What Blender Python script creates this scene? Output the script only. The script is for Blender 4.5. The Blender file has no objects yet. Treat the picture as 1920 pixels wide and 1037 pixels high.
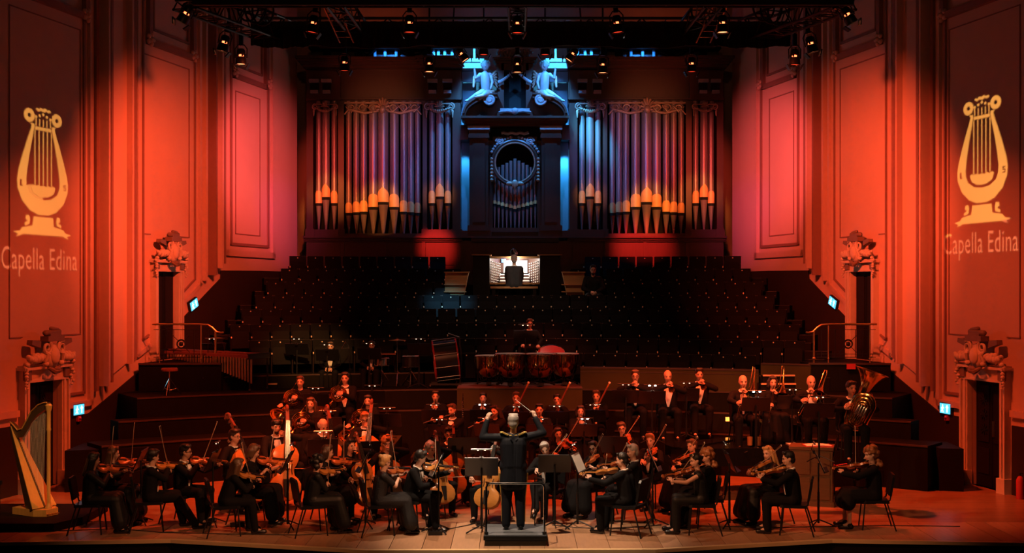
import bpy, math, random
import numpy as np
from mathutils import Vector as V, Matrix as M, Euler

# ---------------------------------------------------------------- camera, world, lights
SC = bpy.context.scene
COL = SC.collection
F, CX, HY, HC = 2250.0, 965.0, 545.0, 3.77      # focal length (px), principal point, camera height over the stage
cam_d = bpy.data.cameras.new('camera'); cam = bpy.data.objects.new('camera', cam_d); COL.objects.link(cam)
cam.location = (0, 0, HC); cam.rotation_euler = (math.pi / 2, 0, 0)
cam_d.sensor_width = 36.0; cam_d.lens = F / 1920 * 36
cam_d.shift_x = -(CX - 960) / 1920; cam_d.shift_y = (HY - 518.5) / 1920
cam_d.clip_start = 0.1; cam_d.clip_end = 200
SC.camera = cam
SC.view_settings.view_transform = 'Standard'; SC.view_settings.look = 'None'
SC.view_settings.exposure = 0.0; SC.view_settings.gamma = 1.0; SC.view_settings.use_curve_mapping = False
world = bpy.data.worlds.new('world'); SC.world = world; world.use_nodes = True
world.node_tree.nodes['Background'].inputs[0].default_value = (0.5, 0.3, 0.22, 1)
world.node_tree.nodes['Background'].inputs[1].default_value = 0.0035
try:
    SC.cycles.use_denoising = True
    SC.cycles.max_bounces = 5; SC.cycles.diffuse_bounces = 2; SC.cycles.glossy_bounces = 3
    SC.cycles.sample_clamp_indirect = 4
except Exception:
    pass

def spot(name, loc, aim, col, power, angle, blend=0.6, size=0.12):
    l = bpy.data.lights.new(name, 'SPOT'); l.color = col; l.energy = power
    l.spot_size = math.radians(angle); l.spot_blend = blend; l.shadow_soft_size = size
    o = bpy.data.objects.new(name, l); COL.objects.link(o); o.location = loc
    o.rotation_euler = (V(aim) - V(loc)).to_track_quat('-Z', 'Y').to_euler()
    return o
RED, ORANGE, PINK = (1, .10, .035), (1, .25, .085), (1, .115, .12)
for sd in (-1, 1):
    spot('wall_wash', (sd * 3.2, 21.6, 7.95), (sd * 8.2, 27.9, 4.9), (1, .10, .032), 4000, 66, 1.0)
    spot('wall_wash', (sd * 1.8, 24.6, 8.0), (sd * 7.15, 32.2, 6.9), PINK, 4300, 37, 1.0)
    spot('wall_wash', (sd * 4.0, 20.5, 7.95), (sd * 9.0, 24.2, 2.2), (1, .09, .02), 1300, 66, 1.0)
    spot('purple_wash', (sd * 3.2, 25.5, 8.0), (sd * 6.5, 33.6, 5.6), (.5, .06, .75), 420, 20, 1.0)
    # orchestra: red-orange light over the rear desks and the winds
    spot('stage_wash', (sd * 2.6, 20.6, 7.95), (sd * 2.6, 23.0, .6), (1, .085, .02), 4600, 62, .8)
    spot('stage_wash', (sd * 4.6, 21.2, 7.95), (sd * 6.0, 22.2, .3), (1, .085, .018), 3200, 62, .9)
    spot('front_wash', (sd * 5.0, 6.5, 9.5), (sd * 3.1, 23.4, 1.5), (1, .20, .075), 10500, 18, .9)
    spot('front_amber', (sd * 6.0, 7.0, 9.8), (sd * 4.0, 18.9, .8), (1, .38, .16), 1500, 27, 1.0)
    spot('side_cross', (-sd * 4.0, 13.5, 7.2), (sd * 4.0, 19.2, .85), (1, .36, .15), 3400, 23, 1.0)
    # organ
    spot('organ_amber', (sd * 3.4, 26.2, 8.0), (sd * 3.8, 33.6, 6.15), (1, .30, .06), 2700, 12, .6)
    spot('organ_amber', (sd * 4.3, 26.2, 8.0), (sd * 5.2, 33.6, 6.4), (1, .28, .05), 1800, 12, .7)
    spot('organ_amber', (sd * 1.5, 26.2, 8.0), (sd * 2.15, 33.6, 6.45), (1, .32, .07), 1100, 8, .7)
    spot('organ_red', (sd * 4.9, 26.4, 8.0), (sd * 4.8, 33.6, 7.3), (1, .08, .04), 1300, 26, 1.0)
    spot('organ_base_red', (sd * 3.0, 26.4, 8.0), (sd * (3.6 if sd > 0 else 2.2), 33.6, 5.0), (1, .03, .02), 8000, 15 if sd > 0 else 9, .9)
    spot('valance_amber', (sd * 3.5, 27.0, 7.9), (sd * 3.75, 33.6, 8.75), (1, .30, .12), 480, 24, 1.0)
    spot('organ_violet', (sd * 1.0, 26.4, 8.0), (sd * 2.9, 33.7, 7.6), (.38, .30, 1), 750, 26, 1.0)
    spot('organ_blue', (sd * 1.35, 32.7, 10.45), (sd * 1.35, 33.9, 6.2), (.05, .36, 1), 900, 58, .8, .05)
    spot('organ_blue', (sd * 1.1, 31.9, 10.6), (sd * .7, 33.7, 8.6), (.07, .34, 1), 760, 60, .9, .05)
    spot('recess_blue', (sd * 1.42, 33.98, 7.93), (sd * 1.42, 34.32, 6.2), (.04, .42, 1), 260 if sd > 0 else 120, 70, .8, .03)
    spot('roof_blue', (sd * 1.25, 33.0, 10.95), (sd * 1.3, 33.75, 10.0), (.06, .46, 1), 520, 80, .9, .03)
    spot('cornice_red', (sd * 3.6, 27.8, 8.0), (sd * 3.9, 33.2, 10.0), (1, .16, .06), 260, 30, 1.0)
    spot('organ_backlight', (sd * 2.0, 33.4, 10.8), (sd * 2.05, 34.4, 10.3), (.03, .32, 1), 420, 60, .9, .05)
    spot('organ_backlight', (sd * 3.6, 33.4, 10.8), (sd * 3.65, 34.4, 10.3), (.03, .28, 1), 260, 60, .9, .05)
spot('tower_blue', (.9, 31.6, 10.4), (2.15, 33.7, 8.1), (.07, .5, 1), 3600, 20, 1.0, .05)
spot('conductor_spot', (-1.9, 15.4, 11.5), (0.1, 18.4, .3), (1, .68, .44), 7000, 24, .7, .06)
spot('conductor_top', (-.9, 20.9, 7.95), (.1, 18.3, .3), (1, .66, .46), 1500, 40, .8, .06)
spot('timpani_red', (1.6, 24.0, 8.0), (.6, 27.7, 2.8), (1, .14, .06), 1700, 24, .9)
spot('choir_blue', (-1.2, 26.4, 8.0), (-1.7, 30.6, 3.4), (.15, .6, 1), 4200, 15, 1.0)
spot('perc_amber', (-3.4, 20.4, 7.95), (-4.7, 27.6, 2.2), (1, .42, .13), 4500, 17, 1.0)
spot('console_spot', (0, 25.4, 8.0), (0, 31.3, 3.95), (1, .80, .55), 700, 9, .6)
spot('gallery_top', (0, 28.3, 8.0), (0, 29.3, 3.2), (1, .60, .42), 420, 78, .8, .1)
spot('harp_amber', (-2.5, 11.0, 9.5), (-7.85, 19.6, .9), (1, .52, .22), 4200, 10, .9)
spot('brass_front', (5.0, 8.0, 9.5), (5.7, 25.0, 1.7), (1, .24, .10), 7500, 13, .9)
spot('amber_fill', (0, 3.0, 11.5), (0, 25.0, 7.0), (1, .36, .16), 420, 70, .8, .3)  # unseen amber fill, added to lift the dark walls

# ---------------------------------------------------------------- helpers
random.seed(11)
def W(px, py, d): return V(((px - CX) * d / F, d, HC - (py - HY) * d / F))
def FL(px, py, z=0.0):
    d = F * (HC - z) / (py - HY)
    return V(((px - CX) * d / F, d, z))
def XD(px, d): return (px - CX) * d / F
def ZD(py, d): return HC - (py - HY) * d / F

def lin(h):
    return tuple((((int(h[i:i + 2], 16) / 255) + .055) / 1.055) ** 2.4 if int(h[i:i + 2], 16) > 10 else int(h[i:i + 2], 16) / 255 / 12.92 for i in (0, 2, 4))
MATS = {}
def mat(name, col, rough=.6, metal=0.0, var=.12, scale=6.0, emit=None, estr=1.0, bump=0.0, stretch=None, trans=0.0, spec=None):
    m = bpy.data.materials.new(name); m.use_nodes = True; MATS[name] = m
    nt = m.node_tree; b = nt.nodes['Principled BSDF']
    if isinstance(col, str): col = lin(col)
    b.inputs['Roughness'].default_value = rough; b.inputs['Metallic'].default_value = metal
    if spec is not None: b.inputs['Specular IOR Level'].default_value = spec
    if trans: b.inputs['Transmission Weight'].default_value = trans
    tc = nt.nodes.new('ShaderNodeTexCoord'); nz = nt.nodes.new('ShaderNodeTexNoise'); mp = nt.nodes.new('ShaderNodeMapping')
    nz.inputs['Scale'].default_value = scale; nz.inputs['Detail'].default_value = 4
    if stretch: mp.inputs['Scale'].default_value = stretch
    nt.links.new(tc.outputs['Object'], mp.inputs[0]); nt.links.new(mp.outputs[0], nz.inputs[0])
    mx = nt.nodes.new('ShaderNodeMix'); mx.data_type = 'RGBA'
    mx.inputs[6].default_value = tuple(c * (1 - var) for c in col) + (1,)
    mx.inputs[7].default_value = tuple(min(1, c * (1 + var)) for c in col) + (1,)
    nt.links.new(nz.outputs['Fac'], mx.inputs[0]); nt.links.new(mx.outputs[2], b.inputs['Base Color'])
    if emit:
        b.inputs['Emission Color'].default_value = tuple(emit) + (1,); b.inputs['Emission Strength'].default_value = estr
    if bump:
        bp = nt.nodes.new('ShaderNodeBump'); bp.inputs['Strength'].default_value = bump; bp.inputs['Distance'].default_value = .01
        nt.links.new(nz.outputs['Fac'], bp.inputs['Height']); nt.links.new(bp.outputs[0], b.inputs['Normal'])
    return m
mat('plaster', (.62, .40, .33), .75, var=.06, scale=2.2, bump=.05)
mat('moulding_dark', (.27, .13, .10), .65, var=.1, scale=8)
mat('stone_dark', (.20, .12, .085), .55, var=.2, scale=9, bump=.1)
mat('moulding', (.60, .38, .31), .6, var=.08, scale=8)
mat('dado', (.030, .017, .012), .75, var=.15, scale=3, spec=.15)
mat('stone', (.62, .48, .38), .6, var=.12, scale=9, bump=.1)
mat('dark_wood', (.011, .007, .005), .6, var=.3, scale=5, stretch=(1, 1, 6), spec=.06)
mat('riser_wood', (.009, .0075, .0045), .6, var=.3, scale=3, stretch=(4, 4, 1), spec=.06)
mat('riser_olive', (.060, .050, .020), .6, var=.3, scale=2, spec=.08)
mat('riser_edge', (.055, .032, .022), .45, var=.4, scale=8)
mat('organ_wood', (.050, .020, .014), .40, var=.25, scale=4, stretch=(6, 6, 1))
mat('organ_gilt', (.34, .22, .16), .42, metal=.15, var=.25, scale=20)
mat('pipe_metal', (.26, .21, .21), .38, metal=.4, var=.08, scale=6, stretch=(3, 3, .6))
mat('mouth_gold', (.85, .50, .20), .45, metal=.0, var=.1, scale=14)
mat('slot_black', (.004, .004, .004), .9, var=0)
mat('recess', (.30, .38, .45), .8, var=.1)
mat('statue', (.26, .26, .28), .5, var=.2, scale=14)
mat('seat_black', (.0065, .0055, .0055), .52, var=.3, scale=9, bump=.08, spec=.04)
mat('seat_frame', (.016, .010, .008), .55, var=.2, spec=.05)
mat('brass_disc', (.80, .62, .40), .5, var=.1)
mat('brass', (.80, .55, .25), .3, metal=1.0, var=.1)
mat('lacquer_brass', (.83, .50, .17), .17, metal=1.0, var=.06, scale=9)
mat('silver', (.75, .72, .68), .22, metal=1.0, var=.06)
mat('chrome', (.7, .68, .66), .15, metal=1.0, var=.04)
mat('copper', (.55, .27, .08), .16, metal=1.0, var=.15, scale=5)
mat('black_metal', (.012, .012, .013), .42, metal=.3, var=.15)
mat('black_paint', (.008, .008, .009), .3, var=.1)
mat('piano_black', (.006, .006, .007), .08, var=.05)
mat('drape', (.006, .006, .007), .95, var=.2, scale=3)
mat('varnish', (.34, .10, .028), .24, var=.22, scale=14, stretch=(1, 5, 1))
mat('varnish_pale', (.44, .18, .04), .26, var=.2, scale=9, stretch=(1, 5, 1))
mat('ebony', (.008, .006, .005), .55, var=.1, spec=.15)
mat('bow_wood', (.34, .15, .06), .35, var=.1)
mat('horsehair', (.75, .68, .55), .6, var=.05)
mat('harp_gold', (.72, .36, .09), .26, metal=.15, var=.16, scale=4, stretch=(6, 6, 1))
mat('harp_dark', (.10, .05, .02), .3, var=.2)
mat('celesta_wood', (.11, .062, .026), .5, var=.2, scale=5, stretch=(1, 1, 8))
mat('oak', (.28, .135, .045), .5, var=.18, scale=5, stretch=(1, 1, 8))
mat('rosewood', (.20, .055, .03), .3, var=.25, scale=12, stretch=(1, 6, 1))
mat('drumhead', (.72, .62, .55), .5, var=.05)
mat('drum_red_lit', (.30, .02, .02), .25, var=.1)  # red stage light put into the colour of drumhead and hoops
mat('paper', (.85, .82, .76), .8, var=.05, scale=20)
mat('red_card', (.50, .03, .03), .6, var=.08)
mat('cloth_black', (.0055, .0052, .006), .85, var=.25, scale=12, bump=.1, spec=.15)
mat('cloth_charcoal', (.022, .023, .027), .8, var=.2, scale=12, bump=.1, spec=.2)
mat('cloth_satin', (.006, .007, .008), .55, var=.35, scale=16, bump=.15, spec=.3)
mat('uniform', (.008, .010, .016), .7, var=.15, scale=18, bump=.08, spec=.2)
mat('sequin', (.02, .02, .022), .28, metal=.5, var=.6, scale=160, bump=1.0)
mat('shirt', (.80, .78, .74), .7, var=.05, scale=14, bump=.08)
mat('leather', (.008, .007, .007), .25, var=.1)
mat('gold_braid', (.75, .52, .14), .35, metal=.5, var=.15, scale=40)
for i, c in enumerate([(.56, .32, .22), (.60, .36, .26), (.46, .25, .16), (.63, .40, .30), (.30, .15, .09)]):
    mat('skin%d' % i, c, .55, var=.07, scale=18)
mat('eye', (.02, .015, .012), .25, var=0)
mat('lip', (.38, .12, .09), .5, var=.05)
for n, c in dict(hair_black=(.010, .008, .007), hair_dark=(.030, .017, .010), hair_brown=(.085, .042, .020), hair_red=(.36, .13, .035), hair_blonde=(.48, .29, .12), hair_grey=(.36, .33, .30), hair_white=(.62, .58, .53), hair_ginger=(.26, .11, .04)).items():
    mat(n, c, .45, var=.35, scale=45, stretch=(1, 1, .25), bump=.5)
mat('lamp_glow', (1, .8, .6), emit=(1, .75, .50), estr=2.5)
mat('led_white', (1, 1, 1), emit=(1, .90, .72), estr=60)
mat('vent_glow', (1, .4, .2), emit=(1, .16, .05), estr=4.5)
mat('gel_red', (.6, .05, .02), .3, emit=(1, .06, .02), estr=.9)
mat('gel_lit', (.9, .3, .15), .3, emit=(1, .26, .10), estr=4)
mat('exit_face', (.1, .5, .6), .4, emit=(.06, .50, .72), estr=1.6)
mat('exit_white', (.9, 1, 1), .4, emit=(.75, 1, 1), estr=2.6)
mat('desk_lit', (.95, .93, .88), .7, emit=None, var=.02)
mat('screen_blue', (.1, .3, .9), .4, emit=(.1, .3, 1), estr=1.2)
mat('amber_light', (1, .5, .1), .4, emit=(1, .38, .06), estr=2.2)
mat('podium_carpet', (.10, .115, .135), .85, var=.15, scale=40, bump=.2)
mat('rope_cable', (.008, .008, .008), .6, var=.1)
mat('projected_light_tint', (.66, .46, .36), .75, var=.04, scale=2.2)  # projected light put into a slightly paler wall tone

def floor_mat(name, c1, c2, rough, sx, sy):
    m = bpy.data.materials.new(name); m.use_nodes = True; MATS[name] = m
    nt = m.node_tree; b = nt.nodes['Principled BSDF']; b.inputs['Roughness'].default_value = rough
    tc = nt.nodes.new('ShaderNodeTexCoord'); br = nt.nodes.new('ShaderNodeTexBrick'); nz = nt.nodes.new('ShaderNodeTexNoise')
    br.inputs['Color1'].default_value = c1 + (1,); br.inputs['Color2'].default_value = c2 + (1,)
    br.inputs['Mortar'].default_value = tuple(x * .25 for x in c1) + (1,)
    br.inputs['Scale'].default_value = 1; br.inputs['Brick Width'].default_value = sx; br.inputs['Row Height'].default_value = sy
    br.inputs['Mortar Size'].default_value = .004; br.inputs['Bias'].default_value = -.2
    nt.links.new(tc.outputs['Object'], br.inputs[0])
    mp = nt.nodes.new('ShaderNodeMapping'); mp.inputs['Scale'].default_value = (1.2, 14, 1); nz.inputs['Scale'].default_value = 2.5; nz.inputs['Detail'].default_value = 5
    nt.links.new(tc.outputs['Object'], mp.inputs[0]); nt.links.new(mp.outputs[0], nz.inputs[0])
    mx = nt.nodes.new('ShaderNodeMix'); mx.data_type = 'RGBA'; mx.blend_type = 'MULTIPLY'; mx.inputs[0].default_value = .55
    rp = nt.nodes.new('ShaderNodeMapRange'); rp.inputs[1].default_value = .25; rp.inputs[2].default_value = .75; rp.inputs[3].default_value = .45; rp.inputs[4].default_value = 1.3
    nt.links.new(nz.outputs['Fac'], rp.inputs[0]); nt.links.new(br.outputs['Color'], mx.inputs[6]); nt.links.new(rp.outputs[0], mx.inputs[7])
    nt.links.new(mx.outputs[2], b.inputs['Base Color'])
    return m
floor_mat('stage_boards', (.36, .19, .10), (.26, .13, .07), .30, 2.4, .085)

class MB:
    """collects shapes and links them as one mesh object"""
    def __init__(s, T=None): s.v = []; s.f = []; s.mi = []; s.T = T; s.cur = 0
    def add(s, vs, fs):
        o = len(s.v); T = s.T
        s.v.extend([tuple(T @ V(p)) for p in vs] if T is not None else [tuple(p) for p in vs])
        s.f.extend([tuple(i + o for i in f) for f in fs]); s.mi.extend([s.cur] * len(fs)); return s
    def box(s, c, d, R=None):
        x, y, z = (k / 2 for k in d); c = V(c)
        vs = [V((i * x, j * y, k * z)) for i in (-1, 1) for j in (-1, 1) for k in (-1, 1)]
        if R is not None: vs = [R @ p for p in vs]
        return s.add([c + p for p in vs], [(0, 1, 3, 2), (4, 6, 7, 5), (0, 4, 5, 1), (2, 3, 7, 6), (0, 2, 6, 4), (1, 5, 7, 3)])
    def b2(s, lo, hi): return s.box([(a + b) / 2 for a, b in zip(lo, hi)], [abs(b - a) for a, b in zip(lo, hi)])
    def bar(s, a, b, w, h=None, up=(0, 0, 1)):
        a, b = V(a), V(b); h = h or w; t = (b - a).normalized(); up = V(up)
        x = t.cross(up)
        if x.length < 1e-4: x = t.cross(V((1, 0, 0)))
        x.normalize(); y = x.cross(t)
        vs = [p + x * (i * w / 2) + y * (j * h / 2) for p in (a, b) for i, j in ((-1, -1), (1, -1), (1, 1), (-1, 1))]
        return s.add(vs, [(3, 2, 1, 0), (4, 5, 6, 7), (0, 1, 5, 4), (1, 2, 6, 5), (2, 3, 7, 6), (3, 0, 4, 7)])
    def tube(s, pts, r, n=8, closed=False, caps=True):
        pts = [V(p) for p in pts]; m = len(pts); rs = r if isinstance(r, (list, tuple)) else [r] * m
        ts = []
        for i in range(m):
            a = pts[(i - 1) % m] if (closed or i > 0) else pts[i]; b = pts[(i + 1) % m] if (closed or i < m - 1) else pts[i]
            t = b - a; ts.append(t.normalized() if t.length > 1e-9 else V((0, 0, 1)))
        x = ts[0].orthogonal().normalized(); vs = []
        for i in range(m):
            x = x - ts[i] * x.dot(ts[i])
            x = x.normalized() if x.length > 1e-6 else ts[i].orthogonal().normalized()
            y = ts[i].cross(x)
            vs += [pts[i] + (x * math.cos(2 * math.pi * k / n) + y * math.sin(2 * math.pi * k / n)) * rs[i] for k in range(n)]
        fs = [(i * n + k, i * n + (k + 1) % n, ((i + 1) % m) * n + (k + 1) % n, ((i + 1) % m) * n + k) for i in range(m if closed else m - 1) for k in range(n)]
        if caps and not closed: fs += [tuple(range(n - 1, -1, -1)), tuple(range((m - 1) * n, m * n))]
        return s.add(vs, fs)
    def cap(s, a, b, ra, rb, n=10, q=3):
        """tapered capsule with rounded ends"""
        a, b = V(a), V(b); t = b - a
        t = t.normalized() if t.length > 1e-6 else V((0, 0, 1))
        pts, rs = [], []
        for i in range(q + 1):
            g = math.pi / 2 * i / q; pts.append(a - t * ra * math.cos(g)); rs.append(max(ra * math.sin(g), ra * .02))
        for i in range(q + 1):
            g = math.pi / 2 * i / q; pts.append(b + t * rb * math.sin(g)); rs.append(max(rb * math.cos(g), rb * .02))
        return s.tube(pts, rs, n)
    def ell(s, c, r, R=None, n=12, m=8):
        c = V(c); r = (r, r, r) if isinstance(r, (int, float)) else r
        vs = [V((0, 0, r[2]))] + [V((r[0] * math.sin(a) * math.cos(b), r[1] * math.sin(a) * math.sin(b), r[2] * math.cos(a))) for a in (math.pi * i / m for i in range(1, m)) for b in (2 * math.pi * k / n for k in range(n))] + [V((0, 0, -r[2]))]
        if R is not None: vs = [R @ p for p in vs]
        L = len(vs) - 1
        fs = [(0, 1 + k, 1 + (k + 1) % n) for k in range(n)] + [(1 + (i - 1) * n + k, 1 + i * n + k, 1 + i * n + (k + 1) % n, 1 + (i - 1) * n + (k + 1) % n) for i in range(1, m - 1) for k in range(n)] + [(L, 1 + (m - 2) * n + (k + 1) % n, 1 + (m - 2) * n + k) for k in range(n)]
        return s.add([c + p for p in vs], fs)
    def lathe(s, prof, n=20, T=None, a0=0, a1=2 * math.pi):
        full = abs(a1 - a0 - 2 * math.pi) < 1e-6; k = n if full else n + 1; m = len(prof)
        vs = [V((r * math.cos(a0 + (a1 - a0) * j / n), r * math.sin(a0 + (a1 - a0) * j / n), z)) for r, z in prof for j in range(k)]
        if T is not None: vs = [T @ p for p in vs]
        return s.add(vs, [(i * k + j, i * k + (j + 1) % k, (i + 1) * k + (j + 1) % k, (i + 1) * k + j) for i in range(m - 1) for j in range(n)])
    def prism(s, poly, h, T=None):
        """2D polygon in xy extruded from z=0 to z=h"""
        n = len(poly); vs = [V((p[0], p[1], z)) for z in (0, h) for p in poly]
        if T is not None: vs = [T @ p for p in vs]
        return s.add(vs, [tuple(range(n - 1, -1, -1)), tuple(range(n, 2 * n))] + [(i, (i + 1) % n, n + (i + 1) % n, n + i) for i in range(n)])
    def arc(s, R0, R1, t0, t1, z0, z1, n=24, c=(0, 12.7)):
        """solid ring sector, angles in degrees from the +Y axis"""
        vs = []
        for i in range(n + 1):
            a = math.radians(t0 + (t1 - t0) * i / n)
            for R, z in ((R0, z0), (R1, z0), (R1, z1), (R0, z1)): vs.append((c[0] + R * math.sin(a), c[1] + R * math.cos(a), z))
        fs = [(i * 4 + k, i * 4 + (k + 1) % 4, i * 4 + 4 + (k + 1) % 4, i * 4 + 4 + k) for i in range(n) for k in range(4)] + [(0, 3, 2, 1), (4 * n, 4 * n + 1, 4 * n + 2, 4 * n + 3)]
        return s.add(vs, fs)
    def mesh(s, name, m, smooth=False):
        me = bpy.data.meshes.new(name); me.from_pydata(s.v, [], s.f)
        for k in (m if isinstance(m, (list, tuple)) else [m]): me.materials.append(MATS[k])
        if any(s.mi): me.polygons.foreach_set('material_index', s.mi)
        if smooth:
            me.polygons.foreach_set('use_smooth', [True] * len(me.polygons))
            if smooth != 'all':
                try: me.set_sharp_from_angle(angle=math.radians(40))
                except Exception: pass
        me.update(); return me
    def build(s, name, m, parent=None, smooth=False):
        o = bpy.data.objects.new(name, s.mesh(name, m, smooth)); COL.objects.link(o)
        if parent is not None: o.parent = parent
        return o
def tag(o, label, cat=None, group=None, kind=None):
    if label: o['label'] = label
    if cat: o['category'] = cat
    if group: o['group'] = group
    if kind: o['kind'] = kind
    return o
def thing(name, label=None, cat=None, group=None, mw=None, kind=None):
    o = bpy.data.objects.new(name, None); COL.objects.link(o); o.empty_display_size = .1
    if mw is not None: o.matrix_world = mw
    return tag(o, label, cat, group, kind)
def TR(loc, yaw=0.0): return M.Translation(V(loc)) @ M.Rotation(yaw, 4, 'Z')
def copy_tree(o, mw, label=None, group=None):
    c = o.copy(); COL.objects.link(c); c.matrix_world = mw
    if label: c['label'] = label
    if group: c['group'] = group
    for ch in o.children:
        k = ch.copy(); COL.objects.link(k); k.parent = c
        for g in ch.children:
            q = g.copy(); COL.objects.link(q); q.parent = k
    return c
class Proto:
    """first use moves the original, later uses copy it with its parts"""
    def __init__(s, fn): s.fn = fn; s.o = None
    def __call__(s, mw, label, group=None):
        if s.o is None:
            s.o = s.fn(); s.o.matrix_world = mw; s.o['label'] = label
            if group: s.o['group'] = group
            return s.o
        return copy_tree(s.o, mw, label, group)
def spiral(c, r0, r1, turns, n, a0=0, sgn=1):
    return [(c[0] + (r0 + (r1 - r0) * i / n) * math.cos(a0 + sgn * turns * 2 * math.pi * i / n), c[1] + (r0 + (r1 - r0) * i / n) * math.sin(a0 + sgn * turns * 2 * math.pi * i / n)) for i in range(n + 1)]
ORD = ['first', 'second', 'third', 'fourth', 'fifth', 'sixth', 'seventh', 'eighth', 'ninth', 'tenth', 'eleventh', 'twelfth', 'thirteenth', 'fourteenth', 'fifteenth', 'sixteenth', 'seventeenth', 'eighteenth', 'nineteenth', 'twentieth']
def ordn(i):
    if i < 20: return ORD[i]
    t = ['twenty', 'thirty', 'forty'][(i + 1) // 10 - 2]; u = (i + 1) % 10
    return (t[:-1] + 'ieth') if u == 0 else t + '-' + ORD[u - 1]
# ---------------------------------------------------------------- the hall: floor, walls, terraces
EDGE = [(-9.6, 17.85), (-7.7, 17.97), (-5.2, 18.16), (-2.13, 17.42), (2.05, 17.48), (4.8, 18.16), (7.63, 17.93), (9.9, 17.85)]
def edge_y(x):
    for (x0, y0), (x1, y1) in zip(EDGE, EDGE[1:]):
        if x0 <= x <= x1: return y0 + (y1 - y0) * (x - x0) / (x1 - x0)
    return 17.9
b = MB(); b.b2((-9.7, 19.55, -.12), (9.7, 26.5, 0)); fl = b.build('floor', 'stage_boards'); tag(fl, None, kind='structure')
b = MB(); b.prism(EDGE + [(9.9, 19.55), (-9.6, 19.55)], .05, M.Translation((0, 0, -.09))); b.build('floor_bed', 'dark_wood', fl)
mat('plank_a', (.40, .22, .125), .32, var=.25, scale=3, stretch=(8, 1, 1)); mat('plank_b', (.33, .17, .09), .36, var=.25, scale=3, stretch=(8, 1, 1)); mat('plank_c', (.46, .27, .16), .30, var=.25, scale=3, stretch=(8, 1, 1))
x = -9.4
while x < 9.5:
    x1 = min(x + random.choice((.30, .36, .42, .48)), 9.6)
    ya, yb = edge_y(x) + .06, edge_y(x1) + .06
    b = MB(); b.prism([(x + .004, ya), (x1 - .004, yb), (x1 - .004, 19.52), (x + .004, 19.52)], .04, M.Translation((0, 0, -.04 + random.uniform(-.002, 0))))
    b.build('plank', random.choice(('plank_a', 'plank_a', 'plank_b', 'plank_c')), fl); x = x1
b = MB(); b.bar((-9.6, 19.535, -.02), (9.6, 19.535, -.02), .05, .04); b.build('threshold_strip', 'plank_c', fl)
nos = MB(); fas = MB()
for (x0, y0), (x1, y1) in zip(EDGE, EDGE[1:]):
    nos.prism([(x0, y0 - .03), (x1, y1 - .03), (x1, y1 + .055), (x0, y0 + .055)], .05, M.Translation((0, 0, -.045)))
    fas.prism([(x0, y0 + .01), (x1, y1 + .01), (x1, y1 + .06), (x0, y0 + .06)], 1.3, M.Translation((0, 0, -1.35)))
mat('nosing', (.70, .48, .26), .35, var=.15, scale=4)
tag(nos.build('trim_1', 'nosing'), 'pale wooden nosing along the front edge of the stage', kind='structure')
tag(fas.build('wall_stage_front', 'dark_wood'), None, kind='structure')

# side walls: straight, splayed 14 degrees; wall coordinates (s along the wall away from the camera, z, w into the room)
def S(off): return (14.74 / (off / F + .25) - 23.4) / .9701
def ZO(off, py): return HC - (py - HY) * (14.74 / (off / F + .25)) / F
def WT(sd):
    return M(((-.2425 * sd, 0, -.9701 * sd, 8.89 * sd), (.9701, 0, -.2425, 23.4), (0, 1, 0, 0), (0, 0, 0, 1)))
D1, D2 = (S(918), S(857), 0.0, 2.05), (S(676), S(637), 2.2, 4.2)
SMIN, SMAX = S(1250), S(408)
DADO = [(SMIN, 1.28), (S(800), 1.28), (S(680), 2.23), (S(620), 3.17), (S(553), 4.07), (S(552), 4.27), (S(478), 4.30), (SMAX, 4.30)]
def dado_z(s):
    for (a, za), (c, zc) in zip(DADO, DADO[1:]):
        if a <= s <= c: return za + (zc - za) * (s - a) / max(c - a, 1e-6)
    return 4.3
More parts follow.
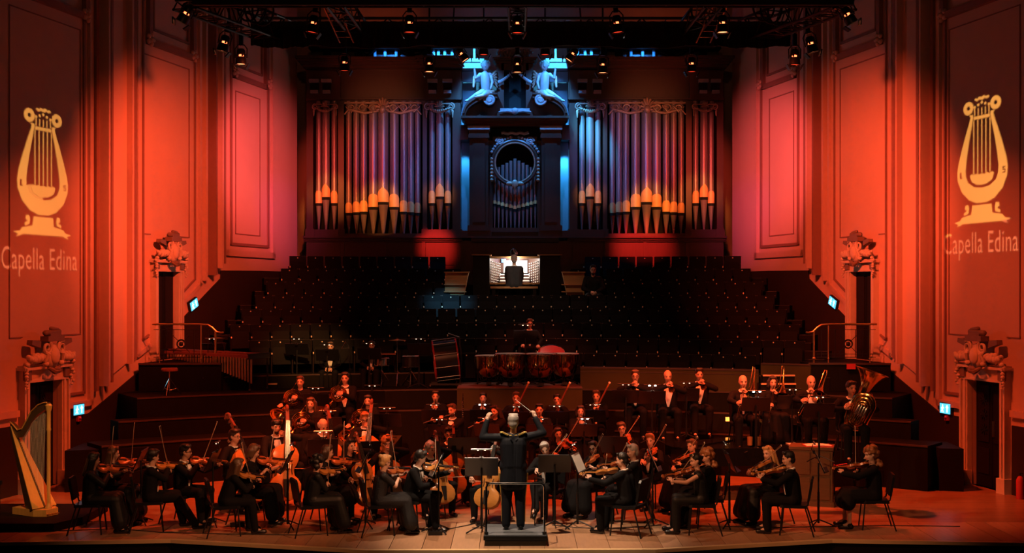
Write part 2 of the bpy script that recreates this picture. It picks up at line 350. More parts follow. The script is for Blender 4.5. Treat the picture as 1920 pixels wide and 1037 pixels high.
def wall(sd, nm):
    T = WT(sd); b = MB(T)
    b.b2((SMIN, -.3, -.3), (D1[0], 13, 0)); b.b2((D1[0], D1[3], -.3), (D1[1], 13, 0)); b.b2((D1[0], -.3, -.3), (D1[1], 0, 0))
    b.b2((D1[1], -.3, -.3), (D2[0], 13, 0)); b.b2((D2[0], D2[3], -.3), (D2[1], 13, 0)); b.b2((D2[0], -.3, -.3), (D2[1], D2[2], 0)); b.b2((D2[1], -.3, -.3), (SMAX, 13, 0))
    w = b.build('wall_' + nm, 'plaster'); tag(w, None, kind='structure')
    # dark dado that follows the stair
    b = MB(T)
    for (a, za), (c, zc) in zip(DADO, DADO[1:]):
        cuts = [a] + [q for q in (D1[0] - .25, D1[1] + .25, D2[0] - .2, D2[1] + .2) if a < q < c] + [c]
        for p, q in zip(cuts, cuts[1:]):
            mid = (p + q) / 2
            if D1[0] - .2 < mid < D1[1] + .2: continue
            if D2[0] - .15 < mid < D2[1] + .15: top = (2.18, 2.18)
            else: top = (za + (zc - za) * (p - a) / max(c - a, 1e-6), za + (zc - za) * (q - a) / max(c - a, 1e-6))
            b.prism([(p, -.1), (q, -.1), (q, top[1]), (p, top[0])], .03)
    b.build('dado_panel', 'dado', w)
    def frame(pts, wd, dp, nm='moulding', closed=True, m='moulding'):
        b = MB(T); n = len(pts)
        for i in range(n if closed else n - 1):
            p, q = pts[i], pts[(i + 1) % n]
            e = V((q[0] - p[0], q[1] - p[1])).normalized() * (wd / 2)
            b.bar((p[0] - e.x, p[1] - e.y, dp / 2), (q[0] + e.x, q[1] + e.y, dp / 2), wd, dp, up=(0, 0, 1))
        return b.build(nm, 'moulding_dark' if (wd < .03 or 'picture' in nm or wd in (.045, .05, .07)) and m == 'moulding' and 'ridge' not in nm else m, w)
    def sl(s, k): return dado_z(s) + k            # parallel to the dado slope
    # far panel
    a, c = S(543), S(455)
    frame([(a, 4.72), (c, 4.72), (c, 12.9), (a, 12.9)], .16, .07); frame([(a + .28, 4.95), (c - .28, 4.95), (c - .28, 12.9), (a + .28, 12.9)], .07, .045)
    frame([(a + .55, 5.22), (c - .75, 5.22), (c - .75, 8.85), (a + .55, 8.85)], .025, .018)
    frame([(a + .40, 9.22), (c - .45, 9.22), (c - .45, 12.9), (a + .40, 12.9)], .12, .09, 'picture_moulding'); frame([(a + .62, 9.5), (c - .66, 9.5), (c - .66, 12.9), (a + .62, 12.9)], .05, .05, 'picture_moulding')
    # pilaster ridges either side of the middle bay
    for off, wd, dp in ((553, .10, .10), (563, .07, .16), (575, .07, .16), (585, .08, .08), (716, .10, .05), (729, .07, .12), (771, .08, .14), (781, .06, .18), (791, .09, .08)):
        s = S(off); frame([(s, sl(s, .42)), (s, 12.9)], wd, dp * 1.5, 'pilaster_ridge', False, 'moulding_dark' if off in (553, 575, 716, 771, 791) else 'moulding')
    b = MB(T); s0, s1 = S(572), S(555); b.prism([(s0, sl(s0, .45)), (s1, 4.7), (s1, 12.9), (s0, 12.9)], .06); b.build('pilaster_strip', 'plaster', w)
    b = MB(T); s0, s1 = S(769), S(731); b.prism([(s0, sl(s0, .42)), (s1, sl(s1, .42)), (s1, 12.9), (s0, 12.9)], .05); b.build('pilaster_strip', 'plaster', w)
    # middle bay with the upper door
    a, c = S(708), S(592)
    frame([(D2[0] - .26, sl(D2[0] - .26, .38)), (a, sl(a, .38)), (a, 12.9), (c, 12.9), (c, sl(c, .38)), (D2[1] + .26, sl(D2[1] + .26, .38))], .10, .06, closed=False)
    frame([(D2[0] - .26, sl(D2[0] - .26, .62)), (a + .22, sl(a + .22, .62)), (a + .22, 12.9), (c - .22, 12.9), (c - .22, sl(c - .22, .62)), (D2[1] + .26, sl(D2[1] + .26, .62))], .045, .035, closed=False)
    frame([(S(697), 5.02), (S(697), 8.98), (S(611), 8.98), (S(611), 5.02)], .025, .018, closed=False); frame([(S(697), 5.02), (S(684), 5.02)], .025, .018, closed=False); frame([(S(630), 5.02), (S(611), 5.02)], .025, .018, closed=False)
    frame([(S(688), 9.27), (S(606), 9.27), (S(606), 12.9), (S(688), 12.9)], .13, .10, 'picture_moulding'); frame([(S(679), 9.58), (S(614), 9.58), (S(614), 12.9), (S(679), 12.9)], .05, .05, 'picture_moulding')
    # near bay with the lower door
    c = S(798)
    frame([(D1[1] + .26, 1.50), (c, 1.50), (c, 12.9)], .12, .07, closed=False); frame([(D1[1] + .26, 1.72), (c - .2, 1.72), (c - .2, 12.9)], .05, .04, closed=False)
    frame([(SMIN, 1.50), (D1[0] - .3, 1.50)], .12, .07, closed=False)
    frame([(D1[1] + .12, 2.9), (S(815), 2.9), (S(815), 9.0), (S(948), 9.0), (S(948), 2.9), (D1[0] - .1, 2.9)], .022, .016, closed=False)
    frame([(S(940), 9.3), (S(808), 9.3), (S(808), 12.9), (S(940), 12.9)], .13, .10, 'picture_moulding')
    # corner ornaments of the upper frames
    for off in (606, 688, 808, 464, 528):
        b = MB(T); s = S(off)
        for k in range(5): b.ell((s + .10 * math.cos(k * 1.25), 9.32 + .10 * math.sin(k * 1.25), .08), (.06, .06, .05), n=8, m=5)
        b.ell((s, 9.32, .1), .06, n=8, m=5); b.build('corner_rosette', 'moulding', w, True)
    return w, T
wall_r, TWR = wall(1, 'right'); wall_l, TWL = wall(-1, 'left')
b = MB(); b.b2((-6.9, 35.4, 3.0), (6.9, 35.7, 13)); tag(b.build('wall_back', 'plaster'), None, kind='structure')

TN = 1
def door_surround(T, D, nm, lower, blocks=True):
    s0, s1, z0, z1 = D; k = 1.0 if lower else .82
    global TN; TN += 1; t = thing('trim_%d' % TN, nm, None, None, kind='structure')
    for s, dr in ((s0, -1), (s1, 1)):
        b = MB(T); j = .2 * k
        b.b2((s, z0, -.02), (s + dr * j, z1 + .02, .10)); b.b2((s + dr * .03, z0, .10), (s + dr * .09, z1, .13)); b.b2((s + dr * .15 * k, z0, .10), (s + dr * j, z1, .145))
        b.build('jamb', 'stone', t)
        if blocks: b = MB(T); b.b2((s - dr * .01, z0, 0), (s + dr * (j + .03), z0 + .28, .17)); b.build('plinth_block', 'stone', t)
        b = MB(T); b.b2((s + dr * .02, z1 + .05, .10), (s + dr * j, z1 + .27 * k, .16)); b.build('corner_block', 'stone_dark', t)
    b = MB(T); w = .24 * k
    b.b2((s0 - .2 * k, z1, -.02), (s1 + .2 * k, z1 + w, .11)); b.b2((s0 - .2 * k, z1, .11), (s1 + .2 * k, z1 + .04, .135)); b.b2((s0 - .27 * k, z1 + w, 0), (s1 + .27 * k, z1 + w + .05, .20)); b.b2((s0 - .23 * k, z1 + w + .05, 0), (s1 + .23 * k, z1 + w + .08, .15))
    b.build('lintel', 'stone', t)
    return t, (s0 + s1) / 2, z1 + w
def cartouche(T, sc, zc, k, label):
    t = thing('carved_cartouche', label, 'carving', 'plaster cartouches above the side doors')
    L = T @ M.Translation((sc, zc, .12)) @ M.Scale(k, 4)
    b = MB(L); b.ell((0, .12, .10), (.20, .25, .10)); b.ell((0, .12, .17), (.13, .17, .07)); b.build('shield', 'stone', t, True)
    b = MB(L); b.b2((-.24, .40, .02), (.26, .50, .2)); b.cap((-.22, .56, .12), (.2, .58, .12), .055, .045); b.cap((-.05, .64, .12), (.16, .62, .12), .04, .03); b.b2((-.14, .50, .03), (.2, .56, .17)); b.build('crest', 'stone_dark', t, True)
    for q in (-1, 1):
        b = MB(L); b.tube([(q * (.19 + .01) - q * .0 + x - q * .0, y + .28, .16) for x, y in spiral((q * .02, 0), .13, .03, 1.6, 22, 1.2, q)], [.04 - .0012 * i for i in range(23)], 7); b.build('scroll', 'stone', t, True)
        b = MB(L); b.tube([(q * .26, .02, .14), (q * .22, .16, .18), (q * .30, .24, .13)], [.045, .055, .03], 7); b.ell((q * .24, -.02, .14), .06, n=8, m=6); b.build('acanthus', 'stone', t, True)
        b = MB(L)
        for i, (x, y, r) in enumerate(((.30, .10, .075), (.38, .07, .085), (.47, .06, .09), (.56, .05, .085), (.64, .07, .07), (.43, .12, .06), (.53, .12, .06), (.70, .11, .045))): b.ell((q * x, y + .02, .10), r, n=9, m=6)
        b.build('festoon', 'stone', t, True)
        b = MB(L)
        for i in range(9): b.ell((q * (.70 + .025 * math.sin(i * 2.1)), -.02 - .055 * i, .06 + .02 * math.cos(i * 1.7)), .050 - .003 * i, n=8, m=5)
        b.build('fruit_drop', 'stone', t, True)
        b = MB(L); b.prism([(q * .34, .28), (q * .62, .36), (q * .60, .44), (q * .36, .42)], .12); b.build('wing', 'stone_dark', t)
    b = MB(L); b.tube([(-.16, -.10, .14), (-.05, -.17, .2), (.08, -.16, .2), (.17, -.09, .14)], [.03, .06, .055, .03], 8); b.ell((0, -.12, .22), (.09, .05, .04)); b.build('mask_drop', 'stone_dark', t, True)
for sd, T, nm, w in ((-1, TWL, 'harp', wall_l), (1, TWR, 'tuba', wall_r)):
    for D, lower in ((D1, True), (D2, False)):
        where = ('behind the gold harp' if sd < 0 else 'past the curly-haired violinist') if lower else ('above the marimba' if sd < 0 else 'above the tuba')
        t, sc, zt = door_surround(T, D, 'pale stone surround of the %s doorway %s' % ('stage-level' if lower else 'upper', where), lower, lower)
        cartouche(T, sc, zt + .12, 1.0 if lower else .92, 'carved plaster cartouche over the %s doorway %s' % ('stage-level' if lower else 'upper', where))
        dn = 'door_%d' % (1 + (sd > 0) + 2 * (not lower))
        d = thing(dn, None, None, kind='structure')
        s0, s1, z0, z1 = D; mid = (s0 + s1) / 2; WL_ = -.10 if lower else -.045
        for a, c in ((s0, mid), (mid, s1)):
            b = MB(T); b.b2((a + .005, z0, WL_ - .04), (c - .005, z1, WL_)); leaf = b.build('leaf', 'dark_wood', d)
            for zz in ((.12, .36), (.42, .95)):
                h = z1 - z0; b = MB(T); b.b2((a + .08, z0 + h * zz[0], WL_), (c - .08, z0 + h * zz[1], WL_ + .015)); b.build('panel', 'seat_frame', leaf)
        if lower:
            b = MB(T); b.b2((mid - .10, .98, -.10), (mid - .03, 1.28, -.07)); b.build('push_plate', 'brass', d)
            for j in range(3):
                b = MB(T)
                for a in range(8): b.bar((mid + .22, 1.1 + .28 * j, -.08), (mid + .22 + .11 * math.cos(a * math.pi / 4), 1.1 + .28 * j + .11 * math.sin(a * math.pi / 4), -.08), .02, .02)
                b.build('grille_rosette', 'black_metal', d)
        elif sd < 0:
            b = MB(T); b.b2((s0 + .03, z0 + .3, -.03), (s0 + .055, z1 - .1, -.025)); mat('door_gap', (.3, .6, .8), emit=(.12, .42, .62), estr=1.2); b.build('lit_gap', 'door_gap', d)
def exit_sign(T, s, z, ang, label, w=.34, h=.2):
    L = T @ M.Translation((s, z, .05)) @ M.Rotation(ang, 4, 'Z')
    t = thing('exit_sign', label, 'exit sign', 'lit exit signs')
    b = MB(L); b.b2((-w / 2 - .02, -h / 2 - .02, -.05), (w / 2 + .02, h / 2 + .02, .02)); b.build('housing', 'black_metal', t)
    b = MB(L); b.b2((-w / 2, -h / 2, .02), (w / 2, h / 2, .03)); b.build('face', 'exit_face', t)
    fl_ = -1 if T is TWR else 1
    b = MB(L)      # running figure
    b.ell((fl_ * -.07, .06, .033), (.018, .018, .004), n=8, m=4); b.bar((fl_ * -.07, .04, .034), (fl_ * -.08, -.02, .034), .03, .004); b.bar((fl_ * -.08, -.02, .034), (fl_ * -.045, -.075, .034), .02, .004); b.bar((fl_ * -.08, -.02, .034), (fl_ * -.12, -.07, .034), .02, .004); b.bar((fl_ * -.07, .035, .034), (fl_ * -.03, .005, .034), .016, .004); b.bar((fl_ * -.07, .035, .034), (fl_ * -.115, .0, .034), .016, .004)
    b.build('running_figure', 'exit_white', t)
    b = MB(L); b.bar((fl_ * .08, -.07, .034), (fl_ * .08, .03, .034), .025, .004); b.prism([(fl_ * .035, .02), (fl_ * .08, .08), (fl_ * .125, .02)], .004, M.Translation((0, 0, .032))); b.build('arrow', 'exit_white', t)
exit_sign(TWL, S(823), ZO(823, 768), 0, 'small blue-green exit sign on the wall beside the harp')
exit_sign(TWR, S(813), ZO(813, 766), 0, 'blue exit sign with running figure and arrow near the tuba')
exit_sign(TWL, S(606), ZO(606, 571), .38, 'tilted bright exit sign above the marimba')
exit_sign(TWR, S(601), ZO(601, 567), .38, 'tilted bright exit sign beside the choir stairs over the tuba')
for sd, T, wh in ((-1, TWL, 'harp'), (1, TWR, 'curly-haired violinist')):
    b = MB(T); s = S(822 if sd < 0 else 815); b.b2((s - .05, ZO(818, 789), .03), (s + .05, ZO(818, 779), .08)); b.cap((s, ZO(818, 783), .08), (s, ZO(818, 783), .1), .03, .02)
    tag(b.build('call_point', 'red_card'), 'small red alarm point below the exit sign near the ' + wh, 'alarm')

# terraces of the choir gallery: rows counted from the top
def th(px, R):
    k = (px - CX) / F; a = 0.0
    for _ in range(30): a = math.asin(max(-1, min(1, k * (12.7 + R * math.cos(a)) / R)))
    return math.degrees(a)
ROWS = []
for i, (y, d) in enumerate(zip((481, 504, 528, 553, 578, 605, 634, 662), (32.9, 32.1, 31.3, 30.5, 29.7, 28.9, 28.1, 27.3))):
    ROWS.append((d - 12.7, ZD(y, d) - .76))
L1Z, L2Z, L3Z = .85, 1.2, 1.6
ENDS = [(539, 1393), (523, 1411), (497, 1434), (475, 1456), (449, 1478), (428, 1502), (424, 1512), (852, 1420)]
def solid(nm, b, m='riser_wood', edge=None):
    o = b.build(nm, m); tag(o, None, kind='structure')
    if edge: edge.build('edge_strip', 'riser_edge', o)
    return o
def terr(nm, R0, R1, a, c, z0, z1, e=True):
    b = MB(); b.arc(R0, R1, a, c, z0, z1, 36); q = None
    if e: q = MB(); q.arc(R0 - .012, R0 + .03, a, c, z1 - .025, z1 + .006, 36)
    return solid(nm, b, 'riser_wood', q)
terr('floor_riser', 12.5, 13.3, -38.3, -23.6, 0, L1Z); terr('floor_riser', 12.5, 13.3, 9.6, 38.3, 0, L1Z); terr('floor_riser', 13.3, 13.8, -35.7, 35.7, 0, L2Z); terr('floor_riser', 13.8, 15.3, -33.5, 33.5, 0, L3Z)
for i, (R, z) in enumerate(ROWS):
    if i == 7: continue
    a, c = th(ENDS[i][0], R), th(ENDS[i][1], R)
    terr('floor_tier', R - .55, R + .27 if i else R + 1.6, a, c, z - .7, z, True)
    for sd, e in ((-1, a), (1, c)):       # stair flights beside the rows: two steps to a row
        for j in (0, 1):
            st = MB(); wd = math.degrees(.62 / R); e0 = e + sd * .05
            r0 = R - .55 + .41 * j; zt = z + .17 * j - .02
            lo, hi = sorted((e0, e0 + sd * wd)); st.arc(r0, r0 + .43, lo, hi, zt - .5, zt, 4)
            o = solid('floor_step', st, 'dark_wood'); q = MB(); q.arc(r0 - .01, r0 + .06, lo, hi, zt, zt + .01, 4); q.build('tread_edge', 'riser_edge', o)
# landings in front of the upper doors, with steps up to the gallery
for sd in (-1, 1):
    b = MB(); b.prism([(sd * x, y) for x, y in ((6.35, 25.95), (8.1, 25.85), (7.75, 28.0), (7.35, 29.2), (6.2, 29.2), (6.3, 27.5))], .66, M.Translation((0, 0, 1.54))); o = solid('floor_landing', b)
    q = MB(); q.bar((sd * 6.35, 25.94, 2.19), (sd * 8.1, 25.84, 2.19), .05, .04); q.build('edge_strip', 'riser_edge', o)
    b = MB(); b.prism([(sd * x, y) for x, y in ((6.5, 25.98), (8.35, 25.5), (8.05, 26.6), (6.5, 26.6))], 1.6); solid('floor_landing_base', b)
# modesty wall between brass and gallery, lit panel edges
b = MB(); b.arc(13.86, 13.92, 6.0, 22, L2Z, 2.05, 24); q = MB(); q.arc(13.84, 13.94, 6.0, 22, 2.05, 2.09, 24); o = solid('wall_gallery_front', b, 'riser_olive', q)
q = MB(); q.arc(13.85, 13.87, 6.0, 22, 1.97, 1.985, 24); q.build('bead', 'riser_edge', o)
b = MB(); b.arc(13.86, 13.95, 22.2, 26.5, L2Z, 2.2, 8); q = MB(); q.arc(13.84, 13.96, 22.2, 26.5, 2.2, 2.23, 8); solid('wall_gallery_end', b, 'riser_olive', q)
# wind and horn risers, timpani rostrum
def rostrum(px0, px1, d0, d1, z, zb=0.0):
    b = MB(); x0, x1 = XD(px0, d0), XD(px1, d0); b.b2((x0, d0, zb), (x1, d1, z)); q = MB(); q.bar((x0, d0, z - .008), (x1, d0, z - .008), .03, .03)
    return solid('floor_rostrum', b, 'riser_olive', q)
rostrum(775, 1170, 23.9, 25.0, .16); rostrum(770, 1150, 25.0, 26.0, .30); rostrum(530, 740, 22.75, 23.75, .42); rostrum(520, 740, 23.75, 25.3, .72)
o = rostrum(857, 1092, 26.0, 27.75, 1.66); q = MB(); q.b2((XD(857, 26), 26.0, 1.66), (XD(1092, 26), 27.75, 1.668)); mat('rostrum_top', (.22, .10, .09), .5); q.build('deck', 'rostrum_top', o)
# raised wooden lower boxes at the stage side
for x0, x1, d, z in ((1480, 1716, 23.0, .33),):
    b = MB(); b.b2((XD(x0, d), d, 0), (XD(x1, d), d + .7, z)); solid('floor_step', b, 'riser_wood')
b = MB(); b.prism([(8.0, 22.6), (8.42, 22.5), (8.5, 23.6), (8.0, 23.6)], .8); solid('floor_step', b, 'dark_wood')
b = MB(); b.prism([(-8.4, 22.4), (-7.0, 22.9), (-7.0, 23.6), (-8.45, 23.6)], .78); solid('floor_step', b, 'dark_wood')

# choir seats
mat('lit_edge', (.11, .06, .045), .35, var=.3, scale=6)  # light caught by the seat tops, put into a paler colour
def make_seat():
    t = thing('choir_seat', None, 'seat', 'folded seats of the choir gallery')
    b = MB(); b.prism([(-.215, .02), (.215, .02), (.215, .60), (.20, .62), (-.20, .62), (-.215, .60)], .05, M(((1, 0, 0, 0), (0, .14, -1, .05), (0, .99, .14, .13), (0, 0, 0, 1)))); b.build('backrest', 'seat_black', t)
    b = MB(); b.b2((-.225, .115, .735), (.225, .150, .750)); b.build('lit_top_edge', 'lit_edge', t)  # added strip standing in for the lit upper edge of the seat back
    b = MB(); b.prism([(-.20, .0), (.20, .0), (.20, .36), (.16, .40), (-.16, .40), (-.20, .36)], .07, M(((1, 0, 0, 0), (0, .25, -1, -.07), (0, .97, .25, .19), (0, 0, 0, 1)))); b.build('seat', 'seat_black', t)
    b = MB(); b.b2((-.245, -.16, 0), (-.215, .12, .44)); b.b2((-.25, -.2, .44), (-.21, .12, .475)); b.build('armrest', 'seat_frame', t)
    b = MB(); b.ell((0, .076, .700), (.016, .012, .016), n=8, m=5); b.build('number_disc', 'brass_disc', t)
    b = MB(); b.ell((-.23, -.20, .457), (.016, .012, .026), n=8, m=5); b.build('arm_cap', 'brass_disc', t)
    return t
SEAT = Proto(make_seat)
for i, (R, z) in enumerate(ROWS):
    if i == 7: z = L3Z - .005
    a, c = th(ENDS[i][0] + 3, R), th(ENDS[i][1] - 3, R)
    n = int(math.radians(c - a) * R / .462); st = (c - a) / n
    k = 0
    for j in range(n):
        g = a + st * (j + .5); ga = math.radians(g)
        p = V((R * math.sin(ga), 12.7 + R * math.cos(ga), z)); px = CX + F * p.x / p.y
        if i < 3 and (852 if i < 2 else 830) < px < (1084 if i < 2 else 1098): continue
        if i in (1, 2) and abs(px - 1113) < 12: continue
        if i == 6 and px < 470: continue
        SEAT(TR(p, -ga), 'black folded choir seat, %s from the left end of the %s row from the top' % (ordn(k), ordn(i))); k += 1
# ---------------------------------------------------------------- pipe organ (front plane 33.8 m away)
OD = 33.8
def OX(px): return XD(px, OD)
def OZ(py): return ZD(py, OD)
org = thing('pipe_organ', 'tall dark wooden pipe organ with gilded pipe mouths above the choir seats', 'organ', mw=None)
def obox(nm, px0, px1, py0, py1, w0, w1, m='organ_wood', parent=None, mirror=True):
    """box on the organ front: pixels across and down, depth from the front plane (negative = towards the hall)"""
    r = []
    for q in ((0, 1) if mirror else (0,)):
        a, c = (px0, px1) if q == 0 else (1931 - px1, 1931 - px0)
        b = MB(); b.b2((OX(a), OD + w0, OZ(py1)), (OX(c), OD + w1, OZ(py0))); r.append(b.build(nm, m, parent or org))
    return r
# plinth
obox('plinth', 575, 866, 452, 542, -.05, .6); obox('plinth', 866, 1065, 452, 542, -.2, .6, mirror=False)
for y0, y1, w in ((443, 447, -.28), (447, 450, -.2), (450, 453, -.13)):
    obox('plinth_moulding', 571, 868, y0, y1, w, .2); obox('plinth_moulding', 884, 1047, y0 + 1, y1 + 1, w - .2, .2, mirror=False)
for a, c in ((582, 638), (648, 720), (724, 790), (800, 858)): obox('plinth_panel', a, c, 458, 497, -.08, -.04)
for a in (643, 722, 795): obox('plinth_stile', a - 3, a + 3, 454, 497, -.11, -.04)
for a, c in ((896, 958), (973, 1035)): obox('plinth_panel', a, c, 458, 478, -.24, -.18, mirror=False)
# backing and blue-lit recesses
for q in (0, 1):
    b = MB(); a, c = (575, 866) if q == 0 else (1065, 1356)
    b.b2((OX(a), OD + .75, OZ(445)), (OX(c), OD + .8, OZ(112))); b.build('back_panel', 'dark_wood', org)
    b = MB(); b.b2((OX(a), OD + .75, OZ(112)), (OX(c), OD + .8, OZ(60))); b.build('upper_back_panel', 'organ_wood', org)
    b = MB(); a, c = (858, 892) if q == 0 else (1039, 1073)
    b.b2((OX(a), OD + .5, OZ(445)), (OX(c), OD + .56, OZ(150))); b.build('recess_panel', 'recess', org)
# posts
for a, c, w in ((577, 589, -.2), (635, 646, -.12), (793, 801, -.12), (849, 864, -.2)):
    obox('post', a, c, 195, 445, w, .5); obox('post_base', a - 2, c + 2, 430, 445, w - .05, .5)
for a, c in ((590, 635), (801, 849)): obox('tower_sill', a - 2, c + 2, 431, 445, -.22, .5)
obox('flat_sill', 646, 793, 438, 445, -.12, .5)
# frieze and cornice
obox('frieze', 575, 866, 131, 196, -.05, .7); obox('frieze_block', 577, 640, 136, 190, -.2, .1); obox('frieze_block', 796, 864, 136, 190, -.2, .1)
obox('frieze_bead', 575, 866, 186, 189, -.24, .1)
for a in (583, 606, 803, 831):
    obox('bracket', a, a + 18, 152, 158, -.36, -.1, 'statue'); obox('bracket_panel', a + 1, a + 17, 158, 174, -.25, -.1, 'dark_wood'); obox('bracket_drop', a + 2, a + 16, 172, 178, -.30, -.1, 'statue')
for i, (y0, y1, w, e) in enumerate(((112, 117, -.48, 14), (117, 121, -.40, 11), (121, 126, -.32, 7), (126, 131, -.25, 3))):
    obox('cornice', 575 - e, 866 + e * .4, y0, y1, w, .7); obox('cornice_break', 796 - e, 866 + e * .4, y0, y1, w - .16, w + .02); obox('cornice_break', 575 - e, 640 + e, y0, y1, w - .16, w + .02)
# pipes
def pipe_mesh(r, h_foot, h_mouth, h_body, pointed):
    """local: foot tip at origin; returns body, mouth, slot, foot meshes"""
    zs = h_foot
    foot = MB(); foot.lathe([(.0, 0), (r * .26, 0), (r * .34, h_foot * .12), (r * .92, h_foot * .96), (r, zs)], 16)
    body = MB(); body.lathe([(r, zs), (r, zs + h_body), (0, zs + h_body)], 18)
    slot = MB(); slot.lathe([(r + .004, zs - .01), (r + .006, zs + .07)], 14, None, math.radians(195), math.radians(345))
    m = MB(); n = 14; vs = []
    for j in range(n + 1):
        t = -1 + 2 * j / n; a = math.radians(270 + t * 82)
        top = h_mouth * (1 - .30 * abs(t) ** 2.4) if not pointed else h_mouth * (.74 + .26 * (1 - abs(t)) ** 1.7 - .14 * abs(t) ** 3)
        for z in (zs + .07, zs + .07 + (top - .07) * .5, zs + top):
            rr = r + .012; vs.append((rr * math.cos(a), rr * math.sin(a), z))
    m.add(vs, [(j * 3 + k, j * 3 + 3 + k, j * 3 + 4 + k, j * 3 + 1 + k) for j in range(n) for k in (0, 1)])
    m.add([(v[0] * .93, v[1] * .93, v[2]) for v in vs], [(j * 3 + 1 + k, j * 3 + 4 + k, j * 3 + 3 + k, j * 3 + k) for j in range(n) for k in (0, 1)])
    return (body.mesh('pipe_body', 'pipe_metal', True), m.mesh('mouth', 'mouth_gold', True), slot.mesh('mouth_slot', 'slot_black', True), foot.mesh('foot', 'pipe_metal', True))
TW = [(598, 11, 358, 386, 431, 0), (612, 14, 345, 375, 432, 1), (627, 11, 358, 386, 431, 0)]
FLAT = [(654, 11, 380, 404, 438, 0), (668, 12, 378, 403, 438, 0), (682, 13, 376, 402, 438, 0), (700, 17, 364, 393, 439, 0), (719, 19, 351, 384, 439, 1), (739, 17, 364, 393, 439, 0), (757, 13, 376, 402, 438, 0), (770, 12, 378, 403, 438, 0), (783, 11, 380, 404, 438, 0)]
PIPES = TW + FLAT + [(810, 11, 358, 386, 431, 0), (825, 14, 344, 374, 432, 1), (840, 11, 358, 386, 431, 0)]
for px, w, ym, ys, yf, pt in PIPES:
    s = OD / F; r = w * s / 2 * 1.04
    ms = pipe_mesh(r, (yf - ys) * s, (ys - ym) * s, (ys - 190) * s, pt)
    for x in (px, 1931 - px):
        p = bpy.data.objects.new('organ_pipe', ms[0]); COL.objects.link(p); p.parent = org
        p.location = (OX(x), OD + (.02 if (646 < px < 793) else -.02) - (.05 if pt else 0), OZ(yf))
        for nm, me in zip(('mouth', 'mouth_slot', 'foot'), ms[1:]):
            k = bpy.data.objects.new(nm, me); COL.objects.link(k); k.parent = p
# valance carvings
def carve(T, nm, kind):
    b = MB(T)
    if kind == 'swag':          # tower: two volutes with a hanging garland
        for q in (-1, 1):
            b.tube([(q * .42 + x * q, 0, y + .02) for x, y in spiral((0, 0), .13, .02, 1.7, 20, 1.57, -1)], [.035 - .001 * i for i in range(21)], 6)
            b.cap((q * .47, 0, -.14), (q * .47, 0, -.36), .05, .02, 7)
        b.tube([(x, -.02, -.16 + .9 * x * x) for x in np.linspace(-.42, .42, 13)], [.03 + .035 * (1 - abs(x) / .42) for x in np.linspace(-.42, .42, 13)], 7)
        for x in np.linspace(-.3, .3, 9): b.ell((x, -.06, -.13 + .8 * x * x), .045, n=7, m=5)
        for k in range(7): a = math.pi * k / 6; b.cap((0, -.02, .03), (.15 * math.cos(a), -.03, .03 + .17 * math.sin(a)), .02, .035, 6)
        b.tube([(-.5, 0, .13), (.5, 0, .13)], .03, 6)
    else:                       # flat: scrolling leaf border with a shell
        for q in (-1, 1):
            for k, (x, r) in enumerate(((.28, .11), (.58, .12), (.88, .10))):
                b.tube([(q * (x + u), 0, v * (1 if k % 2 else -1) - .02) for u, v in spiral((0, 0), r, .02, 1.5, 16, math.pi if k % 2 else 0, -1)], [.03 - .0012 * i for i in range(17)], 6)
                b.tube([(q * (x - .16), -.01, .06), (q * x, -.01, -.12), (q * (x + .16), -.01, .02)], [.015, .04, .015], 6)
            b.tube([(q * .12, 0, -.10), (q * .5, 0, -.16), (q * .95, 0, -.05), (q * 1.08, 0, -.2)], [.03, .045, .04, .02], 6)
        for k in range(9): a = math.pi * (k / 8 * 1.3 - .15); b.cap((0, -.03, -.02), (.17 * math.cos(a), -.05, .02 + .22 * math.sin(a)), .025, .04, 6)
        b.ell((0, -.08, -.06), (.09, .06, .12), n=8, m=6); b.tube([(-1.08, 0, .13), (1.08, 0, .13)], .028, 6)
    return b.build(nm, 'organ_gilt', org, True)
for x in (612, 825, 1106, 1319): carve(M.Translation((OX(x), OD - .26, OZ(204))) @ M.Scale(.78 if abs(x - 965) < 200 else .66, 4), 'tower_valance', 'swag')
for x in (719, 1212): carve(M.Translation((OX(x), OD - .16, OZ(203))), 'flat_valance', 'flat')
# gallery of unlit upper framing with blue-lit rear pipes
for x in (703, 722, 743, 813, 822, 834, 848, 1083, 1097, 1109, 1183, 1205, 1226):
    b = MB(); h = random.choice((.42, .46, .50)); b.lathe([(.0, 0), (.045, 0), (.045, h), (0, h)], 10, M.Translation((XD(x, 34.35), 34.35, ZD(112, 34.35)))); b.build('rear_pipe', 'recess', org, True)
for a in (600, 660, 760, 790): obox('upper_frame', a, a + 14, 60, 112, .5, .7, 'dark_wood')
for x0, x1 in ((668, 702), (748, 806), (1236, 1290)):
    for f in (0, 1):
        b = MB(); b.bar((OX(x0), OD + .4, OZ(108 if f else 88)), (OX(x1), OD + .4, OZ(88 if f else 108)), .05, .05); b.build('cross_brace', 'dark_wood', org)
obox('upper_rail', 575, 866, 76, 87, .3, .7, 'dark_wood')
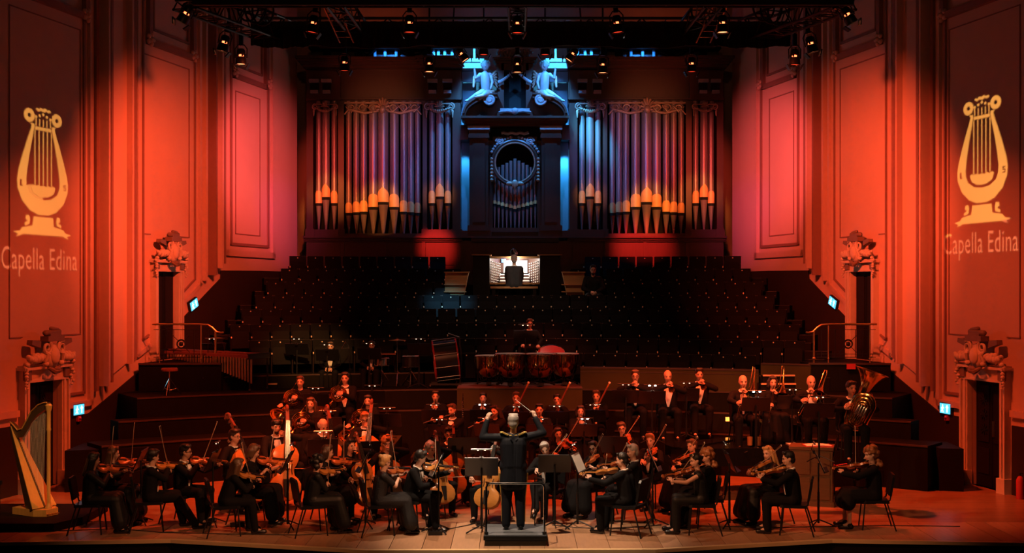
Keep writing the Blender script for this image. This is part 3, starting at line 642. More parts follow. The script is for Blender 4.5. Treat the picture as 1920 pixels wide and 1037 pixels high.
# central tower
obox('tower_back', 892, 1039, 225, 440, .35, .42, 'slot_black', mirror=False)
obox('pilaster', 881, 916, 262, 424, -.32, .3); obox('pilaster_fillet', 887, 910, 268, 418, -.35, -.3)
obox('capital', 878, 919, 240, 247, -.46, .3, 'statue'); obox('capital', 880, 917, 247, 256, -.40, .3); obox('capital', 879, 918, 256, 262, -.43, .3)
obox('pilaster_base', 878, 919, 424, 434, -.42, .3); obox('pilaster_plinth', 866, 922, 434, 447, -.4, .4)
obox('inner_post', 916, 924, 265, 432, -.18, .3); obox('tower_sill', 916, 1015, 428, 436, -.30, .3, mirror=False); obox('tower_sill', 912, 1019, 436, 444, -.22, .3, mirror=False)
for y0, y1, w, e in ((223, 227, -.62, 10), (227, 231, -.54, 7), (231, 236, -.45, 3), (236, 240, -.40, 0)): obox('entablature', 876 - e, 1055 + e, y0, y1, w, .4, 'organ_wood', mirror=False)
obox('side_block', 864, 878, 236, 258, -.2, .4, 'organ_wood'); obox('side_moulding', 862, 879, 258, 264, -.25, .4, 'organ_wood')
# spandrel with round opening
b = MB(); cx, cz, rx, rz = OX(965.5), OZ(307), 41 * OD / F, 41 * OD / F
pts = [(OX(921), OZ(307)), (OX(921), OZ(258)), (OX(1010), OZ(258)), (OX(1010), OZ(307))] + [(cx + rx * math.cos(math.pi * k / 24), cz + rz * math.sin(math.pi * k / 24)) for k in range(25)]
n = len(pts)
for (y) in (OD - .2,):
    left = [(OX(921), OZ(258))] ; vs = []; fs = []
    for k in range(25):
        a = math.pi * k / 24; c_, s_ = cx + rx * math.cos(a), cz + rz * math.sin(a)
        vs += [(c_, y, s_), (c_, y, OZ(258)), (c_, y + .08, s_), (c_, y + .08, OZ(258))]
    for k in range(24): i = k * 4; fs += [(i, i + 1, i + 5, i + 4), (i + 2, i + 6, i + 7, i + 3), (i, i + 4, i + 6, i + 2), (i + 1, i + 3, i + 7, i + 5)]
    b.add(vs, fs)
b.build('spandrel', 'organ_wood', org)
b = MB(); b.tube([(cx + rx * math.cos(2 * math.pi * k / 40), OD - .24, cz + rz * math.sin(2 * math.pi * k / 40)) for k in range(40)], .055, 8, True); b.build('round_frame', 'organ_wood', org, True)
b = MB(); b.tube([(cx + rx * .9 * math.cos(2 * math.pi * k / 40), OD - .27, cz + rz * .9 * math.sin(2 * math.pi * k / 40)) for k in range(40)], .022, 6, True); b.build('round_bead', 'organ_gilt', org, True)
for q in (-1, 1):
    b = MB()
    for k in range(7): b.ell((cx + q * 43 * OD / F, OD - .26, OZ(300 + 6.5 * k)), .05, n=8, m=6)
    b.build('bead_drop', 'organ_gilt', org, True)
    b = MB()
    for k in range(9): a = math.radians(25 + 7 * k); b.ell((cx + q * (rx + .10) * math.cos(a), OD - .25, cz + (rz + .10) * math.sin(a)), .045, n=7, m=5)
    b.tube([(cx + q * (.42 + x), OD - .26, OZ(267) + y) for x, y in spiral((0, 0), .12, .02, 1.6, 16)], [.03] * 17, 6); b.build('leaf_carving', 'statue', org, True)
b = MB(); b.ell((cx, OD - .3, OZ(347)), (.09, .06, .13)); b.ell((cx - .16, OD - .28, OZ(346)), (.09, .05, .06)); b.ell((cx + .16, OD - .28, OZ(346)), (.09, .05, .06)); b.cap((cx, OD - .3, OZ(350)), (cx, OD - .3, OZ(356)), .06, .03); b.build('mask_carving', 'organ_gilt', org, True)
b = MB(); b.tube([(OX(940 + 4.25 * k), OD - .26, OZ(252) + .02 * math.sin(k * 1.7)) for k in range(13)], .045, 6); b.build('leaf_crest', 'statue', org, True)
for k in range(11):
    x = 927.5 + 7.6 * k; e = abs(k - 5) / 5; s = OD / F
    ms = pipe_mesh(6 * s / 2, (428 - 397 + 10 * e) * s, 11 * s, (397 - 10 * e - 298 - 20 * e) * s, False)
    p = bpy.data.objects.new('organ_pipe', ms[0]); COL.objects.link(p); p.parent = org; p.location = (OX(x), OD - .08, OZ(428))
    for nm, me in zip(('mouth', 'mouth_slot', 'foot'), ms[1:]): c = bpy.data.objects.new(nm, me); COL.objects.link(c); c.parent = p
# broken pediment, aedicule
for q in (-1, 1):
    def A(px, py): return OX(965.5 + q * (px - 965.5)), OZ(py)
    b = MB(); arcp = [A(1060 - 62 * (1 - math.cos(math.pi / 2 * k / 12)), 222 - 36 * math.sin(math.pi / 2 * k / 12)) for k in range(13)]
    for w, dp, off in ((.13, .5, 0), (.06, .6, .07)): 
        for (x0, z0), (x1, z1) in zip(arcp, arcp[1:]): b.bar((x0, OD - .3 + .02, z0 + off), (x1, OD - .3 + .02, z1 + off), dp, w * .8, up=(0, 0, 1))
    b.build('pediment_moulding', 'organ_wood', org)
    b = MB(); pl = arcp + [A(1000, 222)]; vs = [(x, y, z) for y in (OD - .25, OD + .1) for x, z in pl]; m_ = len(pl)
    b.add(vs, [tuple(range(m_)), tuple(range(2 * m_ - 1, m_ - 1, -1))] + [(i, (i + 1) % m_, m_ + (i + 1) % m_, m_ + i) for i in range(m_)]); b.build('tympanum', 'organ_wood', org)
    x0, z0 = A(1012, 192); b = MB(); b.tube([(x0 + x, OD - .55, z0 + y) for x, y in spiral((0, 0), .18, .03, 2.0, 26, 1.2, -q)], .036, 6); b.ell((x0, OD - .52, z0), (.16, .06, .16)); b.build('volute', 'statue', org, True)
    b = MB(); (xa, za), (xb, zb) = A(986, 120), A(1000, 212); b.b2((min(xa, xb), OD - .2, zb), (max(xa, xb), OD + .3, za)); b.build('aedicule_post', 'organ_wood', org)
    b = MB(); xg, zg = A(967, 136); xh, zh = A(994, 158); xm, zm = A(984, 154)
    for k in range(10):
        t = k / 9; b.ell(((1 - t) ** 2 * xg + 2 * t * (1 - t) * xm + t * t * xh, OD - .38, (1 - t) ** 2 * zg + 2 * t * (1 - t) * zm + t * t * zh), .035 + .02 * t, n=7, m=5)
    b.build('garland', 'statue', org, True)
    # cherub seated on the pediment
    st = thing('angel_statue', 'pale carved angel perched on the organ pediment, %s wing towards the centre' % ('one' if q < 0 else 'other'), 'statue', 'pair of organ angels')
    st['label'] = 'pale carved angel on the organ pediment, nearer the %s' % ('organist\'s own side of the harp' if q < 0 else 'tuba side')
    st['label'] = 'pale carved angel on the organ pediment on the %s side' % ("harp's" if q < 0 else "tuba's")
    def P(px, py, w=0.0): x, z = A(px, py); return (x, OD - .42 - w, z)
    b = MB(); b.cap(P(1019, 174), P(1021, 148), .13, .14); b.cap(P(1012, 146), P(1030, 146), .07, .07); b.cap(P(1021, 142), P(1020, 138), .05, .05); b.ell(P(1020, 129, .02), (.11, .12, .14)); b.cap(P(1020, 128, .12), P(1020, 131, .14), .025, .025)
    b.cap(P(1031, 147, .02), P(1038, 152, .1), .05, .042); b.cap(P(1038, 152, .1), P(1040, 138, .14), .04, .03); b.ell(P(1040, 135, .14), .035, n=8, m=6)
    b.cap(P(1010, 148, .02), P(1007, 160, .06), .05, .04); b.cap(P(1007, 160, .06), P(1010, 172, .12), .04, .03)
    b.cap(P(1022, 176, .02), P(1036, 184, .12), .10, .075); b.cap(P(1036, 184, .12), P(1050, 192, .02), .07, .05); b.cap(P(1050, 192, .02), P(1056, 194, .04), .04, .03)
    b.cap(P(1016, 177, .02), P(1022, 184, .18), .10, .075); b.cap(P(1022, 184, .18), P(1030, 190, .1), .07, .05); b.build('figure', 'statue', st, True)
    b = MB(); b.cap(P(1008, 178, .04), P(1024, 186, .2), .09, .06); b.cap(P(1024, 186, .2), P(1038, 188, .14), .06, .04); b.cap(P(1010, 180, .1), P(1009, 186, .1), .06, .03); b.build('drapery', 'organ_gilt', st, True)
    b = MB()
    for k in range(6): b.cap(P(1008, 146 + 2 * k, -.08), P(1001 - k * .5, 137 + 6 * k, -.12), .05, .03, 7)
    b.build('wing', 'organ_gilt', st, True)
    for k in range(6): b = MB(); b.ell(P(1020 + 6 * math.cos(k), 124 + 3 * math.sin(k * 1.3), -.02), .06, n=7, m=5) if 0 else None
    b = MB()
    for k in range(9): b.ell(P(1020 + 7 * math.cos(k * .7 + .2), 125 - 4 * math.sin(k * .7 + .2) , .0), .05, n=7, m=5)
    b.build('hair', 'statue', st, True)
    b = MB(); b.cap(P(1040, 150, .05), P(1042, 168, .05), .05, .03, 7); b.build('sash', 'organ_gilt', st, True)
obox('niche_back', 944, 987, 130, 212, .1, .14, 'slot_black', mirror=False); obox('aedicule_lintel', 940, 991, 122, 134, -.2, .3, mirror=False)
for y0, y1, w, e in ((112, 115, -.42, 6), (115, 118, -.36, 4), (118, 122, -.30, 1)): obox('aedicule_cornice', 930 - e, 1001 + e, y0, y1, w, .3, mirror=False)
obox('aedicule_sill', 938, 993, 206, 210, -.3, .3, 'statue', mirror=False); obox('aedicule_sill', 932, 999, 213, 223, -.35, .3, mirror=False)
b = MB(); b.ell((cx, OD - .45, OZ(213)), .1); b.tube([(cx - .45, OD - .42, OZ(214)), (cx - .2, OD - .44, OZ(212)), (cx, OD - .44, OZ(215)), (cx + .2, OD - .44, OZ(212)), (cx + .45, OD - .42, OZ(214))], [.02, .06, .05, .06, .02], 7); b.build('winged_head', 'statue', org, True)
b = MB()
for k in range(26): a = k * 2.4; r = .03 * k ** .5 * 1.9; b.ell((cx - .22 + .9 * r * math.cos(a), OD - .1, OZ(97) + r * .7 * math.sin(a)), .06, n=6, m=4)
for k in range(16): a = k * 2.4; r = .03 * k ** .5 * 1.9; b.ell((cx + .3 + .8 * r * math.cos(a), OD - .1, OZ(98) + r * .7 * math.sin(a)), .05, n=6, m=4)
b.build('foliage_crown', 'statue', org, True)
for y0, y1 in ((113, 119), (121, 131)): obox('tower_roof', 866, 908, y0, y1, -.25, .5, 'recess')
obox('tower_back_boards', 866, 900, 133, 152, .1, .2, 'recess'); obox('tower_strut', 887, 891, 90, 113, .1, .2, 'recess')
# ---------------------------------------------------------------- console
CD, CZ = 31.6, 3.22
def KX(px): return XD(px, CD)
def KZ(py): return ZD(py, CD)
b = MB(); b.b2((KX(835), 30.8, 2.6), (KX(1096), 33.4, CZ)); tag(b.build('floor_console', 'riser_wood'), None, kind='structure')
con = thing('organ_console', 'carved wooden organ console with stop jambs and four manuals', 'organ console')
for a, c in ((887, 918), (1012, 1051)):
    b = MB(); b.b2((KX(a), CD, CZ), (KX(c), CD + .95, KZ(479))); b.build('side_cabinet', 'dark_wood', con)
    b = MB(); b.b2((KX(a - 3), CD - .04, KZ(479)), (KX(c + 3), CD + 1.0, KZ(477))); b.build('cabinet_top', 'oak', con)
b = MB(); b.b2((KX(918), CD + .75, CZ), (KX(1012), CD + .9, KZ(482))); b.build('back_panel', 'organ_wood', con)
b = MB(); b.b2((KX(915), CD + .35, KZ(483)), (KX(1015), CD + .95, KZ(480))); b.build('hood', 'oak', con)
for q in (-1, 1):
    b = MB(); xa, xb = KX(965 + q * 27), KX(965 + q * 47); b.prism([(xa, CD + .72), (xb, CD + .15), (xb + q * .02, CD + .15), (xa + q * .02, CD + .72)], KZ(484) - KZ(534), M.Translation((0, 0, KZ(534)))); b.build('stop_jamb', 'organ_wood', con)
    b = MB()
    for i in range(5):
        for j in range(9):
            t = (i + .6) / 5.4; b.ell((xa + (xb - xa) * t - q * .012, CD + .70 - .57 * t, KZ(490 + j * 4.7 + 4 * (1 - t))), (.017, .03, .017), n=6, m=4)
    tag(b.build('stop_knobs', 'paper', con), 'rows of ivory stop knobs', kind='stuff')
for j in range(4):
    b = MB(); b.b2((KX(937), CD + .40 + .09 * j, KZ(531 - 6 * j) - .03), (KX(993), CD + .54 + .09 * j, KZ(531 - 6 * j))); k = b.build('manual', 'paper', con)
    b = MB(); b.b2((KX(936), CD + .38 + .09 * j, KZ(531 - 6 * j) - .075), (KX(994), CD + .41 + .09 * j, KZ(531 - 6 * j) - .03)); b.build('key_slip', 'organ_wood', con)
    b = MB()
    for q in range(22):
        if q % 7 not in (2, 6): b.b2((KX(938.5 + 2.5 * q), CD + .46 + .09 * j, KZ(531 - 6 * j)), (KX(939.6 + 2.5 * q), CD + .54 + .09 * j, KZ(531 - 6 * j) + .012))
    tag(b.build('sharp_keys', 'ebony', k), None, kind='stuff')
b = MB(); b.b2((KX(912), CD + .1, KZ(533)), (KX(1018), CD + .42, KZ(530))); b.build('key_desk', 'oak', con)
b = MB(); b.box((KX(966), CD + .70, KZ(498)), (.86, .03, .36), M.Rotation(-.2, 3, 'X')); b.build('music_desk', 'organ_wood', con)
b = MB(); b.b2((KX(917), CD - .02, CZ), (KX(1013), CD + .05, CZ + .28)); b.build('pedal_front', 'dark_wood', con)
for x0, x1 in ((944, 965), (967, 989)):
    b = MB(); b.box((KX((x0 + x1) / 2), CD + .672, KZ(499)), (KX(x1) - KX(x0), .008, .34), M.Rotation(-.2, 3, 'X')); tag(b.build('sheet_music', 'desk_lit'), 'bright white score page on the organ music desk, %s the blue tablet' % ('next to' if x0 < 950 else 'farther from'), 'sheet music', 'organ scores')
b = MB(); b.box((KX(944), CD + .66, KZ(488)), (.12, .012, .09)); tag(b.build('tablet', 'screen_blue'), 'small blue-lit tablet beside the organ score', 'tablet')
ol = thing('console_lamp', 'thin curved lamp shining over the organ music desk', 'lamp')
b = MB(); b.tube([(KX(958), CD + .9, KZ(480)), (KX(957), CD + .85, KZ(468)), (KX(962), CD + .7, KZ(464)), (KX(966), CD + .6, KZ(468))], .012, 6); b.build('stem', 'chrome', ol)
b = MB(); b.cap((KX(964), CD + .6, KZ(467)), (KX(968), CD + .6, KZ(474)), .04, .05); b.build('lamp_head', 'chrome', ol, True)
b = MB(); b.ell((KX(968), CD + .6, KZ(475.5)), (.035, .035, .02)); b.build('bulb', 'lamp_glow', ol)
l = bpy.data.lights.new('console_light', 'POINT'); l.energy = 75; l.color = (1, .93, .82); l.shadow_soft_size = .06; o = bpy.data.objects.new('console_light', l); COL.objects.link(o); o.location = (KX(966), CD + .33, KZ(486.5))
bn = thing('organ_bench', 'long plain organ bench under the organist', 'bench')
b = MB(); b.b2((KX(920), CD - .42, KZ(541)), (KX(1008), CD - .08, KZ(537))); b.build('bench_top', 'oak', bn)
for x in (926, 1002): b = MB(); b.b2((KX(x - 3), CD - .40, CZ), (KX(x + 3), CD - .1, KZ(541))); b.build('leg', 'dark_wood', bn)
for a, c, k in ((836, 880, 1), (1053, 1094, -1)):
    t = thing('side_desk', 'orange oak panel desk beside the organ console %s' % ('near the dark-clad seated man' if k < 0 else 'next to the blue-lit empty seats'), 'desk', 'oak panels beside the console')
    b = MB(); x0, x1 = KX(a), KX(c)
    out, inn = (x0, x1) if k > 0 else (x1, x0)
    b.prism([(out, KZ(553)), (inn - k * .12, KZ(553)), (inn, KZ(511)), (out, KZ(511))], .4, M(((1, 0, 0, 0), (0, 0, -1, CD - .05), (0, 1, 0, 0), (0, 0, 0, 1)))); b.build('front_panel', 'oak', t)
    for y in (511, 534, 547): b = MB(); b.b2((x0 - .02, CD - .50, KZ(y + 1)), (x1 + .02 - (0 if y == 511 else .08), CD - .43, KZ(y - 1))); b.build('ledge', 'oak', t)
# ---------------------------------------------------------------- lighting rig over the stage
def RX(px, d): return XD(px, d)
rig = thing('lighting_truss', 'black box truss carrying the stage lamps under the ceiling', 'truss')
TZ0, TZ1 = 8.75, 9.25
def truss(nm, p0, p1, n, h=.45):
    p0, p1 = V(p0), V(p1); t = (p1 - p0).normalized(); x = t.cross(V((0, 0, 1))).normalized() * (h / 2); up = V((0, 0, h))
    b = MB()
    for c in (x, -x, x + up, -x + up): b.tube([p0 + c, p1 + c], .028, 6)
    for i in range(n):
        a, c = p0.lerp(p1, i / n), p0.lerp(p1, (i + 1) / n)
        for s in (x, -x): b.tube([a + s + (up if i % 2 else V()), c + s + (V() if i % 2 else up)], .014, 5)
        b.tube([a + x, a - x], .014, 5); b.tube([a + x + up, a - x + up], .014, 5); b.tube([a + (x if i % 2 else -x), c - (x if i % 2 else -x)], .012, 5)
    return b.build(nm, 'black_metal', rig)
DF, DB = 20.9, 23.6
xf = 5.75; xb = 5.15
truss('front_span', (-xf - .1, DF, ZD(6, DF)), (xf + .1, DF, ZD(6, DF)), 22)
for sd in (-1, 1): truss('side_span', (sd * xf, DF, ZD(14, DF) - .02), (sd * 4.7, 24.1, ZD(72, 23.6)), 10)
truss('rear_span', (-xb, 24.6, ZD(80, 24.6)), (xb, 24.6, ZD(80, 24.6)), 20)
for px in (645, 970, 1320):
    truss('cross_span', (XD(px, 22), DF, ZD(12, DF)), (XD(px, 22), 24.6, ZD(80, 24.6)), 6, .3)
# black masking drapes hung along the rear span
zt, zb = ZD(40, DB), ZD(85, DB)
for i, (a, c) in enumerate(((470, 585), (585, 800), (800, 1080), (1080, 1320), (1320, 1482))):
    b = MB(); n = 40; vs = []
    for k in range(n + 1):
        t = k / n; x = XD(a + (c - a) * t, DB); y = DB + .02 * math.sin(k * 1.9 + i)
        sag = .015 * math.sin(k * .5 + i) - .05 * math.sin(math.pi * t)
        vs += [(x, y, zt), (x, y + .01 * math.sin(k * 3.1), (zt + zb) / 2), (x, y, zb + sag), (x, y + .03, zt), (x, y + .03, zb + sag)]
    fs = []
    for k in range(n): o = k * 5; fs += [(o, o + 1, o + 6, o + 5), (o + 1, o + 2, o + 7, o + 6), (o + 3, o + 8, o + 9, o + 4), (o + 2, o + 4, o + 9, o + 7)]
    b.add(vs, fs); tag(b.build('masking_drape', 'drape', None, True), 'black masking drape on the rear truss, %s of five from the harp side' % ORD[i], 'drape', 'black masking drapes')
b = MB(); b.b2((XD(362, 20.3), 20.25, ZD(10, 20.3)), (XD(1600, 20.3), 20.35, 9.3)); tag(b.build('masking_border', 'drape'), 'long black border cloth across the very top of the stage', 'drape')
# hanging ladders and cable loops
for px, k in ((608, -1), (1335, 1)):
    t = thing('rig_ladder', 'slanted thin ladder in the rig above the %s organ flat' % ('harp-side' if k < 0 else 'tuba-side'), 'ladder')
    pa, pb = W(px, 14, 22.4), W(px + k * -30, 80, 22.9) if k < 0 else W(px - 30, 80, 22.9)
    e = V((.26, 0, 0))
    for q in (0, 1): b = MB(); b.bar(pa + e * q, pb + e * q, .03, .03); b.build('rail', 'chrome', t)
    for j in range(1, 6): b = MB(); p = pa.lerp(pb, j / 6); b.bar(p, p + e, .02, .02); b.build('rung', 'chrome', t)
for px in (465, 1432):
    for j in range(3):
        b = MB(); c = W(px + 14 * j, 12 + 4 * j, 22.6); b.tube([(c.x + .20 * math.cos(a), c.y, c.z + .28 * math.sin(a)) for a in np.linspace(0, 2 * math.pi, 20)], .02, 6)
        tag(b.build('cable_loop', 'rope_cable'), 'black coiled cable loop hanging from the truss on the %s side, %s' % ('harp' if px < 900 else 'tuba', ('outermost', 'middle', 'innermost')[j if px < 900 else 2 - j]), 'cable', 'coiled rig cables')
def make_can(k):
    t = thing('stage_lamp', None, 'stage light', 'par cans on the lighting truss')
    b = MB(); b.lathe([(0, .17), (.06, .16), (.085, .12), (.085, .05)], 16); b.build('rear_housing', 'black_metal', t, True)
    b = MB()
    for i in range(6): a = i * math.pi / 3; b.b2((.083 * math.cos(a) - .014, .083 * math.sin(a) - .014, .005), (.083 * math.cos(a) + .014, .083 * math.sin(a) + .014, .055))
    b.build('housing_rib', 'black_metal', t)
    b = MB(); b.ell((0, 0, .03), (.055, .055, .022)); b.build('lamp_vent', 'vent_glow', t, True)
    b = MB(); b.lathe([(.088, .0), (.10, -.03), (.11, -.15), (.105, -.15), (.085, -.0)], 18); b.build('barrel', 'black_metal', t, True)
    b = MB(); b.lathe([(0, -.11), (.103, -.125)], 18); b.build('colour_gel', 'gel_red' if k == 0 else 'gel_lit', t, True)
    for q in (-1, 1): b = MB(); b.box((q * .13, 0, -.19), (.02, .16, .12), M.Rotation(q * .5, 3, 'Y')); b.build('barn_door', 'black_metal', t)
    b = MB(); b.tube([(-.115, 0, -.02), (-.12, 0, .16), (-.06, 0, .24), (.06, 0, .24), (.12, 0, .16), (.115, 0, -.02)], .012, 6); b.build('yoke', 'black_metal', t)
    b = MB(); b.b2((-.04, -.04, .22), (.04, .04, .46)); b.build('hook_clamp', 'black_metal', t)
    return t
CANS = [Proto(lambda: make_can(0)), Proto(lambda: make_can(1))]
DROPS = []
LAMPS = [(348, 28, 20.9, 1, .5), (420, 82, 22.8, 1, .25), (452, 107, 23.7, 1, 0), (587, 46, 21.6, 0, .15), (768, 46, 21.6, 0, 0), (970, 47, 21.6, 0, 0), (1157, 46, 21.6, 0, -.1), (1355, 46, 21.6, 1, 0), (1590, 30, 20.9, 1, -.5), (1521, 84, 22.8, 1, -.25), (1490, 108, 23.7, 0, 0),
         (646, 120, 25.1, 0, 0), (805, 122, 25.1, 1, 0), (970, 123, 25.1, 1, 0), (1130, 124, 25.1, 1, 0), (1297, 122, 25.1, 0, 0), (866, 103, 27.0, 1, -.6), (1073, 103, 27.0, 1, .6), (907, 91, 27.0, 0, 0), (1022, 91, 27.0, 0, 0)]
LN = ['out at the harp-side end of the front truss', 'halfway along the harp-side truss', 'at the inner end of the harp-side truss', 'before the drape by the outer harp-side organ tower', 'before the drape above the harp-side organ flat', 'before the drape directly above the organist', 'before the drape above the tuba-side organ tower', 'before the drape above the outer tuba-side organ tower', 'out at the tuba-side end of the front truss', 'halfway along the tuba-side truss', 'at the inner end of the tuba-side truss',
      'below the drape above the outer harp-side pipes', 'below the drape above the inner harp-side pipes', 'below the drape right over the organ niche', 'below the drape above the inner tuba-side pipes', 'below the drape above the outer tuba-side pipes', 'tilted beside the harp-side organ angel', 'tilted beside the tuba-side organ angel', 'high behind the harp-side angel head', 'high behind the tuba-side angel head']
for (px, py, d, k, tilt), ln in zip(LAMPS, LN):
    p = W(px, py, d); mw = M.Translation(p) @ M.Rotation(tilt, 4, 'Y'); lo = CANS[k](mw, 'black stage lamp with red gel %s' % ln)
    DROPS.append((lo, mw, p))
for lo, mw, p in DROPS:
    b = MB(mw.inverted()); b.tube([p + mw.to_3x3() @ V((0, 0, .40)), (p.x, p.y, 12.5)], .02, 6); b.build('drop_pipe', 'black_metal', lo)
b = MB(); b.tube([W(600, 88, 25.1) + V((0, 0, .0)), W(1340, 88, 25.1)], .03, 8); b.tube([W(600, 88, 25.1), V((XD(600, 25.1), 25.1, 12.5))], .02, 6); b.tube([W(1340, 88, 25.1), V((XD(1340, 25.1), 25.1, 12.5))], .02, 6); tag(b.build('lighting_bar', 'black_metal'), 'black horizontal lighting bar just below the drapes', 'pipe')
# ---------------------------------------------------------------- people
PEND = []
def blob(name, mb, m, parent, voxel=.015, smooth=3, extras=None, mats=None):
    """one continuous skin grown over overlapping tapered limbs"""
    o = mb.build(name, m, parent)
    md = o.modifiers.new('r', 'REMESH'); md.mode = 'VOXEL'; md.voxel_size = voxel; md.use_smooth_shade = True
    if smooth: ms = o.modifiers.new('s', 'SMOOTH'); ms.iterations = smooth; ms.factor = .5
    PEND.append((o, extras, mats)); return o
def finish_blobs():
    dg = bpy.context.evaluated_depsgraph_get(); out = []
    for o, ex, mats in PEND:
        out.append((o, bpy.data.meshes.new_from_object(o.evaluated_get(dg)), ex, mats))
    for o, me, ex, mats in out:
        old = o.data; o.modifiers.clear()
        if ex is not None:
            nv, nf = len(me.vertices), len(me.polygons)
            co = np.empty(nv * 3, np.float32); me.vertices.foreach_get('co', co)
            vs = co.reshape(-1, 3).tolist() + ex.v; fs = [tuple(p.vertices) for p in me.polygons] + [tuple(i + nv for i in f) for f in ex.f]
            m2 = bpy.data.meshes.new(o.name); m2.from_pydata(vs, [], fs)
            for k in [old.materials[0].name] + (mats or []): m2.materials.append(MATS[k])
            m2.polygons.foreach_set('material_index', [0] * nf + ex.mi); m2.polygons.foreach_set('use_smooth', [True] * len(m2.polygons)); m2.update()
            bpy.data.meshes.remove(me); me = m2
        elif not len(me.materials): me.materials.append(old.materials[0])
        o.data = me
def ik(S_, T_, l1, l2, hint):
    S_, T_, hint = V(S_), V(T_), V(hint); d = T_ - S_; L = d.length
    if L > (l1 + l2) * .995: T_ = S_ + d * ((l1 + l2) * .995 / L); d = T_ - S_; L = d.length
    a = (l1 * l1 - l2 * l2 + L * L) / (2 * L); h = math.sqrt(max(l1 * l1 - a * a, 0)); t = d / L
    p = hint - t * hint.dot(t); p = p.normalized() if p.length > 1e-5 else t.orthogonal().normalized()
    return S_ + t * a + p * h, T_
def hand(b, wr, dr, pn, side, curl=.8, k=1.0):
    """palm, four unequal bent fingers and a thumb from the side of the palm"""
    dr = V(dr).normalized(); pn = V(pn); pn = (pn - dr * pn.dot(dr)).normalized(); x = dr.cross(pn) * side
    b.cap(wr, V(wr) + dr * .03 * k, .027 * k, .030 * k, 8, 2)
    for j in range(3): b.cap(V(wr) + x * (.022 * (j - 1)) * k + dr * .025 * k, V(wr) + x * (.027 * (j - 1)) * k + dr * .085 * k, .017 * k, .015 * k, 7, 2)
    for j, L in enumerate((.070, .078, .073, .058)):
        p = V(wr) + dr * .085 * k + x * (.030 - .020 * j) * k; a = 0.0; r = .0095 * k
        for s in (.42, .33, .27):
            a += curl * (.62 if s == .42 else .85); q = p + (dr * math.cos(a) + pn * math.sin(a)) * (L * s * k); b.cap(p, q, r, r * .92, 6, 1); p = q; r *= .93
    p = V(wr) + dr * .03 * k + x * .034 * k; q = p + (dr * .55 + x * .65 + pn * .5).normalized() * .034 * k; b.cap(p, q, .0125 * k, .011 * k, 6, 1); b.cap(q, q + (dr * .8 + pn * .6 * curl - x * .1).normalized() * .03 * k, .011 * k, .009 * k, 6, 1)

def add_hair(style, hm, hc, parent, vox):
    if style in ('bald', None): return
    b = MB(hm)
    if style == 'balding': 
        for q in (-1, 1): b.ell((q * .066, -.03, .0), (.022, .062, .055))
        b.ell((0, -.085, -.005), (.06, .03, .055))
    else:
        b.ell((0, -.022, .042), (.087, .098, .094)); b.ell((0, -.055, -.02), (.072, .058, .075))
        b.cap((-.05, .045, .105), (.05, .045, .105), .026, .026)
    if style == 'quiff': b.cap((-.04, .045, .118), (.045, .04, .122), .028, .024)
    if style == 'side': b.ell((.03, .02, .105), (.07, .08, .035))
    if style == 'long':
        for x in (-.07, -.035, 0, .035, .07): b.cap((x, -.06, 0), (x * 1.35, -.085 - .02 * (.07 - abs(x)) / .07, -.27), .045, .035)
        for q in (-1, 1): b.cap((q * .075, -.01, .03), (q * .085, -.02, -.17), .03, .028)
    if style == 'bob':
        for x in (-.06, 0, .06): b.cap((x, -.06, 0), (x * 1.2, -.07, -.11), .05, .04)
        for q in (-1, 1): b.cap((q * .078, .0, .03), (q * .085, -.005, -.09), .03, .028)
    if style in ('curly', 'curlylong', 'afro'):
        rr = random.Random(5); n = 42 if style != 'curlylong' else 60
        for i in range(n):
            a, c = rr.uniform(0, 6.28), rr.uniform(-.3, 1); s = math.sqrt(1 - min(c, 1) ** 2)
            p = V((.095 * s * math.cos(a), -.03 + .1 * s * math.sin(a), .035 + .1 * c))
            if p.y > .05 and p.z < .08: continue
            b.ell(p, rr.uniform(.026, .04), n=7, m=5)
        if style != 'afro':
            for i in range(26 if style == 'curlylong' else 12):
                x = rr.uniform(-.11, .11); b.ell((x, rr.uniform(-.11, -.03), rr.uniform(-.26 if style == 'curlylong' else -.1, -.02)), rr.uniform(.03, .045), n=7, m=5)
    if style in ('bun', 'updo'): b.ell((0, -.115, .03 if style == 'bun' else .085), (.045, .04, .042))
    if style == 'pony': b.ell((0, -.11, .03), .03); b.cap((0, -.125, .02), (0, -.14, -.2), .035, .015)
    if style == 'cap': b.ell((0, -.01, .07), (.095, .105, .07))
    blob('hair', b, hc, parent, vox * .8, 1)

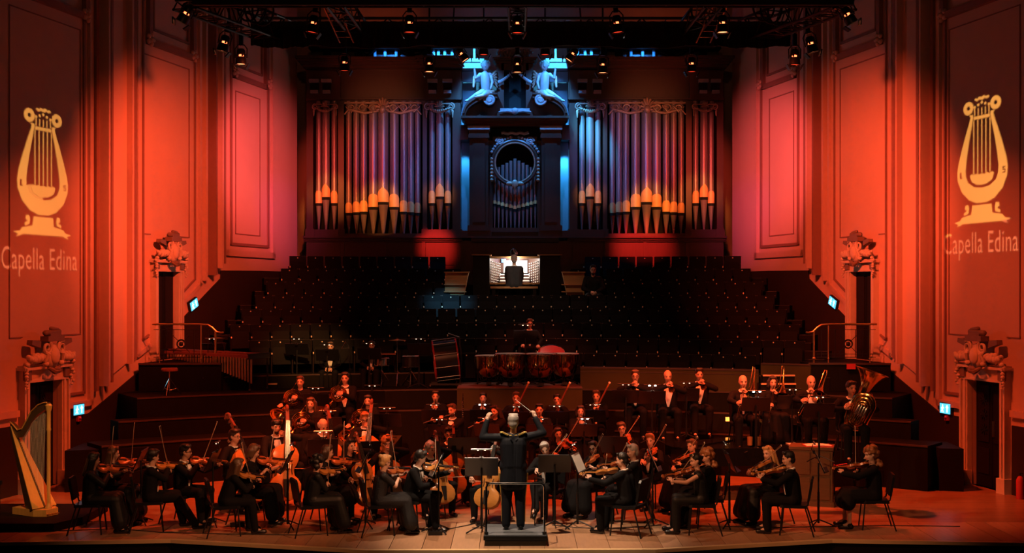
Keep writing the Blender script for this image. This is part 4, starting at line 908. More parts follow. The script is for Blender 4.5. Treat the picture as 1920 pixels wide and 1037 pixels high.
def person(who, desc, loc, yaw, pose, g='m', hair='short', hc='hair_dark', skin=0, seat=.46, lean=.06, head=(0, .1, 0), knees=.15, feet=None, top='suit', legs=None, k=None, vox=.016, glasses=False, beard=None, stand=False, group=None, turn=0.0, tie=True, cross=False, sleeve=1.0, **kw):
    k = k or (1.0 if g == 'm' else .94); mw = TR(loc, math.radians(yaw)); legs = legs or ('trousers' if g == 'm' else 'skirt')
    h = (.93 * k if stand else seat + .085)
    P = V((0, 0, h)); cl, sl_ = math.cos(lean), math.sin(lean); R = M.Rotation(turn, 3, 'Z')
    u = R @ V((0, sl_, cl)); f = R @ V((0, cl, -sl_)); x = R @ V((1, 0, 0))
    n0 = P + u * .50 * k; SL, SR = P + u * .455 * k - x * .182 * k, P + u * .455 * k + x * .182 * k
    H = n0 + (u * .6 + V((0, 0, .4))).normalized() * .185 * k + f * .025
    hm = M.Translation(H) @ M.Rotation(head[0] + turn, 4, 'Z') @ M.Rotation(-head[1], 4, 'X') @ M.Rotation(head[2], 4, 'Y') @ M.Scale(k * 1.02, 4)
    fr = dict(P=P, u=u, f=f, x=x, SL=SL, SR=SR, H=H, n0=n0, mouth=hm @ V((0, .092, -.055)), hm=hm, k=k, mw=mw)
    hl, hr, extra = POSES[pose](fr, kw)            # (wrist, hand dir, palm normal, curl, elbow hint) for each hand
    # skeleton
    l1, l2 = .285 * k, .265 * k
    EL, WL = ik(SL, hl[0], l1, l2, hl[4] if len(hl) > 4 else (-.7, -.2, -.8)); ER, WR = ik(SR, hr[0], l1, l2, hr[4] if len(hr) > 4 else (.7, -.2, -.8))
    hipL, hipR = P - x * .09 * k + V((0, .02, 0)), P + x * .09 * k + V((0, .02, 0))
    if stand: KL, KR, AL, AR = V((-.10, .02, .5 * k)), V((.10, .02, .5 * k)), V((-.11, -.01, .085)), V((.11, -.01, .085))
    else:
        KL, KR = V((-knees, .44 * k, h + .005)), V((knees, .44 * k, h + .005)); ff = feet or (.40, .44)
        AL, AR = V((-knees * .95, ff[0], .085)), V((knees * .95, ff[1], .085))
        if cross: KR, AR = V((.02, .46 * k, h + .06)), V((-.12, .66 * k, h - .26))
    b = MB()
    b.cap(hipL, hipR, .095 * k, .095 * k); 
    for q in (-1, 1): b.cap(P + u * .06 * k + x * q * .05 * k, P + u * .37 * k + x * q * .075 * k, .09 * k, .095 * k)
    b.cap(SL + x * .02, SR - x * .02, .052 * k, .052 * k); b.cap(n0 - u * .05, H - V((0, 0, .03)), .054 * k, .05 * k)
    for s_, e_, w_ in ((SL, EL, WL), (SR, ER, WR)): b.cap(s_, e_, .044 * k, .038 * k); b.cap(e_, w_, .040 * k, .026 * k)
    for a_, c_, d_ in ((hipL, KL, AL), (hipR, KR, AR)): b.cap(a_, c_, .078 * k, .056 * k); b.cap(c_, d_, .056 * k, .036 * k); b.cap(d_, d_ + V((0, .1, -.04)), .036 * k, .03 * k)
    hb = MB(hm)
    hb.ell((0, -.012, .032), (.078, .094, .092)); hb.ell((0, .028, -.045), (.062, .062, .074)); hb.ell((0, .052, -.098), (.026, .024, .022)); hb.cap((0, .088, .002), (0, .104, -.030), .010, .015, 8); hb.cap((-.035, .074, .022), (.035, .074, .022), .014, .014, 8)
    for q in (-1, 1): hb.ell((q * .076, -.008, -.012), (.011, .020, .031), n=8, m=6); hb.ell((q * .035, .066, -.028), (.026, .02, .022), n=8, m=6)
    b.add(hb.v, hb.f)
    ex = MB(); ex.cur = 0; hand(ex, WL, hl[1], hl[2], 1, hl[3], k * (1 if g == 'm' else .95)); hand(ex, WR, hr[1], hr[2], -1, hr[3], k * (1 if g == 'm' else .95))
    ex.T = hm; ex.cur = 1
    for q in (-1, 1): ex.ell((q * .031, .083, .004), (.011, .008, .007), n=8, m=5); ex.bar((q * .016, .090, .022), (q * .050, .082, .024), .006, .008)
    ex.cur = 2; ex.ell((0, .088, -.060), (.022, .007, .006), n=8, m=4)
    body = blob('person', b, 'skin%d' % skin, None, vox, 3, ex, ['eye', 'lip']); body.matrix_world = mw
    tag(body, desc, 'person', group)
    add_hair(hair, hm, hc, body, vox)
    if beard: bb = MB(hm); bb.ell((0, .045, -.085), (.052, .045, .045)); bb.cap((-.05, .03, -.05), (.05, .03, -.05), .022, .022); blob('beard', bb, beard, body, vox * .8, 1)
    # clothes
    fab = dict(suit='cloth_black', charcoal='cloth_charcoal', uniform='uniform', dress='cloth_satin', black='cloth_black', sequin='sequin')[top]
    j = MB(); e = .026 * k
    for q in (-1, 1): j.cap(P + u * .02 * k + x * q * .06 * k, P + u * .36 * k + x * q * .085 * k, .10 * k + e, .098 * k + e)
    j.cap(SL + x * .01, SR - x * .01, .058 * k + e * .6, .058 * k + e * .6); j.cap(hipL + u * .02, hipR + u * .02, .10 * k + e, .10 * k + e)
    if g == 'm' or top != 'dress': j.cap(n0 - u * .06 * k - x * .07, n0 - u * .06 * k + x * .07, .055, .055)
    if g == 'f':
        for q in (-1, 1): j.ell(P + u * .30 * k + x * q * .07 * k + f * .085 * k, .062 * k)
    for s_, e_, w_ in ((SL, EL, WL), (SR, ER, WR)):
        if sleeve > 0: 
            j.cap(s_, s_.lerp(e_, min(1, sleeve * 2)), .068 * k, .060 * k)
            if sleeve > .5: j.cap(e_, e_.lerp(w_, min(.94, (sleeve - .5) * 2)), .060 * k, .046 * k)
    if stand and kw.get('coat'): 
        for q in (-1, 1): j.cap(P + x * q * .06 + f * .01, P - V((0, 0, .22)) + x * q * .075, .13 * k, .135 * k)
    blob('jacket' if g == 'm' else 'bodice', j, fab, body, vox, 3)
    t = MB(); lf = 'cloth_charcoal' if top == 'charcoal' else fab
    if legs == 'trousers':
        t.cap(hipL, hipR, .115 * k, .115 * k)
        for a_, c_, d_ in ((hipL, KL, AL), (hipR, KR, AR)): t.cap(a_, c_, .110 * k, .088 * k); t.cap(c_, d_ + V((0, 0, -.005)), .084 * k, .066 * k)
        blob('trousers', t, lf, body, vox, 3)
    else:
        mk = (KL + KR) / 2; t.cap(hipL, hipR, .125 * k, .125 * k); zt = .06 if legs == 'skirt' else .30
        for a_, c_, d_ in ((hipL, KL, AL), (hipR, KR, AR)):
            t.cap(a_, c_, .130 * k, .120 * k); d2 = V((d_.x * 1.35, d_.y + .03, zt + .12)); t.cap(c_, d2, .115 * k, .13 * k)
        t.cap(P, mk, .13, .12); t.cap(mk, V((0, (AL.y + AR.y) / 2 + .05, zt + .13)), .12, .14); blob('skirt', t, lf, body, vox, 3)
    for d_, w in ((AL, 0), (AR, 1)):
        sh = MB()
        if cross and w: sh.cap(d_, d_ + V((-.02, .12, -.12)), .045, .035)
        else: sh.cap(d_ + V((0, -.025, -.045)), d_ + V((0, .15, -.052)), .040, .033); sh.cap(d_ + V((0, 0, -.01)), d_ + V((0, .02, -.04)), .042, .04)
        sh.build('shoe', 'leather', body, True)
    if g == 'm' and top in ('suit', 'charcoal') and kw.get('shirt', True):
        sb = MB(); vs = []; nz = 9; wv = kw.get('vwidth', .055)
        for i in range(nz + 1):
            s = i / nz; z = (.10 + .37 * s) * k; r = (.104 + .018 * s) * k + e if s < .75 else (.122 * k + e) * (1 - (s - .75) * 1.25)
            wd = (.018 + wv * s) if s < .8 else (.018 + wv * .8) * (1 - (s - .8) * 1.2)
            for q in (-1, -.5, 0, .5, 1): vs.append(P + u * z + x * q * wd * k + f * (r + .010 - .012 * abs(q)))
        sb.add(vs, [(i * 5 + a, i * 5 + a + 1, i * 5 + a + 6, i * 5 + a + 5) for i in range(nz) for a in range(4)])
        off = [v - f * .03 for v in vs]; sb.add(off, [(i * 5 + a + 5, i * 5 + a + 6, i * 5 + a + 1, i * 5 + a) for i in range(nz) for a in range(4)])
        sb.build('shirt_front', 'shirt', body, True)
        cb = MB(); cb.tube([n0 + x * .068 * math.cos(a) * k + f * (.066 * math.sin(a) * k + .004) + u * (.012 - .012 * math.sin(a)) for a in np.linspace(0, 2 * math.pi, 15)[:-1]], .017, 6, True); cb.build('collar', 'shirt', body, True)
        for s_, w_, e_ in ((1, WL, EL), (-1, WR, ER)): cu = MB(); cu.cap(w_.lerp(e_, .03), w_.lerp(e_, .13), .037 * k, .040 * k, 9, 1); cu.build('cuff', 'shirt', body, True)
        if tie:
            bt = MB(); c = n0 + f * .082 * k - u * .02
            for q in (-1, 1): bt.add([c, c + x * q * .05 + u * .022, c + x * q * .05 - u * .022, c + f * .015 + x * q * .01, c + f * .012 + x * q * .05 + u * .02, c + f * .012 + x * q * .05 - u * .02], [(0, 1, 2), (3, 5, 4), (0, 3, 4, 1), (1, 4, 5, 2), (2, 5, 3, 0)])
            bt.ell(c + f * .012, .011, n=6, m=4); bt.build('bow_tie', 'cloth_black', body)
    if glasses:
        gb = MB(hm)
        for q in (-1, 1): gb.tube([(q * .032 + .024 * math.cos(a), .097, .003 + .018 * math.sin(a)) for a in np.linspace(0, 2 * math.pi, 13)[:-1]], .0028, 5, True); gb.bar((q * .056, .094, .006), (q * .082, .0, .004), .004, .004)
        gb.bar((-.01, .099, .005), (.01, .099, .005), .004, .004); gb.build('spectacles', 'black_metal', body)
    fr['body'] = body; fr['who'] = who
    return fr

def frame_m(o, y, z):
    """matrix with origin o, Y axis along y, Z axis near z"""
    y = V(y).normalized(); z = V(z); z = (z - y * z.dot(y)).normalized(); x = y.cross(z)
    return M(((x.x, y.x, z.x, o[0]), (x.y, y.y, z.y, o[1]), (x.z, y.z, z.z, o[2]), (0, 0, 0, 1)))
POSES = {}
def pose(fn): POSES[fn.__name__[2:]] = fn; return fn
@pose
def p_violin(fr, kw):
    k = fr['k']; vs = kw.get('vs', 1.0); yaw = math.radians(kw.get('vyaw', 34)); el = math.radians(kw.get('vel', -6)); roll = math.radians(kw.get('vroll', 28))
    o = fr['P'] + fr['u'] * .515 * k - fr['x'] * .075 + fr['f'] * .065
    v = (M.Rotation(math.atan2(-fr['f'].x, fr['f'].y) + yaw, 3, 'Z') @ V((0, math.cos(el), math.sin(el))))
    T = frame_m(o, v, (0, 0, 1)) @ M.Rotation(roll, 4, 'Y'); X, n = T.col[0].xyz, T.col[2].xyz
    lw = o + v * .47 * vs - n * .085 - X * .03; e = math.radians(kw.get('be', 35)); sb = kw.get('bs', .25); by = math.radians(kw.get('byaw', 0))
    c = o + v * .205 * vs + n * .062; bd = -X * math.cos(e) * math.cos(by) + n * math.sin(e) + v * math.sin(by); bd.normalize(); fg = c - bd * sb
    fr['inst'] = T; fr['bow'] = frame_m(fg, bd, n if abs(bd.dot(n)) < .9 else v)
    rw = fg - bd * .02 + X * .05 + V((0, 0, .035)) - v * .05
    return (lw, n * .9 - v * .1 + X * .35, X * 1.0 + v * .1, .75, (-.5, .1, -1)), (rw, v * .7 - X * .5 - V((0, 0, .35)), -n, .6, (.8, -.2, -.5)), None
@pose
def p_cello(fr, kw):
    s = kw.get('vs', 2.1); tilt = kw.get('ct', .42); side = kw.get('cx', -.05); e0 = V((side * -.5, kw.get('cy', .64), 0.0))
    c = V((side * 1.2, -tilt, .92)).normalized(); pin = kw.get('pin', .26); o = e0 + c * pin; n = V((kw.get('ctw', .05), 1, .2))
    T = frame_m(o, c, n); nn = T.col[2].xyz; X = T.col[0].xyz; fr['inst'] = T; fr['pin'] = pin
    lw = o + c * (kw.get('lh', .46) * s) + nn * .02 - X * .03
    ct = o + c * (.20 * s) + nn * .068 * s; bd = (X + nn * .05 + c * kw.get('bt', .0)).normalized(); bd = -bd if bd.x > 0 else bd
    fg = ct - bd * kw.get('bs', .3); fr['bow'] = frame_m(fg, bd, nn)
    lw2 = lw + V((-.05, .03, .0)) * (1)
    return (lw2, X * (.7 if X.x > 0 else -.7) + nn * .4 + c * .2, -nn, .9, (-1, .1, -.3)), (fg + V((.03, -.03, .05)), bd * .5 + nn * .3 - V((0, 0, .6)), -nn, .6, (.9, -.2, -.2)), None
@pose
def p_flute(fr, kw):
    m = fr['mouth'] + V((0, .012, -.012)); d = (fr['x'] * 1 + fr['f'] * kw.get('fy', .12) - V((0, 0, 1)) * kw.get('fz', .2)).normalized()
    fr['inst'] = frame_m(m - d * .09, d, (0, 0, 1)); f = fr['f']
    return (m + d * .17 + f * .05 - V((0, 0, .06)), V((.2, -.5, .8)), V((.3, -1, 0)), .8, (-.3, .6, -1)), (m + d * .36 - f * .06 - V((0, 0, .05)), V((-.1, .6, .7)), V((0, .5, .2)), .8, (.8, -.3, -.8)), None
@pose
def p_clarinet(fr, kw):
    m = fr['mouth'] + fr['f'] * .0; d = (fr['f'] * kw.get('cf', .62) - V((0, 0, 1)) * .8 + fr['x'] * kw.get('cx', .0)).normalized(); fr['inst'] = frame_m(m - d * .01, d, fr['f'] + V((0, 0, .5)))
    return (m + d * .20 + fr['x'] * -.045 + fr['f'] * -.01, V((.5, .6, .3)), V((1, -.2, 0)), .8), (m + d * .38 + fr['x'] * .045, V((-.5, .6, .2)), V((-1, -.2, 0)), .8), None
@pose
def p_bassoon(fr, kw):
    a = V((.26, .22, fr['P'].z - .12)); t = V((-.20, .30, fr['H'].z + kw.get('bh', .22))); d = (t - a).normalized(); fr['inst'] = frame_m(a, d, (0, 1, 0)); L = (t - a).length
    return (a + d * (L * .66) + V((-.03, -.04, 0)), V((.3, .6, .5)), V((.8, .2, 0)), .9), (a + d * (L * .34) + V((.03, -.05, 0)), V((-.3, .6, .1)), V((-.8, .2, 0)), .9), None
@pose
def p_horn(fr, kw):
    m = fr['mouth']; c = m + fr['f'] * .24 + V((.10, 0, -.22)); fr['inst'] = frame_m(c, (0, .35, .94), (-.25, 1, -.2)) @ M.Scale(1.25, 4); fr['mp'] = m
    return (c + V((-.10, .02, .0)), V((.6, .5, .2)), V((.6, -.4, 0)), .9), (c + V((.22, -.06, -.13)), V((.4, .5, -.4)), V((-.2, .5, .6)), .4), None
@pose
def p_trumpet(fr, kw):
    m = fr['mouth'] + fr['f'] * .02; d = (fr['f'] + V((kw.get('tx', 0), 0, -kw.get('tz', .22)))).normalized(); fr['inst'] = frame_m(m, d, (0, 0, 1))
    return (m + d * .20 + V((-.055, -.01, -.07)), V((.4, .3, .9)), V((1, 0, .1)), .9, (-1, .1, -.35)), (m + d * .19 + V((.055, -.01, -.05)), V((-.5, .3, .8)), V((-1, 0, 0)), .9, (1, .1, -.35)), None
@pose
def p_trombone(fr, kw):
    m = fr['mouth'] + fr['f'] * .015; d = (fr['f'] * .78 + V((kw.get('tx', .30), 0, -kw.get('tz', .55)))).normalized(); fr['inst'] = frame_m(m, d, (.15, .4, 1)); 
    return (m + d * .13 + V((-.07, 0, -.05)), V((.5, .3, .8)), V((1, 0, 0)), .9, (-1, .1, -.4)), (m + d * kw.get('sl', .50) + V((.05, -.02, .0)), V((-.4, .6, .3)), V((-1, 0, -.2)), .9, (1, 0, -.4)), None
@pose
def p_tuba(fr, kw):
    b0 = fr['P'] + V((.04, .30, .02)); fr['inst'] = frame_m(b0, (-.40, .10, .92), (.25, 1, 0))
    return (b0 + V((-.28, .06, .30)), V((.6, .4, .3)), V((.6, -.4, 0)), .8, (-1, 0, -.4)), (b0 + V((.16, .12, .34)), V((-.4, .3, .6)), V((-.6, -.4, 0)), .8, (1, 0, -.5)), None
@pose
def p_lap(fr, kw):
    c = fr['P'] + V((0, .28, .10))
    return (c + V((-.07, 0, 0)), V((.7, .6, -.2)), V((.4, -.3, -.8)), .6, (-1, -.4, -.4)), (c + V((.07, .01, .01)), V((-.7, .6, -.2)), V((-.4, -.3, -.8)), .6, (1, -.4, -.4)), None
@pose
def p_keys(fr, kw):
    c = fr['P'] + V((0, .44, kw.get('kz', .17)))
    return (c + V((-.17, 0, 0)), V((.1, 1, -.1)), V((0, 0, -1)), .45, (-1, -.3, -.6)), (c + V((.17, 0, 0)), V((-.1, 1, -.1)), V((0, 0, -1)), .45, (1, -.3, -.6)), None
@pose
def p_conduct(fr, kw):
    return (fr['n0'] + V((-.40, .10, .20)), V((.25, .1, 1)), V((.6, .6, 0)), .7, (-.7, -.2, -1)), (fr['n0'] + V((.33, .12, .24)), V((-.25, .2, 1)), V((-.6, .5, 0)), 1.0, (.9, -.2, -1)), None
@pose
def p_mallets(fr, kw):
    c = fr['P'] + V((0, .30, .10))
    return (c + V((-.18, .02, 0)), V((.3, .9, -.2)), V((.3, 0, -1)), .9, (-1, -.4, -.4)), (c + V((.20, .04, .02)), V((-.3, .9, -.2)), V((-.3, 0, -1)), .9, (1, -.4, -.4)), None
# ---------------------------------------------------------------- instruments (built once, then copied with their parts)
HALF = [(.0, .012), (.006, .050), (.03, .086), (.065, .101), (.105, .100), (.138, .080), (.155, .058), (.18, .052), (.205, .056), (.222, .068), (.255, .081), (.29, .083), (.325, .068), (.347, .035), (.356, .012)]
def fiddle(name, cat, s, ribs, varnish, pin=0.0):
    t = thing(name, None, cat); q = lambda p: tuple(c * s for c in p)
    out = [(x, y) for y, x in HALF] + [(-x, y) for y, x in reversed(HALF)]; n = len(out)
    b = MB(); lay = [(1.0, 1.0, 0.0), (1.0, 1.0, ribs), (.72, .93, ribs + .010), (.35, .80, ribs + .015)]; vs = []
    for kx, ky, z in lay: vs += [q((x * kx, .178 + (y - .178) * ky, z)) for x, y in out]
    fs = [(i + L * n, (i + 1) % n + L * n, (i + 1) % n + (L + 1) * n, i + (L + 1) * n) for L in range(3) for i in range(n)] + [tuple(range(n - 1, -1, -1)), tuple(range(3 * n, 4 * n))]
    b.add(vs, fs); b.build('soundbox', varnish, t, True)
    z = ribs + .014
    b = MB(); b.add([q(p) for p in ((-.021, .245, z + .012), (.021, .245, z + .012), (.012, .50, z + .004), (-.012, .50, z + .004), (-.021, .245, z + .019), (.021, .245, z + .019), (.012, .50, z + .011), (-.012, .50, z + .011))], [(0, 3, 2, 1), (4, 5, 6, 7), (0, 1, 5, 4), (1, 2, 6, 5), (2, 3, 7, 6), (3, 0, 4, 7)]); b.build('fingerboard', 'ebony', t)
    b = MB(); b.bar(q((0, .34, ribs * .7)), q((0, .51, z - .002)), .022 * s, .018 * s); b.bar(q((0, .50, z - .004)), q((0, .575, z - .018)), .021 * s, .024 * s); b.build('neck', 'rosewood' if pin else varnish, t)
    b = MB(); b.tube([q((0, .58 + y, z - .02 + x)) for x, y in spiral((0, 0), .022, .006, 1.5, 14, math.pi)], .010 * s, 7); b.build('scroll', 'rosewood' if pin else varnish, t, True)
    for i in range(4): b = MB(); sd = 1 if i % 2 else -1; y = .525 + .014 * i; b.bar(q((0, y, z - .01)), q((sd * .035, y, z - .01)), .006 * s, .006 * s); b.ell(q((sd * .038, y, z - .01)), tuple(c * s for c in (.004, .009, .006)), n=6, m=4); b.build('peg', 'ebony', t)
    b = MB(); b.add([q(p) for p in ((-.021, .192, z - .003), (.021, .192, z - .003), (.016, .195, z + .030), (-.016, .195, z + .030), (-.021, .197, z - .003), (.021, .197, z - .003), (.016, .197, z + .030), (-.016, .197, z + .030))], [(0, 1, 2, 3), (7, 6, 5, 4), (0, 4, 5, 1), (1, 5, 6, 2), (2, 6, 7, 3), (3, 7, 4, 0)]); b.build('bridge', 'oak', t)
    b = MB(); b.prism([q((-.010, .02, 0))[:2], q((.010, .02, 0))[:2], q((.021, .13, 0))[:2], q((-.021, .13, 0))[:2]], .008 * s, M.Translation((0, 0, (z + .006) * s))); b.build('tailpiece', 'ebony', t)
    for sd in (-1, 1): b = MB(); b.tube([q((sd * (.040 - .006 * math.sin(a)), .195 + .034 * math.cos(a), ribs + .0125)) for a in np.linspace(.2, 2.9, 8)], .0032 * s, 5); b.build('sound_hole', 'slot_black', t)
    for i in range(4): b = MB(); x = (i - 1.5) * .007; b.tube([q((x * 1.2, .13, z + .014)), q((x * 1.5, .195, z + .031)), q((x, .50, z + .012))], max(.0006 * s, .0007), 4); b.build('string', 'silver', t)
    if pin: b = MB(); b.tube([(0, 0, ribs * s * .5), (0, -pin, ribs * s * .5)], .006, 6); b.build('endpin', 'chrome', t)
    else: b = MB(); b.ell(q((-.045, .018, z + .012)), q((.032, .022, .007)), n=8, m=5); b.build('chin_rest', 'ebony', t, True)
    return t
VIOLIN = Proto(lambda: fiddle('violin', 'violin', 1.0, .034, 'varnish')); VIOLIN2 = Proto(lambda: fiddle('violin', 'violin', 1.0, .034, 'varnish_pale')); VIOLA = Proto(lambda: fiddle('viola', 'viola', 1.13, .036, 'varnish'))
CELLO = Proto(lambda: fiddle('cello', 'cello', 2.08, .056, 'varnish_pale', .26)); BASS = Proto(lambda: fiddle('double_bass', 'double bass', 2.75, .062, 'varnish_pale', .16))
def make_bow(L=.74):
    t = thing('bow', None, 'bow')
    b = MB(); b.tube([(0, y, .012 - .016 * math.sin(math.pi * y / L)) for y in np.linspace(-.02, L, 9)], [.0048 - .0018 * i / 8 for i in range(9)], 6); b.build('stick', 'bow_wood', t, True)
    b = MB(); b.b2((-.004, .05, -.010), (.004, L - .01, -.008)); b.build('bow_hair', 'horsehair', t)
    b = MB(); b.b2((-.006, 0, -.011), (.006, .05, .010)); b.build('frog', 'ebony', t); b = MB(); b.bar((0, L - .012, -.012), (0, L, .014), .007, .01); b.build('tip', 'horsehair', t)
    return t
BOW = Proto(make_bow); CBOW = Proto(lambda: make_bow(.70))
def bell(b, pts, radii, n=20): b.tube(pts, radii, n, caps=False); b.tube([pts[-1], pts[-2]], [radii[-1] * .985, radii[-2] * .9], n, caps=False); b.tube(pts[::-1][:6], [r * .94 for r in radii[::-1][:6]], n, caps=False)
def make_horn():
    t = thing('french_horn', None, 'french horn')
    for k, (r, z) in enumerate(((.135, 0), (.115, .014), (.095, .028))):
        b = MB(); b.tube([(r * math.cos(a), r * math.sin(a), z) for a in np.linspace(0, 2 * math.pi, 29)[:-1]], .010 + .003 * (k == 0), 7, True); b.build('coil', 'lacquer_brass', t, True)
    d = V((-.62, -.38, .68)).normalized(); o = V((-.07, -.11, -.02)); b = MB(); n = 10
    bell(b, [o + d * (.27 * i / n) + V((-.02, -.02, 0)) * math.sin(math.pi * i / n) for i in range(n + 1)], [.018 + .022 * (i / n) + .115 * (i / n) ** 4 for i in range(n + 1)]); b.build('bell', 'lacquer_brass', t, True)
    b = MB(); b.tube([(0, .135, 0), (.05, .17, -.09), (.08, .17, -.185)], [.007, .006, .005], 6); b.build('lead_pipe', 'lacquer_brass', t, True)
    for i in range(3): b = MB(); b.cap((-.05 + .03 * i, -.02, .01), (-.05 + .03 * i, -.02, .05), .016, .016, 9); b.build('valve', 'silver', t, True)
    b = MB(); b.tube([(-.07, .05, .03), (-.02, .08, .035), (.05, .06, .03), (.06, -.03, .03), (-.03, -.07, .03), (-.08, -.02, .03)], .008, 6, True); b.build('valve_slide', 'lacquer_brass', t, True)
    return t
HORN = Proto(make_horn)
def make_trumpet():
    t = thing('trumpet', None, 'trumpet')
    b = MB(); b.tube([(0, 0, 0), (0, .36, 0)], .0058, 7); b.tube([(0, .0, 0), (0, -.018, 0)], [.006, .013], 8); b.build('lead_pipe', 'lacquer_brass', t, True)
    b = MB(); b.tube([(0, .36, 0), (0, .40, -.015), (0, .41, -.04), (0, .39, -.07), (0, .34, -.08), (0, .16, -.08), (0, .10, -.07), (0, .085, -.045), (0, .10, -.02), (0, .16, -.008)], .006, 7); b.build('tuning_slide', 'lacquer_brass', t, True)
    b = MB(); n = 10; bell(b, [(0.0, .16 + .34 * i / n, -.012) for i in range(n + 1)], [.006 + .008 * i / n + .048 * (i / n) ** 5 for i in range(n + 1)]); b.build('bell', 'lacquer_brass', t, True)
    for i in range(3): b = MB(); b.cap((.014, .17 + .026 * i, -.09), (.014, .17 + .026 * i, .03), .011, .011, 9); b.ell((.014, .17 + .026 * i, .05), (.008, .008, .004), n=8, m=4); b.build('valve', 'silver', t, True)
    return t
TRUMPET = Proto(make_trumpet)
def make_trombone():
    t = thing('trombone', None, 'trombone')
    b = MB(); b.tube([(0, -.02, 0), (0, .82, 0), (0, .86, -.02), (0, .87, -.045), (0, .86, -.07), (0, .82, -.09), (0, .02, -.09)], .008, 7); b.build('slide', 'lacquer_brass', t, True)
    b = MB(); b.tube([(0, .02, -.09), (-.09, -.02, -.05), (-.12, -.30, .10), (-.12, -.40, .12), (-.14, -.44, .09), (-.15, -.40, .05)], .008, 7); b.build('rear_crook', 'lacquer_brass', t, True)
    b = MB(); n = 12; bell(b, [(-.15 - .03 * i / n, -.40 + .62 * i / n, .05 - .07 * i / n) for i in range(n + 1)], [.009 + .014 * i / n + .088 * (i / n) ** 4.5 for i in range(n + 1)]); b.build('bell', 'lacquer_brass', t, True)
    for y in (.06, .14): b = MB(); b.bar((0, y, 0), (0, y, -.09), .008, .008); b.build('brace', 'silver', t)
    b = MB(); b.tube([(0, -.015, 0), (0, -.035, 0)], [.008, .014], 8); b.build('mouthpiece', 'silver', t)
    return t
TROMBONE = Proto(make_trombone)
def make_tuba():
    t = thing('tuba', None, 'tuba')
    for k, (wx, y0, y1, r, z) in enumerate(((.17, .0, .62, .042, 0), (.125, .06, .56, .030, .05), (.09, .10, .50, .022, .085), (.055, .14, .46, .018, .10))):
        b = MB(); pts = [(wx * math.cos(a), (y0 + wx if math.sin(a) < 0 else y1 - wx) + wx * math.sin(a), z) for a in np.linspace(0, 2 * math.pi, 25)[:-1]]; b.tube(pts, r, 9, True); b.build('tubing_loop', 'lacquer_brass', t, True)
    b = MB(); n = 14; bell(b, [(-.10 + .02 * math.sin(math.pi * i / n), .30 + .72 * i / n, -.05) for i in range(n + 1)], [.055 + .05 * i / n + .19 * (i / n) ** 5 for i in range(n + 1)], 26); b.build('bell', 'lacquer_brass', t, True)
    for i in range(4): b = MB(); b.cap((-.06 + .045 * i, .26, .13), (-.06 + .045 * i, .42, .13), .02, .02, 9); b.ell((-.06 + .045 * i, .47, .13), (.014, .006, .014), n=8, m=4); b.build('valve', 'silver', t, True)
    for i in range(3): b = MB(); b.tube([(-.08 + .06 * i, .12, .15), (-.08 + .06 * i, .24, .15), (-.05 + .06 * i, .25, .15), (-.05 + .06 * i, .12, .15)], .010, 7); b.build('valve_slide', 'lacquer_brass', t, True)
    b = MB(); b.tube([(.10, .50, .05), (.10, .62, .0), (.05, .66, -.12), (.0, .66, -.20)], .010, 7); b.build('lead_pipe', 'lacquer_brass', t, True)
    return t
TUBA = Proto(make_tuba)
def make_flute():
    t = thing('flute', None, 'flute')
    b = MB(); b.tube([(0, 0, 0), (0, .67, 0)], .0100, 8); b.build('flute_tube', 'silver', t, True); b = MB(); b.ell((0, .08, .006), (.012, .016, .008), n=8, m=5); b.build('lip_plate', 'silver', t, True)
    for i in range(8): b = MB(); b.lathe([(0, .008), (.009, .008), (.009, 0)], 8, M.Translation((0, .25 + .045 * i, .008))); b.build('key_cup', 'chrome', t)
    return t
FLUTE = Proto(make_flute)
def make_clarinet(nm='clarinet', L=.64, m='ebony'):
    t = thing(nm, None, nm.replace('_', ' '))
    b = MB(); b.tube([(0, -.02, 0), (0, .05, 0), (0, .06, 0), (0, L - .10, 0)], [.006, .010, .0125, .0135], 9); b.build('joint_tube', m, t, True)
    b = MB(); b.tube([(0, L - .10, 0), (0, L - .04, 0), (0, L, 0)], [.0145, .020, .031], 12, caps=False); b.build('bell', m, t, True)
    for y in (.055, .13, .32, L - .10): b = MB(); b.tube([(0, y - .006, 0), (0, y + .006, 0)], .0165, 9); b.build('ring', 'silver', t, True)
    for i in range(9): b = MB(); b.ell((.004 * (-1) ** i, .16 + .042 * i, .015), (.009, .009, .004), n=7, m=4); b.build('key', 'silver', t)
    b = MB(); b.tube([(.012, .15, .008), (.012, .50, .008)], .003, 5); b.build('key_rod', 'silver', t)
    return t
CLARINET = Proto(make_clarinet); OBOE = Proto(lambda: make_clarinet('oboe', .60))
def make_bassoon():
    t = thing('bassoon', None, 'bassoon')
    b = MB(); b.tube([(0, 0, 0), (0, .50, 0), (0, 1.14, .0)], [.027, .022, .018], 10); b.build('long_joint', 'rosewood', t, True); b = MB(); b.tube([(.035, .0, 0), (.035, .66, 0)], [.026, .017], 10); b.build('wing_joint', 'rosewood', t, True)
    b = MB(); b.tube([(0, 1.14, 0), (0, 1.24, 0), (0, 1.25, 0)], [.018, .021, .023], 10); b.build('bell_joint', 'varnish_pale', t, True); b = MB(); b.tube([(0, 1.24, 0), (0, 1.27, 0)], .025, 10); b.build('bell_ring', 'paper', t, True)
    b = MB(); b.tube([(.035, .66, 0), (.03, .72, -.02), (.01, .73, -.12), (0, .70, -.2)], .004, 6); b.build('crook', 'silver', t)
    for i in range(8): b = MB(); b.ell((.0, .12 + .09 * i, .024), (.011, .013, .005), n=7, m=4); b.build('key', 'silver', t)
    return t
BASSOON = Proto(make_bassoon)
